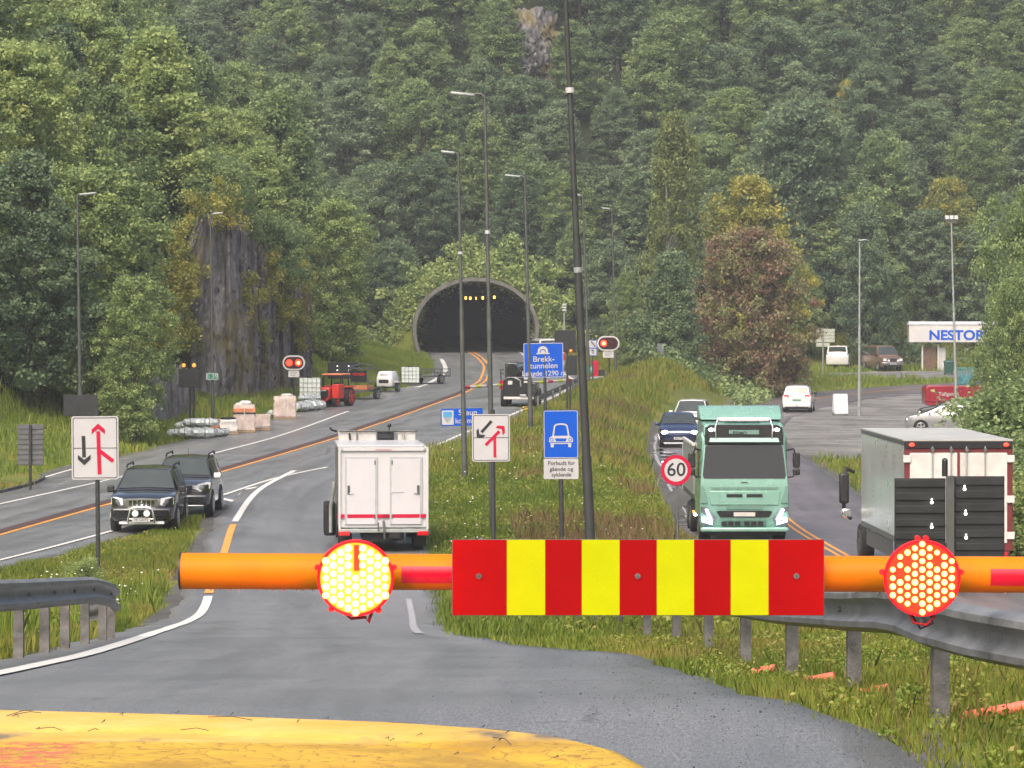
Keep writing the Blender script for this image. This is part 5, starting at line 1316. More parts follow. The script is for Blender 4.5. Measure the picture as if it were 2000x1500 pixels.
m = MB(); m.tube([(-.38, 2.5, .3), (-.38, 2.52, .42), (-.3, 2.55, .72), (-.2, 2.55, .76), (.2, 2.55, .76), (.3, 2.55, .72), (.38, 2.52, .42), (.38, 2.5, .3)], .034, 'chrome', 10); m.tube([(-.36, 2.51, .42), (.36, 2.51, .42)], .02, 'chrome', 8); m.build('bull_bar', s, smooth=60)
for f in (-1, 1):
    m = MB(); m.cyl((f*.165, 2.5, .585), (f*.165, 2.6, .585), .105, 'chrome', n=20); o_ = m.build('spotlight', s, smooth=40); m = MB(); m.cyl((f*.165, 2.601, .585), (f*.165, 2.612, .585), .09, 'lamp_glass', n=20); m.build('lens', o_)
number_plate(s, 2.56, .4, 'VE 50393'); mirrors(s, .98, 1.2, .93, 'black_plastic', (.2, .14, .2))
m = MB(); m.tube([(-.5, 1.02, 1.175), (-.05, 1.0, 1.205)], .012, 'black_plastic', 5); m.tube([(.05, 1.02, 1.175), (.55, 1.0, 1.205)], .012, 'black_plastic', 5); m.build('wiper', s)
# --- second SUV
s = car('suv', 'dark grey SUV with white mirror caps, parked second behind the bull bar one', 'car', 'paint_graphite', suv_st(.91, 1.76, 2.35), [(.92, 1.42), (.92, -1.33)], .38, .26)
place(s, 366, 1003, 180.5)
m = MB()
for px_ in (-.66, .66): m.tube([(px_, 0, 1.77), (px_, -.12, 1.84), (px_, -1.7, 1.85), (px_, -1.8, 1.77)], .028, 'black_plastic', 8)
m.build('roof_rail', s, smooth=60)
for f in (-1, 1):
    m = MB(); m.loft([[(f*.4, 2.36, .88), (f*.55, 2.34, 1.0), (f*.8, 2.14, 1.06), (f*.9, 1.95, 1.04), (f*.88, 2.05, .86), (f*.62, 2.32, .78)], [(f*.4, 2.2, .88), (f*.55, 2.2, 1.0), (f*.8, 2.05, 1.06), (f*.88, 1.9, 1.04), (f*.86, 1.95, .86), (f*.62, 2.2, .78)]], 'lamp_glass'); hl_ = m.build('headlight', s, smooth=40); hl_.location = (f*.03, .06, .02)
    cbox(s, 'fog_lamp', (f*.7, 2.35, .52), (.17, .05, .12), 'lamp_glass', .02)
m = MB(); m.b2((-.38, 2.34, .74), (.38, 2.36, .97), 'arch_black')
for z_ in (.97, .88, .79): m.b2((-.4, 2.36, z_-.02), (.4, 2.385, z_+.015), 'chrome')
m.build('grille', s); cbox(s, 'bumper', (0, 2.33, .56), (1.7, .2, .3), 'paint_graphite', .07); cbox(s, 'bumper_lip', (0, 2.33, .36), (1.5, .1, .06), 'chrome', .02)
number_plate(s, 2.44, .5, 'VF 27481'); mirrors(s, .95, 1.22, .92, 'paint_white', (.22, .14, .17))
m = MB(); m.cyl((0, -.2, 1.77), (0, -.32, 2.0), .008, 'black_plastic', n=6); m.build('aerial', s)
# --- dark blue hatchback with lit headlamps
def hatch_st(w=.9, h=1.6, L=2.1):
    return [(L, .42, .66, .68, .55, .6, .5), (L-.06, .26, .78, .8, .72, .76, .66), (L-.25, .22, .88, .91, .85, .88, .78), (L-.9, .22, 1.0, 1.03, .88, w, .8), (L-1.02, .22, 1.02, 1.05, .88, w, .82), (L-1.85, .22, 1.02, h-.05, .88, w, .66), (L-2.3, .22, 1.03, h, .88, w, .68), (L-3.0, .22, 1.05, h-.01, .88, w, .68), (L-3.75, .24, 1.07, h-.09, .87, w-.02, .64), (L-4.1, .3, 1.02, 1.06, .83, .87, .78), (L-4.2, .45, .9, .93, .75, .78, .7)]
s = car('hatchback', 'dark blue hatchback with bright headlights and a light bar, driving behind the mint green lorry', 'car', 'paint_blue', hatch_st(), [(.89, 1.35), (.89, -1.4)], .36, .23)
place(s, 1325, 866, 180+1.5, 157)
for f in (-1, 1):
    m = MB(); m.loft([[(f*.42, 2.07, .72), (f*.45, 2.05, .8), (f*.8, 1.85, .82), (f*.82, 1.86, .7), (f*.6, 2.04, .66)], [(f*.42, 1.95, .72), (f*.45, 1.95, .8), (f*.78, 1.75, .82), (f*.8, 1.76, .7), (f*.6, 1.95, .66)]], 'lamp_glass'); o_ = m.build('headlight', s, smooth=40)
    m = MB(); m.sphere((f*.68, 2.05, .74), .115, 'headlight_on', 10, 6, (1.5, .5, .8)); m.build('bulb', o_)
m = MB(); m.box((0, 2.085, .765), (.9, .02, .022), 'drl_violet'); m.build('light_bar', s)
m = MB(); m.b2((-.7, 2.06, .3), (.7, 2.085, .5), 'arch_black'); m.b2((-.74, 2.07, .22), (.74, 2.1, .27), 'lamp_glass'); m.build('grille', s); number_plate(s, 2.11, .46, 'EK 41728'); mirrors(s, .9, 1.08, .9, 'paint_blue')
# --- white SUV behind it
s = car('suv', 'white SUV with headlights on, behind the dark blue hatchback', 'car', 'paint_white', suv_st(.93, 1.82, 2.4), [(.93, 1.45), (.93, -1.4)], .38, .25)
place(s, 1352, 845, 186, 171)
for f in (-1, 1):
    m = MB(); m.loft([[(f*.5, 2.36, .86), (f*.52, 2.34, 1.0), (f*.84, 2.12, 1.04), (f*.87, 2.08, .86)], [(f*.5, 2.2, .86), (f*.52, 2.2, 1.0), (f*.82, 2.0, 1.04), (f*.85, 2.0, .86)]], 'lamp_glass'); o_ = m.build('headlight', s, smooth=40)
    m = MB(); m.sphere((f*.7, 2.26, .93), .11, 'headlight_on', 10, 6, (1.3, .6, .9)); m.build('bulb', o_)
m = MB(); m.b2((-.45, 2.36, .72), (.45, 2.39, 1.0), 'arch_black'); m.b2((-.45, 2.391, .9), (.45, 2.4, .94), 'chrome'); m.b2((-.8, 2.37, .42), (.8, 2.4, .6), 'arch_black'); m.build('grille', s); number_plate(s, 2.43, .55, 'DP 60215'); mirrors(s, .98, 1.22, .93, 'paint_white')
# --- white people carrier from behind
def mpv_st(w=.9, h=1.66, L=2.25):
    return [(L, .42, .7, .72, .6, .65, .55), (L-.1, .26, .85, .88, .78, .82, .72), (L-.35, .22, .97, 1.0, .87, .88, .8), (L-.85, .22, 1.05, 1.08, .88, w, .82), (L-1.0, .22, 1.06, 1.1, .88, w, .82), (L-1.95, .22, 1.05, h-.04, .88, w, .68), (L-2.6, .22, 1.05, h, .88, w, .7), (L-3.4, .22, 1.05, h, .88, w, .7), (L-4.15, .24, 1.06, h-.05, .88, w-.01, .68), (L-4.42, .28, 1.02, 1.05, .86, .885, .8), (L-4.5, .42, .92, .95, .8, .83, .74)]
s = car('people_carrier', 'white people carrier seen from behind with red tail lights, driving up to the A-board', 'car', 'paint_white', mpv_st(), [(.89, 1.4), (.89, -1.38)], .34, .22)
place(s, 1560, 794, 8, 208)
for f in (-1, 1):
    m = MB(); m.loft([[(f*.5, -2.27, .92), (f*.5, -2.24, 1.1), (f*.87, -2.12, 1.12), (f*.89, -2.1, .9), (f*.84, -2.2, .88)], [(f*.5, -2.1, .92), (f*.5, -2.1, 1.1), (f*.85, -2.0, 1.12), (f*.87, -2.0, .9), (f*.83, -2.05, .88)]], 'tail_red'); o_ = m.build('tail_light', s, smooth=40)
    m = MB(); m.sphere((f*.73, -2.215, 1.0), .07, 'tail_on', 8, 5, (1.3, .5, .8)); m.build('bulb', o_)
cbox(s, 'bumper', (0, -2.22, .5), (1.7, .2, .36), 'paint_white', .07); cbox(s, 'bumper_skirt', (0, -2.25, .3), (1.5, .18, .16), 'arch_black', .04)
m = MB(); m.cyl((0, -2.33, .42), (0, -2.42, .44), .03, 'black_plastic'); m.build('tow_ball', s); number_plate(s, -2.28, .78, 'VH 83642', .5, -1, 'sign_green', 'sign_white'); mirrors(s, .85, 1.14, .9, 'black_plastic')
m = MB()
for px_ in (-.66, .66): m.tube([(px_, .2, 1.65), (px_, .05, 1.7), (px_, -1.6, 1.7), (px_, -1.75, 1.63)], .02, 'black_plastic', 6)
m.build('roof_rail', s, smooth=60)
# --- parked vans
def van_st(w=.98, h=2.1, L=2.6):
    return [(L, .5, .9, .92, .72, .76, .7), (L-.06, .34, 1.05, 1.08, .85, .88, .8), (L-.3, .32, 1.12, 1.15, .92, .95, .86), (L-.9, .32, 1.2, 1.24, .95, w, .86), (L-1.0, .32, 1.22, 1.26, .95, w, .87), (L-1.75, .32, 1.24, h-.05, .95, w, .78), (L-2.3, .32, 1.24, h, .95, w, .82), (L-3.4, .32, 1.24, h, .95, w, .82), (L-5.0, .32, 1.24, h-.02, .95, w, .81), (L-5.1, .36, 1.2, 1.24, .93, .96, .88), (L-5.16, .5, 1.1, 1.12, .86, .88, .8)]
s = car('van', 'old brown van with a chrome bumper and two spotlights, parked by the trees', 'van', 'paint_brown', van_st(1.0, 2.12, 2.7), [(.98, 1.75), (.98, -1.6)], .38, .24)
place(s, 1722, 724, 166, 283)
m = MB(); m.b2((-.55, 2.7, .82), (.55, 2.72, 1.05), 'arch_black'); m.b2((-.86, 2.7, .84), (-.57, 2.725, 1.04), 'lamp_glass'); m.b2((.57, 2.7, .84), (.86, 2.725, 1.04), 'lamp_glass'); m.build('grille', s)
cbox(s, 'bumper', (0, 2.74, .62), (1.95, .16, .2), 'chrome', .03)
for f in (-1, 1): m = MB(); m.cyl((f*.42, 2.8, .88), (f*.42, 2.86, .88), .1, 'headlight_on' if False else 'lamp_glass', n=16); m.build('spotlight', s, smooth=40)
number_plate(s, 2.83, .6, 'UX 20817'); mirrors(s, 1.5, 1.35, 1.0, 'black_plastic'); cbox(s, 'bumper_skirt', (0, 2.66, .4), (1.7, .14, .16), 'arch_black', .03)
s = car('van', 'white van with two rear windows, half sunk in grass by the direction sign', 'van', 'paint_white', van_st(.92, 1.95, 2.4), [(.92, 1.5), (.92, -1.7)], .34, .22)
place(s, 1640, 724, 10, 290)
for f in (-1, 1): cbox(s, 'rear_pane', (f*.38, -2.655, 1.52), (.6, .02, .46), 'car_glass', .03, rx=rad(-4)); cbox(s, 'tail_light', (f*.85, -2.7, 1.1), (.1, .06, .4), 'tail_red', .02)
s = car('van', 'white van on the main road half hidden behind the blue tunnel sign', 'van', 'paint_white', van_st(.98, 2.25, 2.6), [(.97, 1.7), (.97, -1.6)], .36, .23)
place(s, 1064, 712, 350, 236)
for f in (-1, 1): cbox(s, 'rear_pane', (f*.4, -2.53, 1.7), (.62, .02, .5), 'car_glass', .03, rx=rad(-3)); cbox(s, 'tail_light', (f*.9, -2.57, 1.0), (.1, .06, .5), 'tail_red', .02)
m = MB(); m.tube([(.2, -.5, 2.26), (.25, -.8, 2.4), (.35, -1.2, 2.42)], .03, 'pole_light', 6); m.build('roof_rack', s)
# --- cars by the bushes on the right
s = car('estate_car', 'silver car with a raked windscreen parked behind the lorry, half under the bushes', 'car', 'paint_silver', hatch_st(.9, 1.5, 2.2), [(.89, 1.35), (.89, -1.45)], .33, .22)
place(s, 1850, 843, 278, 174)
for f in (-1, 1): cbox(s, 'headlight', (f*.68, 2.06, .72), (.34, .12, .12), 'lamp_glass', .03)
mirrors(s, .9, 1.06, .9, 'paint_silver')
s = car('saloon_car', 'dark car just beyond the silver one, its bonnet showing', 'car', 'paint_graphite', hatch_st(.89, 1.45, 2.2), [(.88, 1.35), (.88, -1.45)], .33, .22)
place(s, 1868, 829, 276, 186)
for f in (-1, 1): cbox(s, 'headlight', (f*.68, 2.06, .72), (.34, .12, .12), 'lamp_glass', .03)
# red van side
s = thing('box_trailer', 'dark red rounded box trailer with white lettering, end poking out from the trees', 'trailer'); place(s, 1860, 800, 0, 207)
m = MB(); pf = []
for x0 in (0, 4.6):
    pass
pf = rrect(4.4, 1.25, .26, .4, 1.02); m.poly(pf, -.95, .95, 'paint_darkred'); m.build('body', s, bevel=.05, smooth=40)
m = MB(); m.b2((-1.78, -.962, .62), (2.5, -.9505, .66), 'paint_black'); m.build('trim_strip', s)
letters('Tungeir R', .32, 'sign_white', 'lettering', s, (-.35, -.958, 1.12), .004, bold=.004); letters('Melhus', .14, 'sign_white', 'lettering', s, (-.75, -.958, .78), .004)
for wx in (-.2, .5): wheel(s, -1.2, 0, .3, .2); break
for o_ in [c for c in s.children if c.name.startswith('wheel')]: o_.rotation_euler.z = rad(90); o_.location = (.6, .3, 0)
m = MB(); m.b2((-1.2, -.7, .25), (2.2, .7, .4), 'arch_black'); m.build('chassis', s)

# --- mint green lorry coming towards us
t = thing('tipper_lorry', 'mint green tipper lorry with headlights on, driving towards the striped panel', 'lorry'); place(t, 1453, 1062, 179.6, 93); t.scale = (1, 1, .945)
W = 1.25
m = MB()       # cab shell: front at +y
def cabring(y, wb, zb, zt, wt, r=.12):
    return [(-wb, y, zb), (-W*.995 if wb > 1.2 else -wb, y, zb+.9), (-wt, y, zt-r), (-wt+r, y, zt), (wt-r, y, zt), (wt, y, zt-r), (W*.995 if wb > 1.2 else wb, y, zb+.9), (wb, y, zb)]
m.loft([cabring(-2.1, 1.24, .75, 3.3, 1.2), cabring(-.2, 1.24, .75, 3.35, 1.2), cabring(-.05, 1.22, .75, 3.1, 1.15)], 'paint_mint')
# front face: built from panels with slope
m.loft([[(-1.22, .0, .45), (1.22, .0, .45), (1.22, -.3, .45), (-1.22, -.3, .45)], [(-1.24, .16, .75), (1.24, .16, .75), (1.24, -.3, .75), (-1.24, -.3, .75)], [(-1.24, .2, 1.25), (1.24, .2, 1.25), (1.24, -.3, 1.25), (-1.24, -.3, 1.25)],
        [(-1.22, .17, 1.86), (1.22, .17, 1.86), (1.24, -.3, 1.86), (-1.24, -.3, 1.86)], [(-1.12, .0, 2.9), (1.12, .0, 2.9), (1.2, -.4, 2.9), (-1.2, -.4, 2.9)], [(-1.1, -.1, 3.2), (1.1, -.1, 3.2), (1.18, -.5, 3.2), (-1.18, -.5, 3.2)]], 'paint_mint')
cab = m.build('cab', t, bevel=.03)
def fpan(pts, y0, matname, name, dy=.02, parent=None, bevel=0):     # a panel on the front, outline in x,z with y following the slope
    m = MB()
    def fy(z): return float(np.interp(z, [.45, .75, 1.25, 1.86, 2.9, 3.2], [0, .16, .2, .17, 0, -.1]))+y0
    n = len(pts); vs = [(x, fy(z)+dy, z) for x, z in pts]+[(x, fy(z)-.01, z) for x, z in pts]
    m.add(vs, [tuple(range(n)), tuple(range(2*n-1, n-1, -1))]+[(i, n+i, n+(i+1) % n, (i+1) % n) for i in range(n)], matname); return m.build(name, parent or t, bevel=bevel)
ws = fpan([(-1.13, 1.93), (1.13, 1.93), (1.16, 2.02), (1.08, 2.86), (1.0, 2.93), (-1.0, 2.93), (-1.08, 2.86), (-1.16, 2.02)], .0, 'lorry_glass', 'windscreen', .022)
m = MB(); m.tube([(0, .145, 2.0), (-.02, .03, 2.75)], .014, 'black_plastic', 5); m.tube([(.75, .14, 2.02), (.65, .05, 2.6)], .012, 'black_plastic', 5); m.build('wiper', t)
fpan([(-1.1, 2.935), (1.1, 2.935), (1.08, 3.42), (.95, 3.5), (-.95, 3.5), (-1.08, 3.42)], .0, 'arch_black', 'visor_panel', .1, bevel=.02)
fpan([(-.98, 3.0), (.98, 3.0), (.95, 3.12), (-.95, 3.12)], .1, 'paint_mint', 'sun_visor', .05)
b_ = fpan([(-.42, 3.17), (.42, 3.17), (.42, 3.35), (-.42, 3.35)], .1, 'mint_dark', 'name_board', .03)
letters('ESSMO', .13, 'sign_black', 'lettering', b_, (.12, .02, 3.26), .05, rotz=rad(180), bold=.002)
for f in (-1, 1): m = MB(); m.sphere((f*.92, .03, 3.36), .06, 'headlight_on', 8, 5, (1.3, .5, .8)); m.build('roof_lamp', t)
# roof and spoiler
m = MB(); m.loft([[(-1.14, .0, 3.15), (1.14, .0, 3.15), (1.2, -1.9, 3.2), (-1.2, -1.9, 3.2)], [(-1.1, -.15, 3.52), (1.1, -.15, 3.52), (1.18, -1.9, 3.62), (-1.18, -1.9, 3.62)]], 'paint_mint'); m.build('high_roof', t, bevel=.06)
m = MB(); m.loft([[(-1.16, -.95, 3.62), (1.16, -.95, 3.62), (1.2, -1.9, 3.6), (-1.2, -1.9, 3.6)], [(-1.16, -1.5, 3.98), (1.16, -1.5, 3.98), (1.2, -1.95, 4.02), (-1.2, -1.95, 4.02)]], 'paint_mint'); m.build('roof_spoiler', t, bevel=.05)
m = MB(); m.b2((-.5, -.75, 3.6), (.5, -.45, 3.64), 'arch_black'); m.build('roof_hatch', t)
m = MB(); m.tube([(-.78, .05, 3.05), (-.8, .08, 3.45), (-.72, .0, 3.7), (.72, .0, 3.7), (.8, .08, 3.45), (.78, .05, 3.05)], .035, 'chrome', 8); m.tube([(-.7, -.02, 3.64), (.7, -.02, 3.64)], .05, 'chrome', 8); m.build('light_bar', t, smooth=60)
# lower front
fpan([(-.9, 1.62), (.9, 1.62), (.96, 1.68), (-.96, 1.68)], .01, 'mint_dark', 'panel_gap', .012)
lg = fpan([(-.95, 1.15), (.95, 1.15), (1.0, 1.55), (-1.0, 1.55)], .0, 'paint_mint', 'service_flap', .035, bevel=.012)
for f in (-1, 1): fpan([(f*.06, 1.38), (f*.5, 1.38), (f*.5, 1.47), (f*.06, 1.47)], .035, 'arch_black', 'slot', .012, lg)
fpan([(-.1, 1.8), (.1, 1.8), (.08, 1.82), (-.08, 1.82)], .0, 'black_plastic', 'badge', .02)
fpan([(-.5, 1.02), (.5, 1.02), (.5, 1.14), (-.5, 1.14)], .01, 'mint_dark', 'lower_vent', .02)
gr = fpan([(-.68, .78), (.68, .78), (.78, .95), (.7, .97), (-.7, .97), (-.78, .95)], .0, 'arch_black', 'grille', .025)
fpan([(-.3, .81), (.3, .81), (.3, .93), (-.3, .93)], .03, 'grime_white', 'number_plate', .012)
g2 = fpan([(-.62, .5), (.62, .5), (.6, .68), (-.6, .68)], .0, 'mint_dark', 'grille', .03)
for k_ in range(6):
    xx = -.52+k_*.19+(.07 if k_ > 2 else -.0); m = MB(); m.b2((xx, .16, .53), (xx+.14, .2, .65), 'arch_black'); m.build('grille_slot', g2)
cbox(t, 'bumper', (0, .12, .42), (2.46, .34, .14), 'paint_mint', .05); cbox(t, 'bumper_skirt', (0, .06, .3), (2.2, .24, .12), 'arch_black', .03)
for f in (-1, 1):
    hl = fpan([(f*.9, .45), (f*1.2, .5), (f*1.22, 1.1), (f*1.05, 1.08), (f*.8, .75)], .0, 'lamp_dark', 'headlight', .03)
    m = MB(); yv = .235
    m.poly([(f*1.03, 1.02), (f*1.1, 1.02), (f*.96, .62), (f*.89, .62)], yv, yv+.03, 'drl_violet'); m.poly([(f*.88, .56), (f*.96, .615), (f*1.19, .74), (f*1.19, .66)], yv, yv+.03, 'drl_violet'); m.build('light_blade', hl)
    fpan([(f*1.02, 1.2), (f*1.22, 1.2), (f*1.22, 1.75), (f*1.14, 1.7)], .0, 'mint_dark', 'corner_deflector', .045, bevel=.01)
    arm_ = MB(); arm_.tube([(f*1.2, -.02, 2.75), (f*1.38, .1, 2.8), (f*1.44, .1, 2.6)], .03, 'black_plastic', 6); arm_.tube([(f*1.2, .05, 1.95), (f*1.36, .1, 1.98), (f*1.42, .1, 2.1)], .03, 'black_plastic', 6); ar_ = arm_.build('mirror_arm', t, smooth=60)
    cbox(t, 'mirror', (f*1.46, .06, 2.46), (.2, .12, .44), 'black_plastic', .04); cbox(t, 'mirror', (f*1.46, .06, 2.12), (.2, .12, .2), 'black_plastic', .04)
    m = MB(); seg_face(m, [(f*1.256, -.35, 1.95), (f*1.256, -1.25, 1.95), (f*1.235, -1.25, 2.75), (f*1.225, -.5, 2.8)], 'car_glass'); m.build('side_window', t)
    wheel(t, f*1.05, -.9, .5, .32, 'pole_grey'); wheel(t, f*1.05, -4.6, .5, .34, 'pole_grey'); wheel(t, f*1.05, -5.9, .5, .34, 'pole_grey')
m = MB(); m.b2((-1.27, -7.4, 1.15), (1.27, -2.45, 1.3), 'pole_grey'); m.b2((-1.27, -7.4, 1.3), (-1.2, -2.45, 2.75), 'pole_light'); m.b2((1.2, -7.4, 1.3), (1.27, -2.45, 2.75), 'pole_light'); m.b2((-1.2, -2.52, 1.3), (1.2, -2.45, 2.95), 'pole_light'); m.b2((-1.3, -7.4, 2.75), (-1.2, -2.4, 2.85), 'grime_white'); m.b2((1.2, -7.4, 2.75), (1.3, -2.4, 2.85), 'grime_white'); m.b2((-1.3, -7.45, 1.15), (1.3, -7.41, 2.6), 'pole_light'); m.build('tipper_body', t, bevel=.02)
m = MB(); m.b2((-.45, -7.2, .7), (.45, -.4, 1.05), 'arch_black'); m.b2((-1.2, -3.6, .5), (-.5, -2.3, 1.1), 'arch_black'); m.b2((.5, -3.6, .5), (1.2, -2.3, 1.1), 'arch_black'); m.build('chassis', t, bevel=.03)
m = MB(); m.sphere((-1.22, -2.6, .75), .05, 'amber_glow', 8, 5); m.sphere((1.22, -2.2, .72), .06, 'headlight_on', 8, 5); m.sphere((1.22, -2.9, .75), .05, 'amber_glow', 8, 5); m.build('marker_lamp', t)

# --- silver lorry seen from behind
t = thing('box_lorry', 'box lorry with bare aluminium side and red-framed white rear doors', 'lorry'); place(t, 1872, 1150, -1.6, 78)
H0, H1, Wb, Lb = 1.05, 3.46, 1.27, 7.6       # rear at y = 0, box runs to +y
m = MB(); m.b2((-Wb, .05, H0), (-Wb+.04, Lb, H1), 'aluminium'); m.b2((Wb-.04, .05, H0), (Wb, Lb, H1), 'aluminium'); m.b2((-Wb+.04, Lb-.04, H0), (Wb-.04, Lb, H1), 'aluminium'); m.b2((-Wb+.04, .05, H0), (Wb-.04, Lb-.04, H0+.05), 'pole_grey')
m.b2((-Wb-.012, .05, H0-.05), (-Wb-.002, Lb, H0+.08), 'galvanised'); m.b2((-Wb-.012, .05, H1-.1), (-Wb-.002, Lb, H1), 'galvanised'); m.build('box_wall', t)
mat('roof_sheet', (.42, .42, .39), .5, .2, .12, .8)
m = MB(); m.b2((-Wb-.02, .02, H1+.002), (Wb+.02, Lb, H1+.035), 'roof_sheet'); m.b2((-.02, .02, H1+.036), (.02, Lb, H1+.04), 'grime_white'); m.build('box_roof', t)
mat('frame_red', (.13, .014, .018), .45, 0, .2, 4)
m = MB(); m.b2((-Wb, -.02, H0-.15), (-Wb+.12, .048, H1), 'frame_red'); m.b2((Wb-.12, -.02, H0-.15), (Wb, .048, H1), 'frame_red'); m.b2((-Wb+.12, -.02, H1-.26), (Wb-.12, .048, H1-.17), 'frame_red'); m.b2((-Wb, -.06, H1-.16), (Wb, .048, H1), 'arch_black'); m.b2((-Wb+.12, -.02, H0-.15), (Wb-.12, .048, H0), 'frame_red'); m.build('rear_frame', t)
for f in (-1, 1):
    m = MB(); m.b2((min(f*.03, f*(Wb-.125)), -.03, H0+.02), (max(f*.03, f*(Wb-.125)), .02, H1-.27), 'grime_white'); dr = m.build('rear_door', t, bevel=.01)
    for xx in (.18, .62):
        m = MB(); m.cyl((f*xx, -.06, H0), (f*xx, -.06, H1-.12), .017, 'pole_light', n=10); m.box((f*xx, -.06, H1-.2), (.08, .06, .08), 'galvanised'); m.box((f*xx, -.06, 1.9), (.07, .05, .14), 'galvanised'); m.build('lock_rod', dr, smooth=40)
    for zz in (1.25, 2.1, 3.05): cbox(t, 'hinge', (f*(Wb-.05), -.06, zz), (.18, .05, .17), 'grime_white', .01)
    m = MB(); m.sphere((f*(Wb-.16), -.09, H1-.08), .045, 'tail_on', 8, 5, (1.5, .6, 1)); m.build('marker_lamp', t)
    cbox(t, 'tail_light', (f*.95, -.05, .78), (.4, .06, .15), 'tail_red', .02)
    m = MB(); m.tube([(f*1.3, Lb+1.3, 2.3), (f*1.52, Lb+1.1, 2.4), (f*1.6, Lb+.95, 2.2), (f*1.6, Lb+.95, 1.3), (f*1.4, Lb+1.1, 1.1)], .05, 'black_plastic', 8); m.build('mirror_arm', t, smooth=60)
    cbox(t, 'mirror', (f*1.6, Lb+.9, 1.9), (.26, .14, .8), 'black_plastic', .06); cbox(t, 'mirror', (f*1.55, Lb+.9, 1.25), (.24, .14, .26), 'chrome', .05)
    for wy in (1.6, Lb-.2+1.0): wheel(t, f*1.05, wy, .5, .34, 'pole_grey')
cbox(t, 'gap_strip', (0, -.035, (H0+H1)/2-.12), (.05, .03, H1-H0-.3), 'frame_red', .004)
m = MB(); m.b2((-.5, .1, .6), (.5, Lb+1.6, 1.0), 'arch_black'); m.b2((-1.2, .0, .62), (1.2, .1, .95), 'frame_red'); m.b2((-1.2, .2, .55), (1.2, .3, .62), 'pole_grey'); m.build('chassis', t, bevel=.02)
m = MB(); m.b2((-.98, Lb+.15, .6), (1.12, Lb+1.9, 3.0), 'paint_white'); m.build('cab', t, bevel=.08)
m = MB(); m.b2((-1.22, 2.4, .55), (-1.2, Lb-.6, .95), 'galvanised'); m.build('side_guard', t)

# --- white box trailer lorry from behind
t = thing('site_cabin_lorry', 'white wheeled site cabin with two rear doors and a red band on the slip road', 'lorry'); place(t, 749, 1074, -4.4, 89)
Wc, Lc, Z0, Z1 = 1.2, 3.3, .7, 2.86
m = MB(); m.b2((-Wc, .03, Z0), (Wc, Lc, Z1), 'white_paint'); m.build('cabin_body', t, bevel=.03)
mat('side_steel', (.24, .25, .22), .35, .6, .15, 2); mat('door_white', (.48, .47, .49), .35, 0, .04, 2); mat('seam_grey', (.35, .36, .38), .5)
m = MB(); m.b2((-Wc-.012, .12, Z0+.06), (-Wc-.002, Lc-.05, Z1-.06), 'side_steel'); m.build('side_cladding', t)
m = MB(); m.b2((-Wc-.03, -.02, Z1+.002), (Wc-.12, Lc+.02, Z1+.06), 'white_paint'); m.build('roof_cover', t, bevel=.015)
m = MB()
for x in (-Wc-.004, Wc-.056): m.b2((x, -.03, Z0-.12), (x+.06, .028, Z1-.002), 'white_paint')
m.b2((-Wc+.06, -.03, Z1-.1), (Wc-.06, .028, Z1-.002), 'white_paint'); m.build('corner_post', t, bevel=.008)
for f in (-1, 1):
    cx = f*.6; m = MB(); ow = .43; m.b2((cx-ow, -.012, Z0+.1), (cx-ow+.05, .028, Z1-.26), 'seam_grey'); m.b2((cx+ow-.05, -.012, Z0+.1), (cx+ow, .028, Z1-.26), 'seam_grey'); m.b2((cx-ow+.05, -.012, Z1-.31), (cx+ow-.05, .028, Z1-.26), 'seam_grey'); fr = m.build('door_frame', t)
    m = MB(); m.b2((cx-ow+.052, -.018, Z0+.1), (cx+ow-.052, .02, Z1-.312), 'door_white'); dr = m.build('door', t, bevel=.004)
    hx = cx-.33 if f < 0 else cx+.33
    m = MB(); m.b2((hx-.035, -.03, 1.6), (hx+.035, -.0185, 1.84), 'pole_grey'); m.tube([(hx, -.05, 1.63), (hx-f*.12, -.055, 1.63)], .012, 'chrome', 6); m.build('handle', dr)
    for zz in (1.0, 2.45): cbox(dr, 'hinge', (cx+(.37 if f < 0 else -.37), -.024, zz), (.03, .012, .12), 'pole_grey', .003)
    for a, b_ in ((cx-ow-.22, cx-ow), (cx-ow+.053, cx+ow-.053)):
        m = MB(); m.b2((a+.01, -.022, Z0+.27), (b_-.01, -.0187, Z0+.37), 'sign_red'); m.build('red_band', t)
    cbox(t, 'stacking_eye', (f*(Wc-.1), -.035, Z1-.06), (.06, .01, .06), 'pole_light', .004)
m = MB(); m.b2((-.165, -.022, Z0+.27), (.165, -.0187, Z0+.37), 'sign_red'); m.build('red_band', t)
m = MB(); m.b2((Wc-.21, -.022, Z0+.27), (Wc-.06, -.0187, Z0+.37), 'sign_red'); m.build('red_band', t)
letters('MODULVOGN', .07, 'sign_red', 'lettering', t, (0, -.034, Z1-.07), .003, width=.42)
m = MB(); m.tube([(.2, -.025, 1.62), (.25, -.03, 1.66), (.55, -.03, 1.66)], .008, 'seam_grey', 5); m.build('door_script', t)
m = MB(); m.b2((-Wc, -.06, Z0-.12), (Wc, .2, Z0-.02), 'pole_light'); m.b2((-.55, .1, .35), (.55, Lc+1.2, Z0-.03), 'arch_black'); m.build('chassis', t, bevel=.01)
m = MB(); m.tube([(0, -.1, .9), (.02, -.12, .6), (.03, -.1, .42)], .035, 'galvanised', 8); m.tube([(-.14, -.1, .85), (-.14, -.1, .62)], .02, 'pole_grey', 6); m.box((.3, -.05, .5), (.3, .12, .14), 'arch_black'); m.build('tow_hitch', t)
for f in (-1, 1):
    cbox(t, 'tail_light', (f*1.05, -.07, .56), (.3, .05, .12), 'tail_red', .01)
    for wy in (1.2, 2.3): wheel(t, f*1.0, wy, .38, .26, 'pole_grey')
    cbox(t, 'mud_flap', (f*1.0, .5, .42), (.34, .03, .5), 'arch_black', .005)
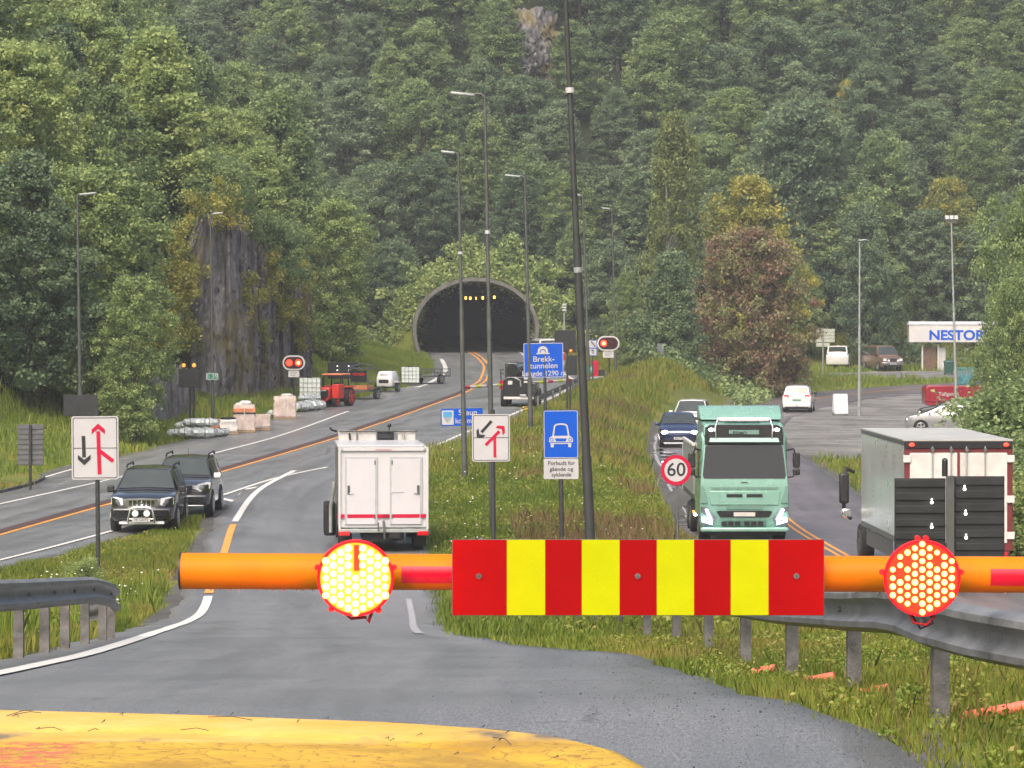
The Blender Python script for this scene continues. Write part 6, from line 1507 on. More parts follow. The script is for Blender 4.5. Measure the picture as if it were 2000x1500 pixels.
m = MB(); m.tube([(-Wc-.18, 1.3, .5), (-Wc-.18, 1.3, 1.2), (-Wc-.1, 1.0, 1.75), (-Wc-.1, 1.0, 1.9)], .05, 'pole_light', 8); m.build('exhaust_stack', t, smooth=60)
cbox(t, 'spare_wheel_box', (-Wc-.2, 1.9, .85), (.32, .9, .9), 'arch_black', .06)
# towing lorry in front
m = MB(); m.b2((-1.1, Lc+.5, .9), (1.15, Lc+2.6, 2.72), 'grime_white'); m.build('lorry_cab', t, bevel=.08)
for f in (-1, 1): wheel(t, f*1.0, Lc+2.0, .48, .3, 'pole_grey')
for x0, x1, mm_ in ((-1.1, -.6, 'grime_white'), (-.55, -.05, 'grime_white'), (-.02, .45, 'paint_black'), (.55, 1.05, 'grime_white')):
    m = MB(); m.b2((x0, Lc+.7, 2.74), (x1, Lc+1.3, 3.14), mm_); m.build('roof_box', t, bevel=.02)
m = MB(); m.tube([(-1.15, Lc+.6, 3.14), (-1.3, Lc+.5, 3.19), (-1.34, Lc+.5, 3.26)], .03, 'black_plastic', 6); m.tube([(-1.1, Lc+.65, 3.14), (1.1, Lc+.65, 3.14)], .02, 'pole_grey', 6); m.tube([(.3, Lc+.7, 3.04), (.32, Lc+.7, 3.26)], .02, 'black_plastic', 6); m.sphere((.32, Lc+.7, 3.30), .06, 'black_plastic', 8, 5)
m.tube([(-.8, Lc+.62, 3.09), (-.78, Lc+.6, 2.89)], .03, 'black_plastic', 6); m.tube([(.7, Lc+.62, 3.09), (.72, Lc+.6, 2.89)], .03, 'pole_light', 6); m.build('roof_rack', t)
# --- black machine with a long boom, waiting at the barrier
t = thing('boom_loader', 'black telescopic loader with a thick raised boom, seen from behind at the far barrier', 'work vehicle'); place(t, 1013, 797, 4, 177)
m = MB(); m.loft([[(-.82, -.05, .55), (.5, -.05, .55), (.5, -.05, 1.45), (.3, -.02, 1.62), (-.6, -.02, 1.62), (-.82, -.05, 1.4)], [(-.85, 2.0, .55), (.55, 2.0, .55), (.55, 2.0, 1.6), (.35, 2.0, 1.75), (-.6, 2.0, 1.75), (-.85, 2.0, 1.5)]], 'paint_black'); m.build('engine_hood', t, bevel=.05)
m = MB(); m.b2((-.9, .1, .5), (.95, 4.2, .85), 'arch_black'); m.b2((.5, .1, .6), (.95, 2.2, 1.3), 'paint_graphite'); m.build('chassis', t, bevel=.04)
m = MB(); m.tube([(-.25, .3, 1.95), (.1, 2.4, 2.05), (.55, 5.0, 2.2)], [.3, .3, .26], 'paint_black', 12); m.cyl((-.35, .15, 1.95), (-.26, .35, 1.95), .36, 'paint_graphite', n=20); m.tube([(-.1, .2, 1.7), (.2, 1.2, 2.0)], .12, 'arch_black', 8); m.build('boom', t, smooth=50)
m = MB(); m.b2((-.85, 1.6, 1.5), (-.1, 3.2, 2.35), 'car_glass'); m.build('cabin', t, bevel=.06)
for f in (-1, 1):
    for wy in (.7, 3.3): wheel(t, f*.8, wy, .48, .36, 'pole_grey')
cbox(t, 'white_plate', (-.45, -.07, 1.3), (.24, .02, .2), 'plate_white', .004); cbox(t, 'white_plate', (.38, -.07, 1.55), (.2, .02, .16), 'plate_white', .004); cbox(t, 'white_plate', (.38, -.07, 1.34), (.2, .02, .1), 'plate_white', .004)
m = MB(); m.tube([(-.2, -.08, 1.55), (-.05, -.14, 1.5), (.1, -.1, 1.4), (.12, -.08, 1.1)], .04, 'pole_light', 8); m.build('hose', t, smooth=60)
m = MB(); m.tube([(-1.0, .9, 1.0), (-1.02, .9, 2.0)], .03, 'black_plastic', 6); m.b2((-1.05, .85, 1.75), (-.85, .9, 1.8), 'black_plastic'); m.b2((-1.05, .85, 1.95), (-.85, .9, 2.0), 'black_plastic'); m.build('mirror_arm', t)
cbox(t, 'tow_bar', (.25, -.1, .62), (.35, .14, .12), 'pole_light', .02); cbox(t, 'rear_bumper', (0, -.03, .48), (1.6, .12, .14), 'grime_white', .02)
# ------------------------------------------------------------------ goods and machines in the lay-by
mat('film_grey', (.42, .46, .45), .28, .15, .35, 3, .8, 9); mat('film_white', (.62, .6, .57), .35, 0, .22, 4, .6, 12); mat('board_pink', (.5, .41, .37), .6, 0, .3, 3, .4, 14)
mat('pallet_orange', (.55, .2, .09), .7, 0, .25, 5); mat('pallet_wood', (.28, .2, .13), .8, 0, .3, 6); mat('ibc_plastic', (.6, .66, .63), .4, 0, .12, 3); mat('machine_red', (.5, .025, .015), .35, 0, .15, 4)
def blob(m, c, sx, sy, sz, matname, rg, n=12, k=7):
    rings = []
    for i in range(k+1):
        p = -math.pi/2+math.pi*i/k; q = max(.05, math.cos(p))**.6
        rings.append([(c[0]+sx*q*math.cos(2*math.pi*j/n)*(1+.13*rg.uniform(-1, 1)), c[1]+sy*q*math.sin(2*math.pi*j/n)*(1+.13*rg.uniform(-1, 1)), c[2]+sz*math.copysign(abs(math.sin(p))**.7, math.sin(p))*(1+.08*rg.uniform(-1, 1))) for j in range(n)])
    m.loft(rings, matname)
rg = random.Random(12)
def bundle(px, py, d, label, L_=1.7, r=.24, rz=0, lift=0, matname='film_grey'):
    """a film-wrapped bundle of rolls lying on the tarmac or on another bundle"""
    p = at(px, d); root = thing('wrapped_bundle', label, 'bundle', (p.x, p.y, p.z+lift+.03), rad(rz), 'film-wrapped bundles in the lay-by')
    m = MB(); k = 14; rings = []
    for i in range(k+1):
        u = i/k; x = (u-.5)*L_; e = min(1, 6*u+.35, 6*(1-u)+.35); w = 1-.16*(abs(((u*4) % 1)-.5) < .13)
        rings.append([(x+.03*rg.uniform(-1, 1), r*1.35*e*w*math.cos(2*math.pi*j/12)*(1+.12*rg.uniform(-1, 1)), r+r*e*w*math.sin(2*math.pi*j/12)*(1+.1*rg.uniform(-1, 1))) for j in range(12)])
    m.loft(rings, matname); m.build('film_wrap', root, smooth=25)
    for xx in (-.3, .22):
        m = MB(); m.tube([(xx*L_, r*1.37*math.cos(a*.5236), r+r*1.03*math.sin(a*.5236)) for a in range(13)], .014, 'black_plastic', 5); m.build('strap', root)
    return root
for px, d, rz, lift, L_, r_, lab in ((362, 146.5, 8, 0, 1.6, .2, 'flattish film-wrapped bundle, lowest at the near end of the row'), (384, 146.0, 4, 0, 1.7, .25, 'film-wrapped bundle with a dark side in the middle of the near heap'), (392, 147.6, 10, .42, 1.6, .2, 'film-wrapped bundle lying on top of the near heap'), (372, 148.2, 6, .25, 1.4, .19, 'small film-wrapped bundle tucked behind the near heap'), (409, 147.0, 50, 0, 1.2, .2, 'slanting film-wrapped bundle with an orange-brown end'), (422, 147.4, 70, 0, 1.1, .19, 'short film-wrapped bundle beside the low dark pallet'), (434, 147.8, 75, 0, 1.0, .17, 'narrow film-wrapped bundle in front of the low dark pallet'),
                                   (587, 171.5, 60, 0, 1.3, .25, 'film-wrapped bundle against the tall wrapped pallet'), (600, 172.5, 50, 0, 1.4, .27, 'film-wrapped bundle in the middle of the far heap'), (613, 173.2, 40, 0, 1.4, .27, 'film-wrapped bundle at the far end below the white tank'), (604, 174, 30, .4, 1.3, .2, 'film-wrapped bundle lying on the far heap'), (532, 164.8, 80, 0, .9, .2, 'small film-wrapped bundle half hidden behind the tall wrapped pallet')):
    bundle(px, 0, d, lab, L_, r_, rz, lift)
def pallet(px, d, w, h, dep, label, body, rz=6, top=None, rough=.03):
    p = at(px, d); root = thing('loaded_pallet', label, 'pallet', (p.x, p.y, p.z+.035), rad(rz), 'loaded pallets in the lay-by')
    m = MB()
    for i in range(3): m.b2((-w/2, -dep/2+(dep-.1)*i/2, 0), (w/2, -dep/2+(dep-.1)*i/2+.1, .09), 'pallet_wood')
    for i in range(5): m.b2((-w/2+(w-.12)*i/4, -dep/2, .091), (-w/2+(w-.12)*i/4+.12, dep/2, .12), 'pallet_wood')
    m.build('pallet_base', root)
    m = MB(); rings = []; k = 7
    for i in range(k+1):
        z = .122+(h-.122)*i/k; s_ = 1 if 0 < i < k else .97
        pts = rrect(w*s_, dep*s_, .07, 0, 0, 2)
        rings.append([(x+rough*rg.uniform(-1, 1), y+rough*rg.uniform(-1, 1), z+rough*.6*rg.uniform(-1, 1)) for x, y in pts])
    m.loft(rings, body); lo = m.build('wrapped_load', root, smooth=28)
    m = MB(); m.tube([(0, -dep/2-.045, .15), (0, -dep/2-.05, h-.04)], .018, 'film_white', 5); m.build('strap', root)
    if top:
        m = MB()
        for (x, y, z, sx, sy, sz, mm_) in top: blob(m, (x, y, z), sx, sy, sz, mm_, rg)
        m.build('loose_cover', root, smooth=30)
    return root
pallet(477, 151, .98, 1.25, .9, 'tall orange and white stacked pallet with a white lump on top', 'board_pink', top=[(.05, 0, 1.3, .3, .3, .14, 'film_white'), (-.2, 0, 1.27, .22, .25, .08, 'film_white')])
o_ = bpy.context.scene.objects['loaded_pallet']
m = MB(); m.b2((-.5, -.47, .92), (.5, .47, 1.1), 'pallet_orange'); m.b2((-.5, -.48, .84), (.5, .48, .915), 'board_black'); m.build('orange_crate', o_, bevel=.015)
pallet(511, 153, .78, .72, .8, 'low pinkish film-wrapped pallet standing beside the orange-topped one', 'board_pink')
pallet(446, 149.5, .82, .66, .8, 'low pallet with dark top layer beside the wrapped bundles', 'film_white', top=[(0, 0, .7, .36, .36, .06, 'arch_black')])
pallet(556, 164, 1.1, 1.1, 1.0, 'tall white and pink film-wrapped pallet between the two bundle heaps', 'board_pink', top=[(.1, 0, 1.13, .3, .35, .1, 'film_white')])
m = MB(); p = at(428, 150.6); r = thing('orange_crate', 'open orange plastic crate behind the low dark-topped pallet', 'crate', (p.x, p.y, p.z+.03)); m.b2((-.5, -.3, 0), (.5, .3, .62), 'pallet_orange'); m.b2((-.5, -.32, .5), (.5, -.305, .56), 'board_black'); m.build('crate_body', r, bevel=.03)
def ibc(px, d, label, lift=0, rz=4):
    p = at(px, d); root = thing('water_tank', label, 'tank', (p.x, p.y, p.z+lift+.03), rad(rz), 'caged white water tanks')
    m = MB(); m.b2((-.55, -.48, .16), (.55, .48, 1.14), 'ibc_plastic'); m.build('bottle', root, bevel=.06)
    m = MB()
    for i in range(6):
        x = -.58+1.16*i/5
        for y in (-.515, .515): m.cyl((x, y, .12), (x, y, 1.16), .011, 'galvanised', n=6)
    for i in range(5):
        z = .2+.94*i/4; m.tube([(-.58, -.52, z), (.58, -.52, z), (.58, .52, z), (-.58, .52, z), (-.58, -.52, z)], .012, 'galvanised', 6)
    m.build('cage', root)
    m = MB(); m.b2((-.58, -.5, 0), (.58, .5, .12), 'pole_grey'); m.cyl((0, 0, 1.14), (0, 0, 1.2), .12, 'black_plastic'); m.build('tank_base', root); return root
ibc(605, 175.5, 'caged white water tank lifted in front of the red tractor', .45)
ibc(801, 207, 'caged white water tank standing in front of the flat trailer')
# red compact tractor
t = thing('compact_tractor', 'small red tractor with orange roof parked behind the lifted white tank', 'tractor'); place(t, 652, 799, 200, 178); t.scale = (.85, .85, .85)
m = MB(); m.b2((-.42, .3, .5), (.42, 1.7, 1.25), 'machine_red'); m.build('bonnet', t, bevel=.1)
m = MB(); m.b2((-.55, -1.2, .5), (.55, .3, .9), 'machine_red'); m.b2((-.3, -1.1, .3), (.3, 1.5, .55), 'arch_black'); m.build('chassis', t, bevel=.04)
m = MB()
for x in (-.6, .6):
    for y in (-1.0, .25): m.tube([(x, y, .85), (x*.95, y, 1.95)], .035, 'arch_black', 6)
m.tube([(-.57, -1, 1.95), (.57, -1, 1.95), (.57, .25, 1.95), (-.57, .25, 1.95), (-.57, -1, 1.95)], .03, 'arch_black', 6); m.build('cab_frame', t)
m = MB(); m.b2((-.68, -1.15, 1.97), (.68, .4, 2.08), 'pallet_orange'); m.build('cab_roof', t, bevel=.05)
m = MB(); m.b2((-.3, -.75, .9), (.3, -.25, 1.0), 'arch_black'); m.b2((-.3, -.85, 1.0), (.3, -.72, 1.5), 'arch_black'); m.build('seat', t, bevel=.04)
for f in (-1, 1):
    wheel(t, f*.72, -.75, .62, .36, 'machine_red'); wheel(t, f*.62, 1.1, .4, .28, 'machine_red'); cbox(t, 'mudguard', (f*.72, -.75, 1.25), (.4, 1.0, .1), 'machine_red', .04)
m = MB(); m.b2((-.36, 1.71, .62), (.36, 1.73, 1.1), 'arch_black'); m.b2((-.22, 1.735, 1.02), (.22, 1.745, 1.1), 'plate_white'); m.build('grille', t)
m = MB(); m.tube([(.25, 1.2, 1.2), (.25, 1.2, 1.85)], .035, 'arch_black', 7); m.build('exhaust', t, smooth=50)
m = MB(); m.tube([(-.4, 1.7, .6), (-.4, 2.3, .42), (-.4, 3.2, .4)], .05, 'machine_red', 6); m.tube([(.4, 1.7, .6), (.4, 2.3, .42), (.4, 3.2, .4)], .05, 'machine_red', 6); m.tube([(-.4, 2.3, .42), (.4, 2.3, .42)], .05, 'machine_red', 6); m.build('front_loader', t)
m = MB(); m.b2((-.95, .55, .55), (-.5, 1.5, 1.45), 'machine_red'); m.build('tool_box', t, bevel=.05)
# trailers
def trailer(label, px, d, bearing, w, L_, bed=.55, wr_=.32):
    t = thing('trailer', label, 'trailer', (0, 0, 0), 0, 'trailers in the lay-by'); place(t, px, 0, bearing, d)
    m = MB(); m.b2((-w/2, -L_/2, bed-.08), (w/2, L_/2, bed), 'galvanised'); m.build('bed', t, bevel=.01)
    m = MB(); m.tube([(-w*.35, L_/2, bed-.1), (0, L_/2+1.1, bed-.1), (w*.35, L_/2, bed-.1)], .04, 'galvanised', 6); m.tube([(0, L_/2+1.1, bed-.1), (0, L_/2+1.35, bed-.05)], .05, 'pole_grey', 6); m.build('drawbar', t)
    m = MB(); m.tube([(0, L_/2+1.0, bed-.1), (0, L_/2+1.0, .05)], .03, 'galvanised', 6); m.build('jockey_leg', t)
    for f in (-1, 1): wheel(t, f*(w/2+.1), -.1, wr_, .2); cbox(t, 'mudguard', (f*(w/2+.1), -.1, wr_*2+.05), (.24, .85, .04), 'pole_grey', .015)
    return t
t = trailer('grey works trailer with a dark board and red lettering on its upright frame', 708, 187, 205, 1.5, 2.4)
m = MB()
for x in (-.6, .6):
    for y in (-.5, .5): m.tube([(x, y, .55), (x, y, 1.75)], .03, 'galvanised', 6)
for z in (1.0, 1.75): m.tube([(-.6, -.5, z), (.6, -.5, z), (.6, .5, z), (-.6, .5, z), (-.6, -.5, z)], .03, 'galvanised', 6)
m.tube([(-.6, .5, 1.0), (.6, .5, 1.75)], .02, 'galvanised', 6); m.tube([(-.5, -.4, 1.85), (.3, -.4, 2.0), (.6, .4, 1.8)], .05, 'pole_grey', 6); m.build('upright_frame', t)
m = MB(); m.b2((-.55, .53, 1.02), (.45, .56, 1.65), 'board_black'); m.build('board', t); letters('HENGER', .2, 'machine_red', 'lettering', t, (-.05, .565, 1.42), .004, rotz=rad(180), bold=.005)
m = MB(); m.b2((-.5, -.4, .56), (.5, .4, .8), 'pallet_orange'); m.build('load_box', t, bevel=.03)
t = trailer('flat galvanised trailer with low mesh sides at the tunnel end of the lay-by', 838, 210, 215, 1.5, 2.6)
m = MB()
for z in (.75, .95): m.tube([(-.73, -1.28, z), (.73, -1.28, z), (.73, 1.28, z), (-.73, 1.28, z), (-.73, -1.28, z)], .02, 'galvanised', 6)
for x in (-.73, 0, .73):
    for y in (-1.28, 1.28): m.tube([(x, y, .55), (x, y, .98)], .025, 'galvanised', 6)
for y in (-.4, .4):
    for x in (-.73, .73): m.tube([(x, y, .55), (x, y, .98)], .025, 'galvanised', 6)
m.build('side_rail', t)
t = thing('generator_trailer', 'white hooded generator on two wheels between the works trailer and the white tank', 'generator'); place(t, 757, 0, 195, 197.5)
m = MB(); m.loft([rrect_pts for rrect_pts in [[(x, y, z) for x, y in rrect(w, l, .15, 0, 0, 3)] for w, l, z in ((1.0, 1.5, .35), (1.05, 1.6, .5), (1.02, 1.55, .85), (.82, 1.25, 1.2), (.7, 1.05, 1.25))]], 'paint_white'); m.build('hood', t, smooth=40)
m = MB(); m.b2((-.3, .74, .55), (.3, .81, .75), 'arch_black'); m.b2((-.25, .64, 1.0), (.25, .72, 1.06), 'board_black'); m.build('vent', t)
m = MB(); m.tube([(0, .75, .35), (0, 1.6, .35)], .04, 'galvanised', 6); m.b2((-.62, -.1, .26), (.62, .1, .36), 'arch_black'); m.build('drawbar', t)
for f in (-1, 1): wheel(t, f*.62, 0, .3, .18); cbox(t, 'mudguard', (f*.63, 0, .6), (.22, .75, .06), 'paint_white', .02)

# ------------------------------------------------------------------ by the side road
d = 282; p = at(1850, d); k = F/d
def zz(py): return CZ+(HORIZON-py)*d/F-p.z
r = thing('canopy_sign', 'long white canopy fascia with large blue NESTOR lettering above a small kiosk', 'sign', (p.x, p.y, p.z), rad(-4))
u_ = lambda px: (px-1850)/k
m = MB(); m.b2((u_(1776), 0, zz(669)), (u_(1990), 2.6, zz(634)), 'grime_white'); m.build('fascia_box', r, bevel=.05)
m = MB(); m.loft([[(u_(1774), -.06, zz(634)), (u_(1990), -.06, zz(634)), (u_(1990), 2.7, zz(634)), (u_(1774), 2.7, zz(634))], [(u_(1777), .6, zz(628)), (u_(1990), .6, zz(628)), (u_(1990), 2.6, zz(628)), (u_(1777), 2.6, zz(628))]], 'white_paint'); m.build('canopy_roof', r)
m = MB(); m.b2((u_(1786), -.03, zz(668)), (u_(1990), -.002, zz(642)), 'white_paint'); fas = m.build('fascia_panel', r)
letters('NESTOR', 1.12, 'sign_blue', 'lettering', fas, (u_(1868), -.04, zz(655.5)), .02, bold=.035, width=4.7)
m = MB()
for px in (1801, 1832, 1980): m.b2((u_(px), .6, -.3), (u_(px)+.14, .75, zz(669)), 'grime_white')
m.build('canopy_post', r)
m = MB(); m.b2((u_(1804), .9, -.2), (u_(1829), 2.4, zz(677)), 'paint_brown'); m.build('kiosk_wall', r); m = MB(); m.b2((u_(1833), .8, -.2), (u_(1848), 2.2, zz(679)), 'white_paint'); m.build('kiosk_door', r, bevel=.02)
for nm, lab, px, d_, w, h, mm_ in (('wheelie_bin', 'dark green wheelie bin beside the white kiosk door', 1853, 272, .75, 1.15, 'bin_green'),):
    mat('bin_green', (.015, .07, .055), .5); q = at(px, d_); b_ = thing(nm, lab, 'bin', q)
    m = MB(); m.loft([[(x, y, z) for x, y in rrect(w*s_, w*s_, .06)] for s_, z in ((.8, .1), (1, h-.1), (1.06, h-.09))], mm_); m.build('bin_body', b_, smooth=40)
    m = MB(); m.loft([[(x, y, z) for x, y in rrect(w*s_, w*s_, .06)] for s_, z in ((1.08, h-.085), (1.0, h), (.6, h+.05))], mm_); m.build('lid', b_, smooth=40)
    for f in (-1, 1): wheel(b_, f*.32, .3, .1, .06)
q = at(1641, 201); b_ = thing('a_board', 'blank white A-board standing on the gravel by the pale lamp pole', 'sign board', q, rad(8)); mat('board_blank', (.66, .66, .7), .35)
for f in (-1, 1):
    m = MB(); m.box((0, f*.2, .72), (.84, .03, 1.2), 'board_blank', Matrix.Rotation(rad(f*9), 3, 'X')); m.build('board_face', b_, bevel=.01)
m = MB()
for x in (-.38, .38):
    for f in (-1, 1): m.tube([(x, f*.31, -.02), (x, f*.26, .25)], .025, 'pole_grey', 6)
m.build('foot', b_)
q = at(1607, 268); r = thing('direction_sign', 'pale direction sign with five slatted plates on one post, seen from behind', 'road sign', q); k = F/268; zq = lambda py: CZ+(HORIZON-py)*268/F-q.z
pole(r, 0, zq(640), .055, 'pole_light', y=-.12); mat('sign_pale', (.42, .44, .38), .5, .2, .12, 4)
for i in range(4): m = MB(); m.b2((-25/k, -.05, zq(648.4+6.6*i)), (23/k, -.02, zq(642.4+6.6*i)), 'sign_pale'); m.build('plate', r, bevel=.005)
m = MB(); m.b2((-13/k, -.05, zq(677)), (13/k, -.02, zq(669.5)), 'sign_pale'); m.build('plate', r, bevel=.005)
q = at(1290, 221); r = thing('control_cabinet', 'plain grey roadside cabinet at the edge of the dark bushy tree', 'cabinet', q); k = F/221; h = CZ+(HORIZON-671)*221/F-q.z; mat('cabinet_grey', (.13, .14, .16), .5)
m = MB(); m.b2((-.24, -.2, -.2), (.24, .2, h), 'cabinet_grey'); m.build('cabinet_body', r, bevel=.02); m = MB(); m.b2((-.21, -.215, .1), (.21, -.202, h-.06), 'cabinet_grey'); m.b2((.14, -.23, h*.5), (.17, -.216, h*.5+.12), 'black_plastic'); m.build('door', r)
q = at(1888, 226); r = thing('net_cage', 'tall blue-green netted cage trolley behind the red box trailer', 'cage', q); mat('net_teal', (.05, .2, .22), .5, 0, .3, 6)
m = MB()
for i in range(9):
    x = -.7+1.4*i/8
    for y in (-.4, .4): m.tube([(x, y, .2), (x, y, 2.2)], .022, 'net_teal', 5)
for z in (.2, .7, 1.2, 1.7, 2.2): m.tube([(-.7, -.4, z), (.7, -.4, z), (.7, .4, z), (-.7, .4, z), (-.7, -.4, z)], .025, 'net_teal', 5)
m.build('cage_frame', r); m = MB(); blob(m, (0, 0, .9), .6, .33, .75, 'net_teal', rg); m.build('net_load', r, smooth=30)
for f in (-1, 1): wheel(r, f*.6, -.3, .12, .06)

# ------------------------------------------------------------------ yellow bonnet in front of the camera
mm, t, b = _new('old_yellow'); tc = N(t, 'ShaderNodeTexCoord'); ob = tc.outputs['Object']; sp = N(t, 'ShaderNodeSeparateXYZ'); t.links.new(ob, sp.inputs[0])
n1 = noise(t, 3, 5, .65, vec=ob); n2 = noise(t, 22, 5, .7, vec=ob)
r1 = ramp(t, n1.outputs[0], [(.3, (.55, .31, .03)), (.5, (.62, .38, .055)), (.7, (.66, .45, .13))])
# darker yellow nearer to us, the dimmer face's shade put into its colour
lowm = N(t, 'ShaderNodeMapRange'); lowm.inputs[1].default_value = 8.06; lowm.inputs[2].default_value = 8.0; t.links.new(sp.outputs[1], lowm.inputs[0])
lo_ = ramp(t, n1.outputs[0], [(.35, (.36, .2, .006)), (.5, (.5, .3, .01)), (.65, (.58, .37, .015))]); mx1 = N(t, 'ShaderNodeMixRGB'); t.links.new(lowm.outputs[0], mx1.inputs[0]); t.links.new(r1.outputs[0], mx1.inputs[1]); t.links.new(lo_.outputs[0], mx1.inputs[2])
# faded red band
ad = N(t, 'ShaderNodeMath', operation='MULTIPLY_ADD'); t.links.new(n2.outputs[0], ad.inputs[0]); ad.inputs[1].default_value = .12; t.links.new(sp.outputs[0], ad.inputs[2])
rm = N(t, 'ShaderNodeMapRange'); rm.inputs[1].default_value = -.92; rm.inputs[2].default_value = -.99; t.links.new(ad.outputs[0], rm.inputs[0])
rm2 = N(t, 'ShaderNodeMath', operation='MULTIPLY'); t.links.new(rm.outputs[0], rm2.inputs[0]); t.links.new(lowm.outputs[0], rm2.inputs[1])
fl_ = ramp(t, n2.outputs[0], [(.46, 0), (.52, .85)]); rm3 = N(t, 'ShaderNodeMath', operation='MULTIPLY'); t.links.new(rm2.outputs[0], rm3.inputs[0]); t.links.new(fl_.outputs[0], rm3.inputs[1])
mx2 = N(t, 'ShaderNodeMixRGB'); t.links.new(rm3.outputs[0], mx2.inputs[0]); t.links.new(mx1.outputs[0], mx2.inputs[1]); mx2.inputs[2].default_value = (.55, .1, .06, 1)
# cracked paint
wv = noise(t, 6, 3, .6, vec=ob); wm = N(t, 'ShaderNodeMixRGB', i_0=.2); t.links.new(ob, wm.inputs[1]); t.links.new(wv.outputs[1], wm.inputs[2])
mpv = N(t, 'ShaderNodeMapping'); mpv.inputs['Scale'].default_value = (1, .6, 1); t.links.new(wm.outputs[0], mpv.inputs[0])
vo = N(t, 'ShaderNodeTexVoronoi', feature='DISTANCE_TO_EDGE'); vo.inputs['Scale'].default_value = 17; t.links.new(mpv.outputs[0], vo.inputs['Vector'])
cr = ramp(t, vo.outputs[0], [(0, .9), (.045, 0)]); crg = N(t, 'ShaderNodeMath', operation='MULTIPLY'); t.links.new(cr.outputs[0], crg.inputs[0]); g_ = ramp(t, lowm.outputs[0], [(0, .05), (1, 1)]); gt_ = ramp(t, n1.outputs[0], [(.3, .15), (.48, .95)]); gm_ = N(t, 'ShaderNodeMath', operation='MULTIPLY'); t.links.new(g_.outputs[0], gm_.inputs[0]); t.links.new(gt_.outputs[0], gm_.inputs[1]); t.links.new(gm_.outputs[0], crg.inputs[1])
mx3 = N(t, 'ShaderNodeMixRGB'); t.links.new(crg.outputs[0], mx3.inputs[0]); t.links.new(mx2.outputs[0], mx3.inputs[1]); mx3.inputs[2].default_value = (.2, .09, .006, 1)
# dirt smears along the seam
dm = N(t, 'ShaderNodeMath', operation='SUBTRACT'); t.links.new(sp.outputs[1], dm.inputs[0]); dm.inputs[1].default_value = 8.15; da = N(t, 'ShaderNodeMath', operation='ABSOLUTE'); t.links.new(dm.outputs[0], da.inputs[0])
dr = N(t, 'ShaderNodeMapRange'); dr.inputs[1].default_value = .15; dr.inputs[2].default_value = .03; t.links.new(da.outputs[0], dr.inputs[0])
mpd = N(t, 'ShaderNodeMapping'); mpd.inputs['Scale'].default_value = (4.2, 1.6, 1); t.links.new(ob, mpd.inputs[0]); n3 = noise(t, 1, 4, .6, vec=mpd.outputs[0]); dg_ = ramp(t, n3.outputs[0], [(.47, 0), (.57, .85)])
dd = N(t, 'ShaderNodeMath', operation='MULTIPLY'); t.links.new(dr.outputs[0], dd.inputs[0]); t.links.new(dg_.outputs[0], dd.inputs[1])
mx4 = N(t, 'ShaderNodeMixRGB'); t.links.new(dd.outputs[0], mx4.inputs[0]); t.links.new(mx3.outputs[0], mx4.inputs[1]); mx4.inputs[2].default_value = (.12, .1, .08, 1)
t.links.new(mx4.outputs[0], b.inputs['Base Color']); b.inputs['Roughness'].default_value = .42; b.inputs['Specular IOR Level'].default_value = .3
bp = N(t, 'ShaderNodeBump'); bp.inputs['Strength'].default_value = .4; bp.inputs['Distance'].default_value = .01; t.links.new(vo.outputs[0], bp.inputs['Height']); t.links.new(bp.outputs[0], b.inputs['Normal']); MATS['old_yellow'] = mm
HZ = 1.40
out_ = [(-3.0, 8.55), (-2.6, 8.72), (-2.0, 8.78), (-1.35, 8.75), (-.8, 8.64), (-.26, 8.48), (.0, 8.34), (.16, 8.2), (.27, 7.98), (.33, 7.7), (.37, 7.3), (.4, 6.8), (.42, 6.0), (.42, 5.2)]
fe = pchip([p[0] for p in out_[:10]], [p[1] for p in out_[:10]])
t_ = thing('yellow_truck', 'old yellow bonnet with cracked paint and a faded red patch, below the barrier', 'truck', (0, 0, 0))
m = MB(); rows = []
sh = lambda s, dz, drop: [(-1.3+(x+1.3)*s, 5.2+(y-5.2)*(1-(1-s)*.6), HZ+dz) for x, y in out_]
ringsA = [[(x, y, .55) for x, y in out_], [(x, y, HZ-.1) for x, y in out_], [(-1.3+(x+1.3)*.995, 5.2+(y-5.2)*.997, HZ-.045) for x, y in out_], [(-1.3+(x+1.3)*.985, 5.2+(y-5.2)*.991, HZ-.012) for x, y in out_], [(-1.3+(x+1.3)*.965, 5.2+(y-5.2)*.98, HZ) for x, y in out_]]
m.loft(ringsA, 'old_yellow', caps=False, closed=False)
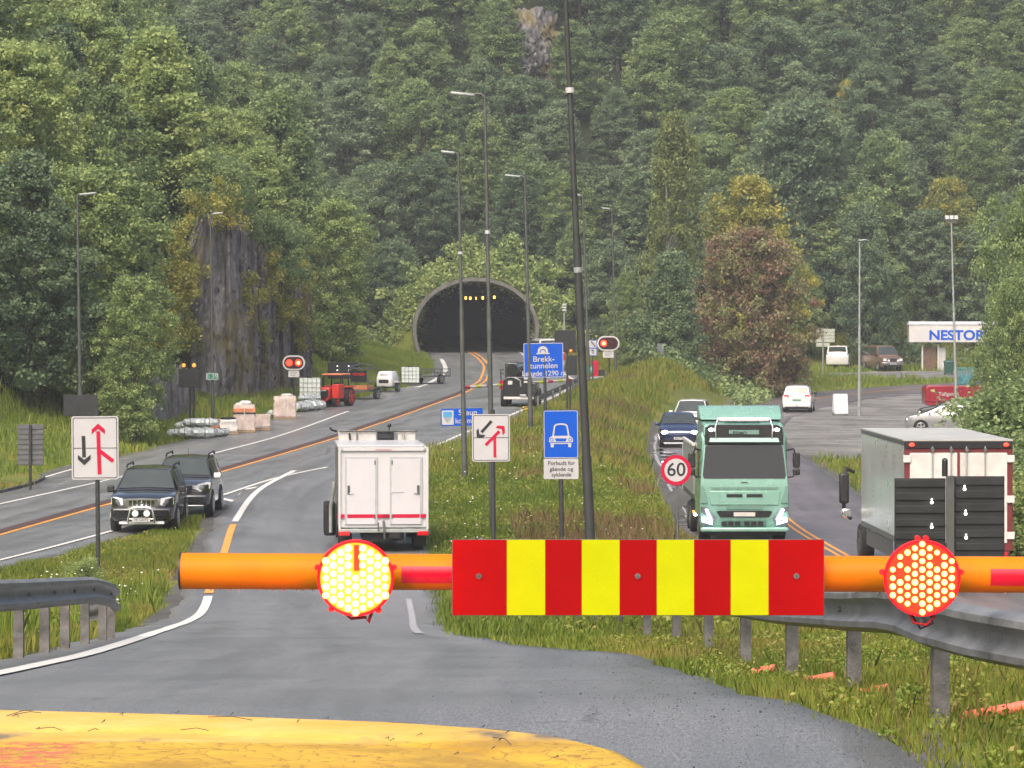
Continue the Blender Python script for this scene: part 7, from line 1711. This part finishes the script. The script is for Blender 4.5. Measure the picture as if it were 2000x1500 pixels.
# the flat top, with the pressed seam running across it
top = ringsA[-1]; cols = []
for (x, y, z) in top[:10]:
    pass
gx = np.concatenate([np.linspace(top[0][0], .1, 36), np.linspace(.12, top[-1][0], 40)]); fy = lambda x: float(np.interp(x, [p[0] for p in top], [p[1] for p in top]))
prof = [(0, 0), (.12, .004), (.30, .004), (.42, .002), (.46, -.006), (.5, -.007), (.54, -.004), (.75, .002), (1.4, .012), (3.2, .03)]
rows = []
for dyy, dz in prof:
    rows.append([(x, max(5.2, fy(x)-dyy*(1+.25*math.sin(x*2.1))), HZ+dz-(0 if dyy == 0 else 0)) for x in gx])
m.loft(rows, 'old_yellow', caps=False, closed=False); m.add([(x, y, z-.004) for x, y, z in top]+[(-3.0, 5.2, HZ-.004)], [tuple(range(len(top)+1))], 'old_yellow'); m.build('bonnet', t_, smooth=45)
m = MB(); m.b2((-2.9, 4.0, .5), (.3, 5.2, 1.34), 'arch_black'); m.b2((-2.4, 4.6, .4), (-.2, 8.3, .9), 'arch_black'); m.build('chassis', t_)
for wx in (.1, -2.7): wheel(t_, wx, 6.8, .42, .26, 'pole_grey')
m = MB(); tw = random.Random(9)
for k_ in range(26):
    x = tw.uniform(-1.35, .15); y = fy(x)-abs(tw.gauss(0, .25))-.03; a = tw.uniform(0, 3.1); l = tw.choice([.012, .012, .02, .03, .07]) if k_ > 3 else .13
    m.tube([(x, y, HZ+.008), (x+l*math.cos(a)*.5+.006, y+l*math.sin(a)*.5, HZ+.014), (x+l*math.cos(a), y+l*math.sin(a), HZ+.009)], .0011, 'bark', 5)
struct(m.build('fallen_twigs'), 'stuff')
# ------------------------------------------------------------------ the damp air over the valley
hz = bpy.data.materials.new('haze'); hz.use_nodes = True; t = hz.node_tree; t.nodes.clear()
pv = t.nodes.new('ShaderNodeVolumePrincipled'); pv.inputs['Density'].default_value = .0004; pv.inputs['Color'].default_value = (.86, .9, .92, 1); pv.inputs['Anisotropy'].default_value = .2
ot = t.nodes.new('ShaderNodeOutputMaterial'); t.links.new(pv.outputs[0], ot.inputs['Volume'])
m = MB(); zmin = float(Z.min())-1; zmax = max(float(Z.max()), 75)+16
m.mats.append(hz); m.v = []; 
MATS['haze'] = hz
m = MB(); m.b2((-163, -28, zmin), (163, 456, zmax), 'haze'); struct(m.build('haze'), 'stuff')
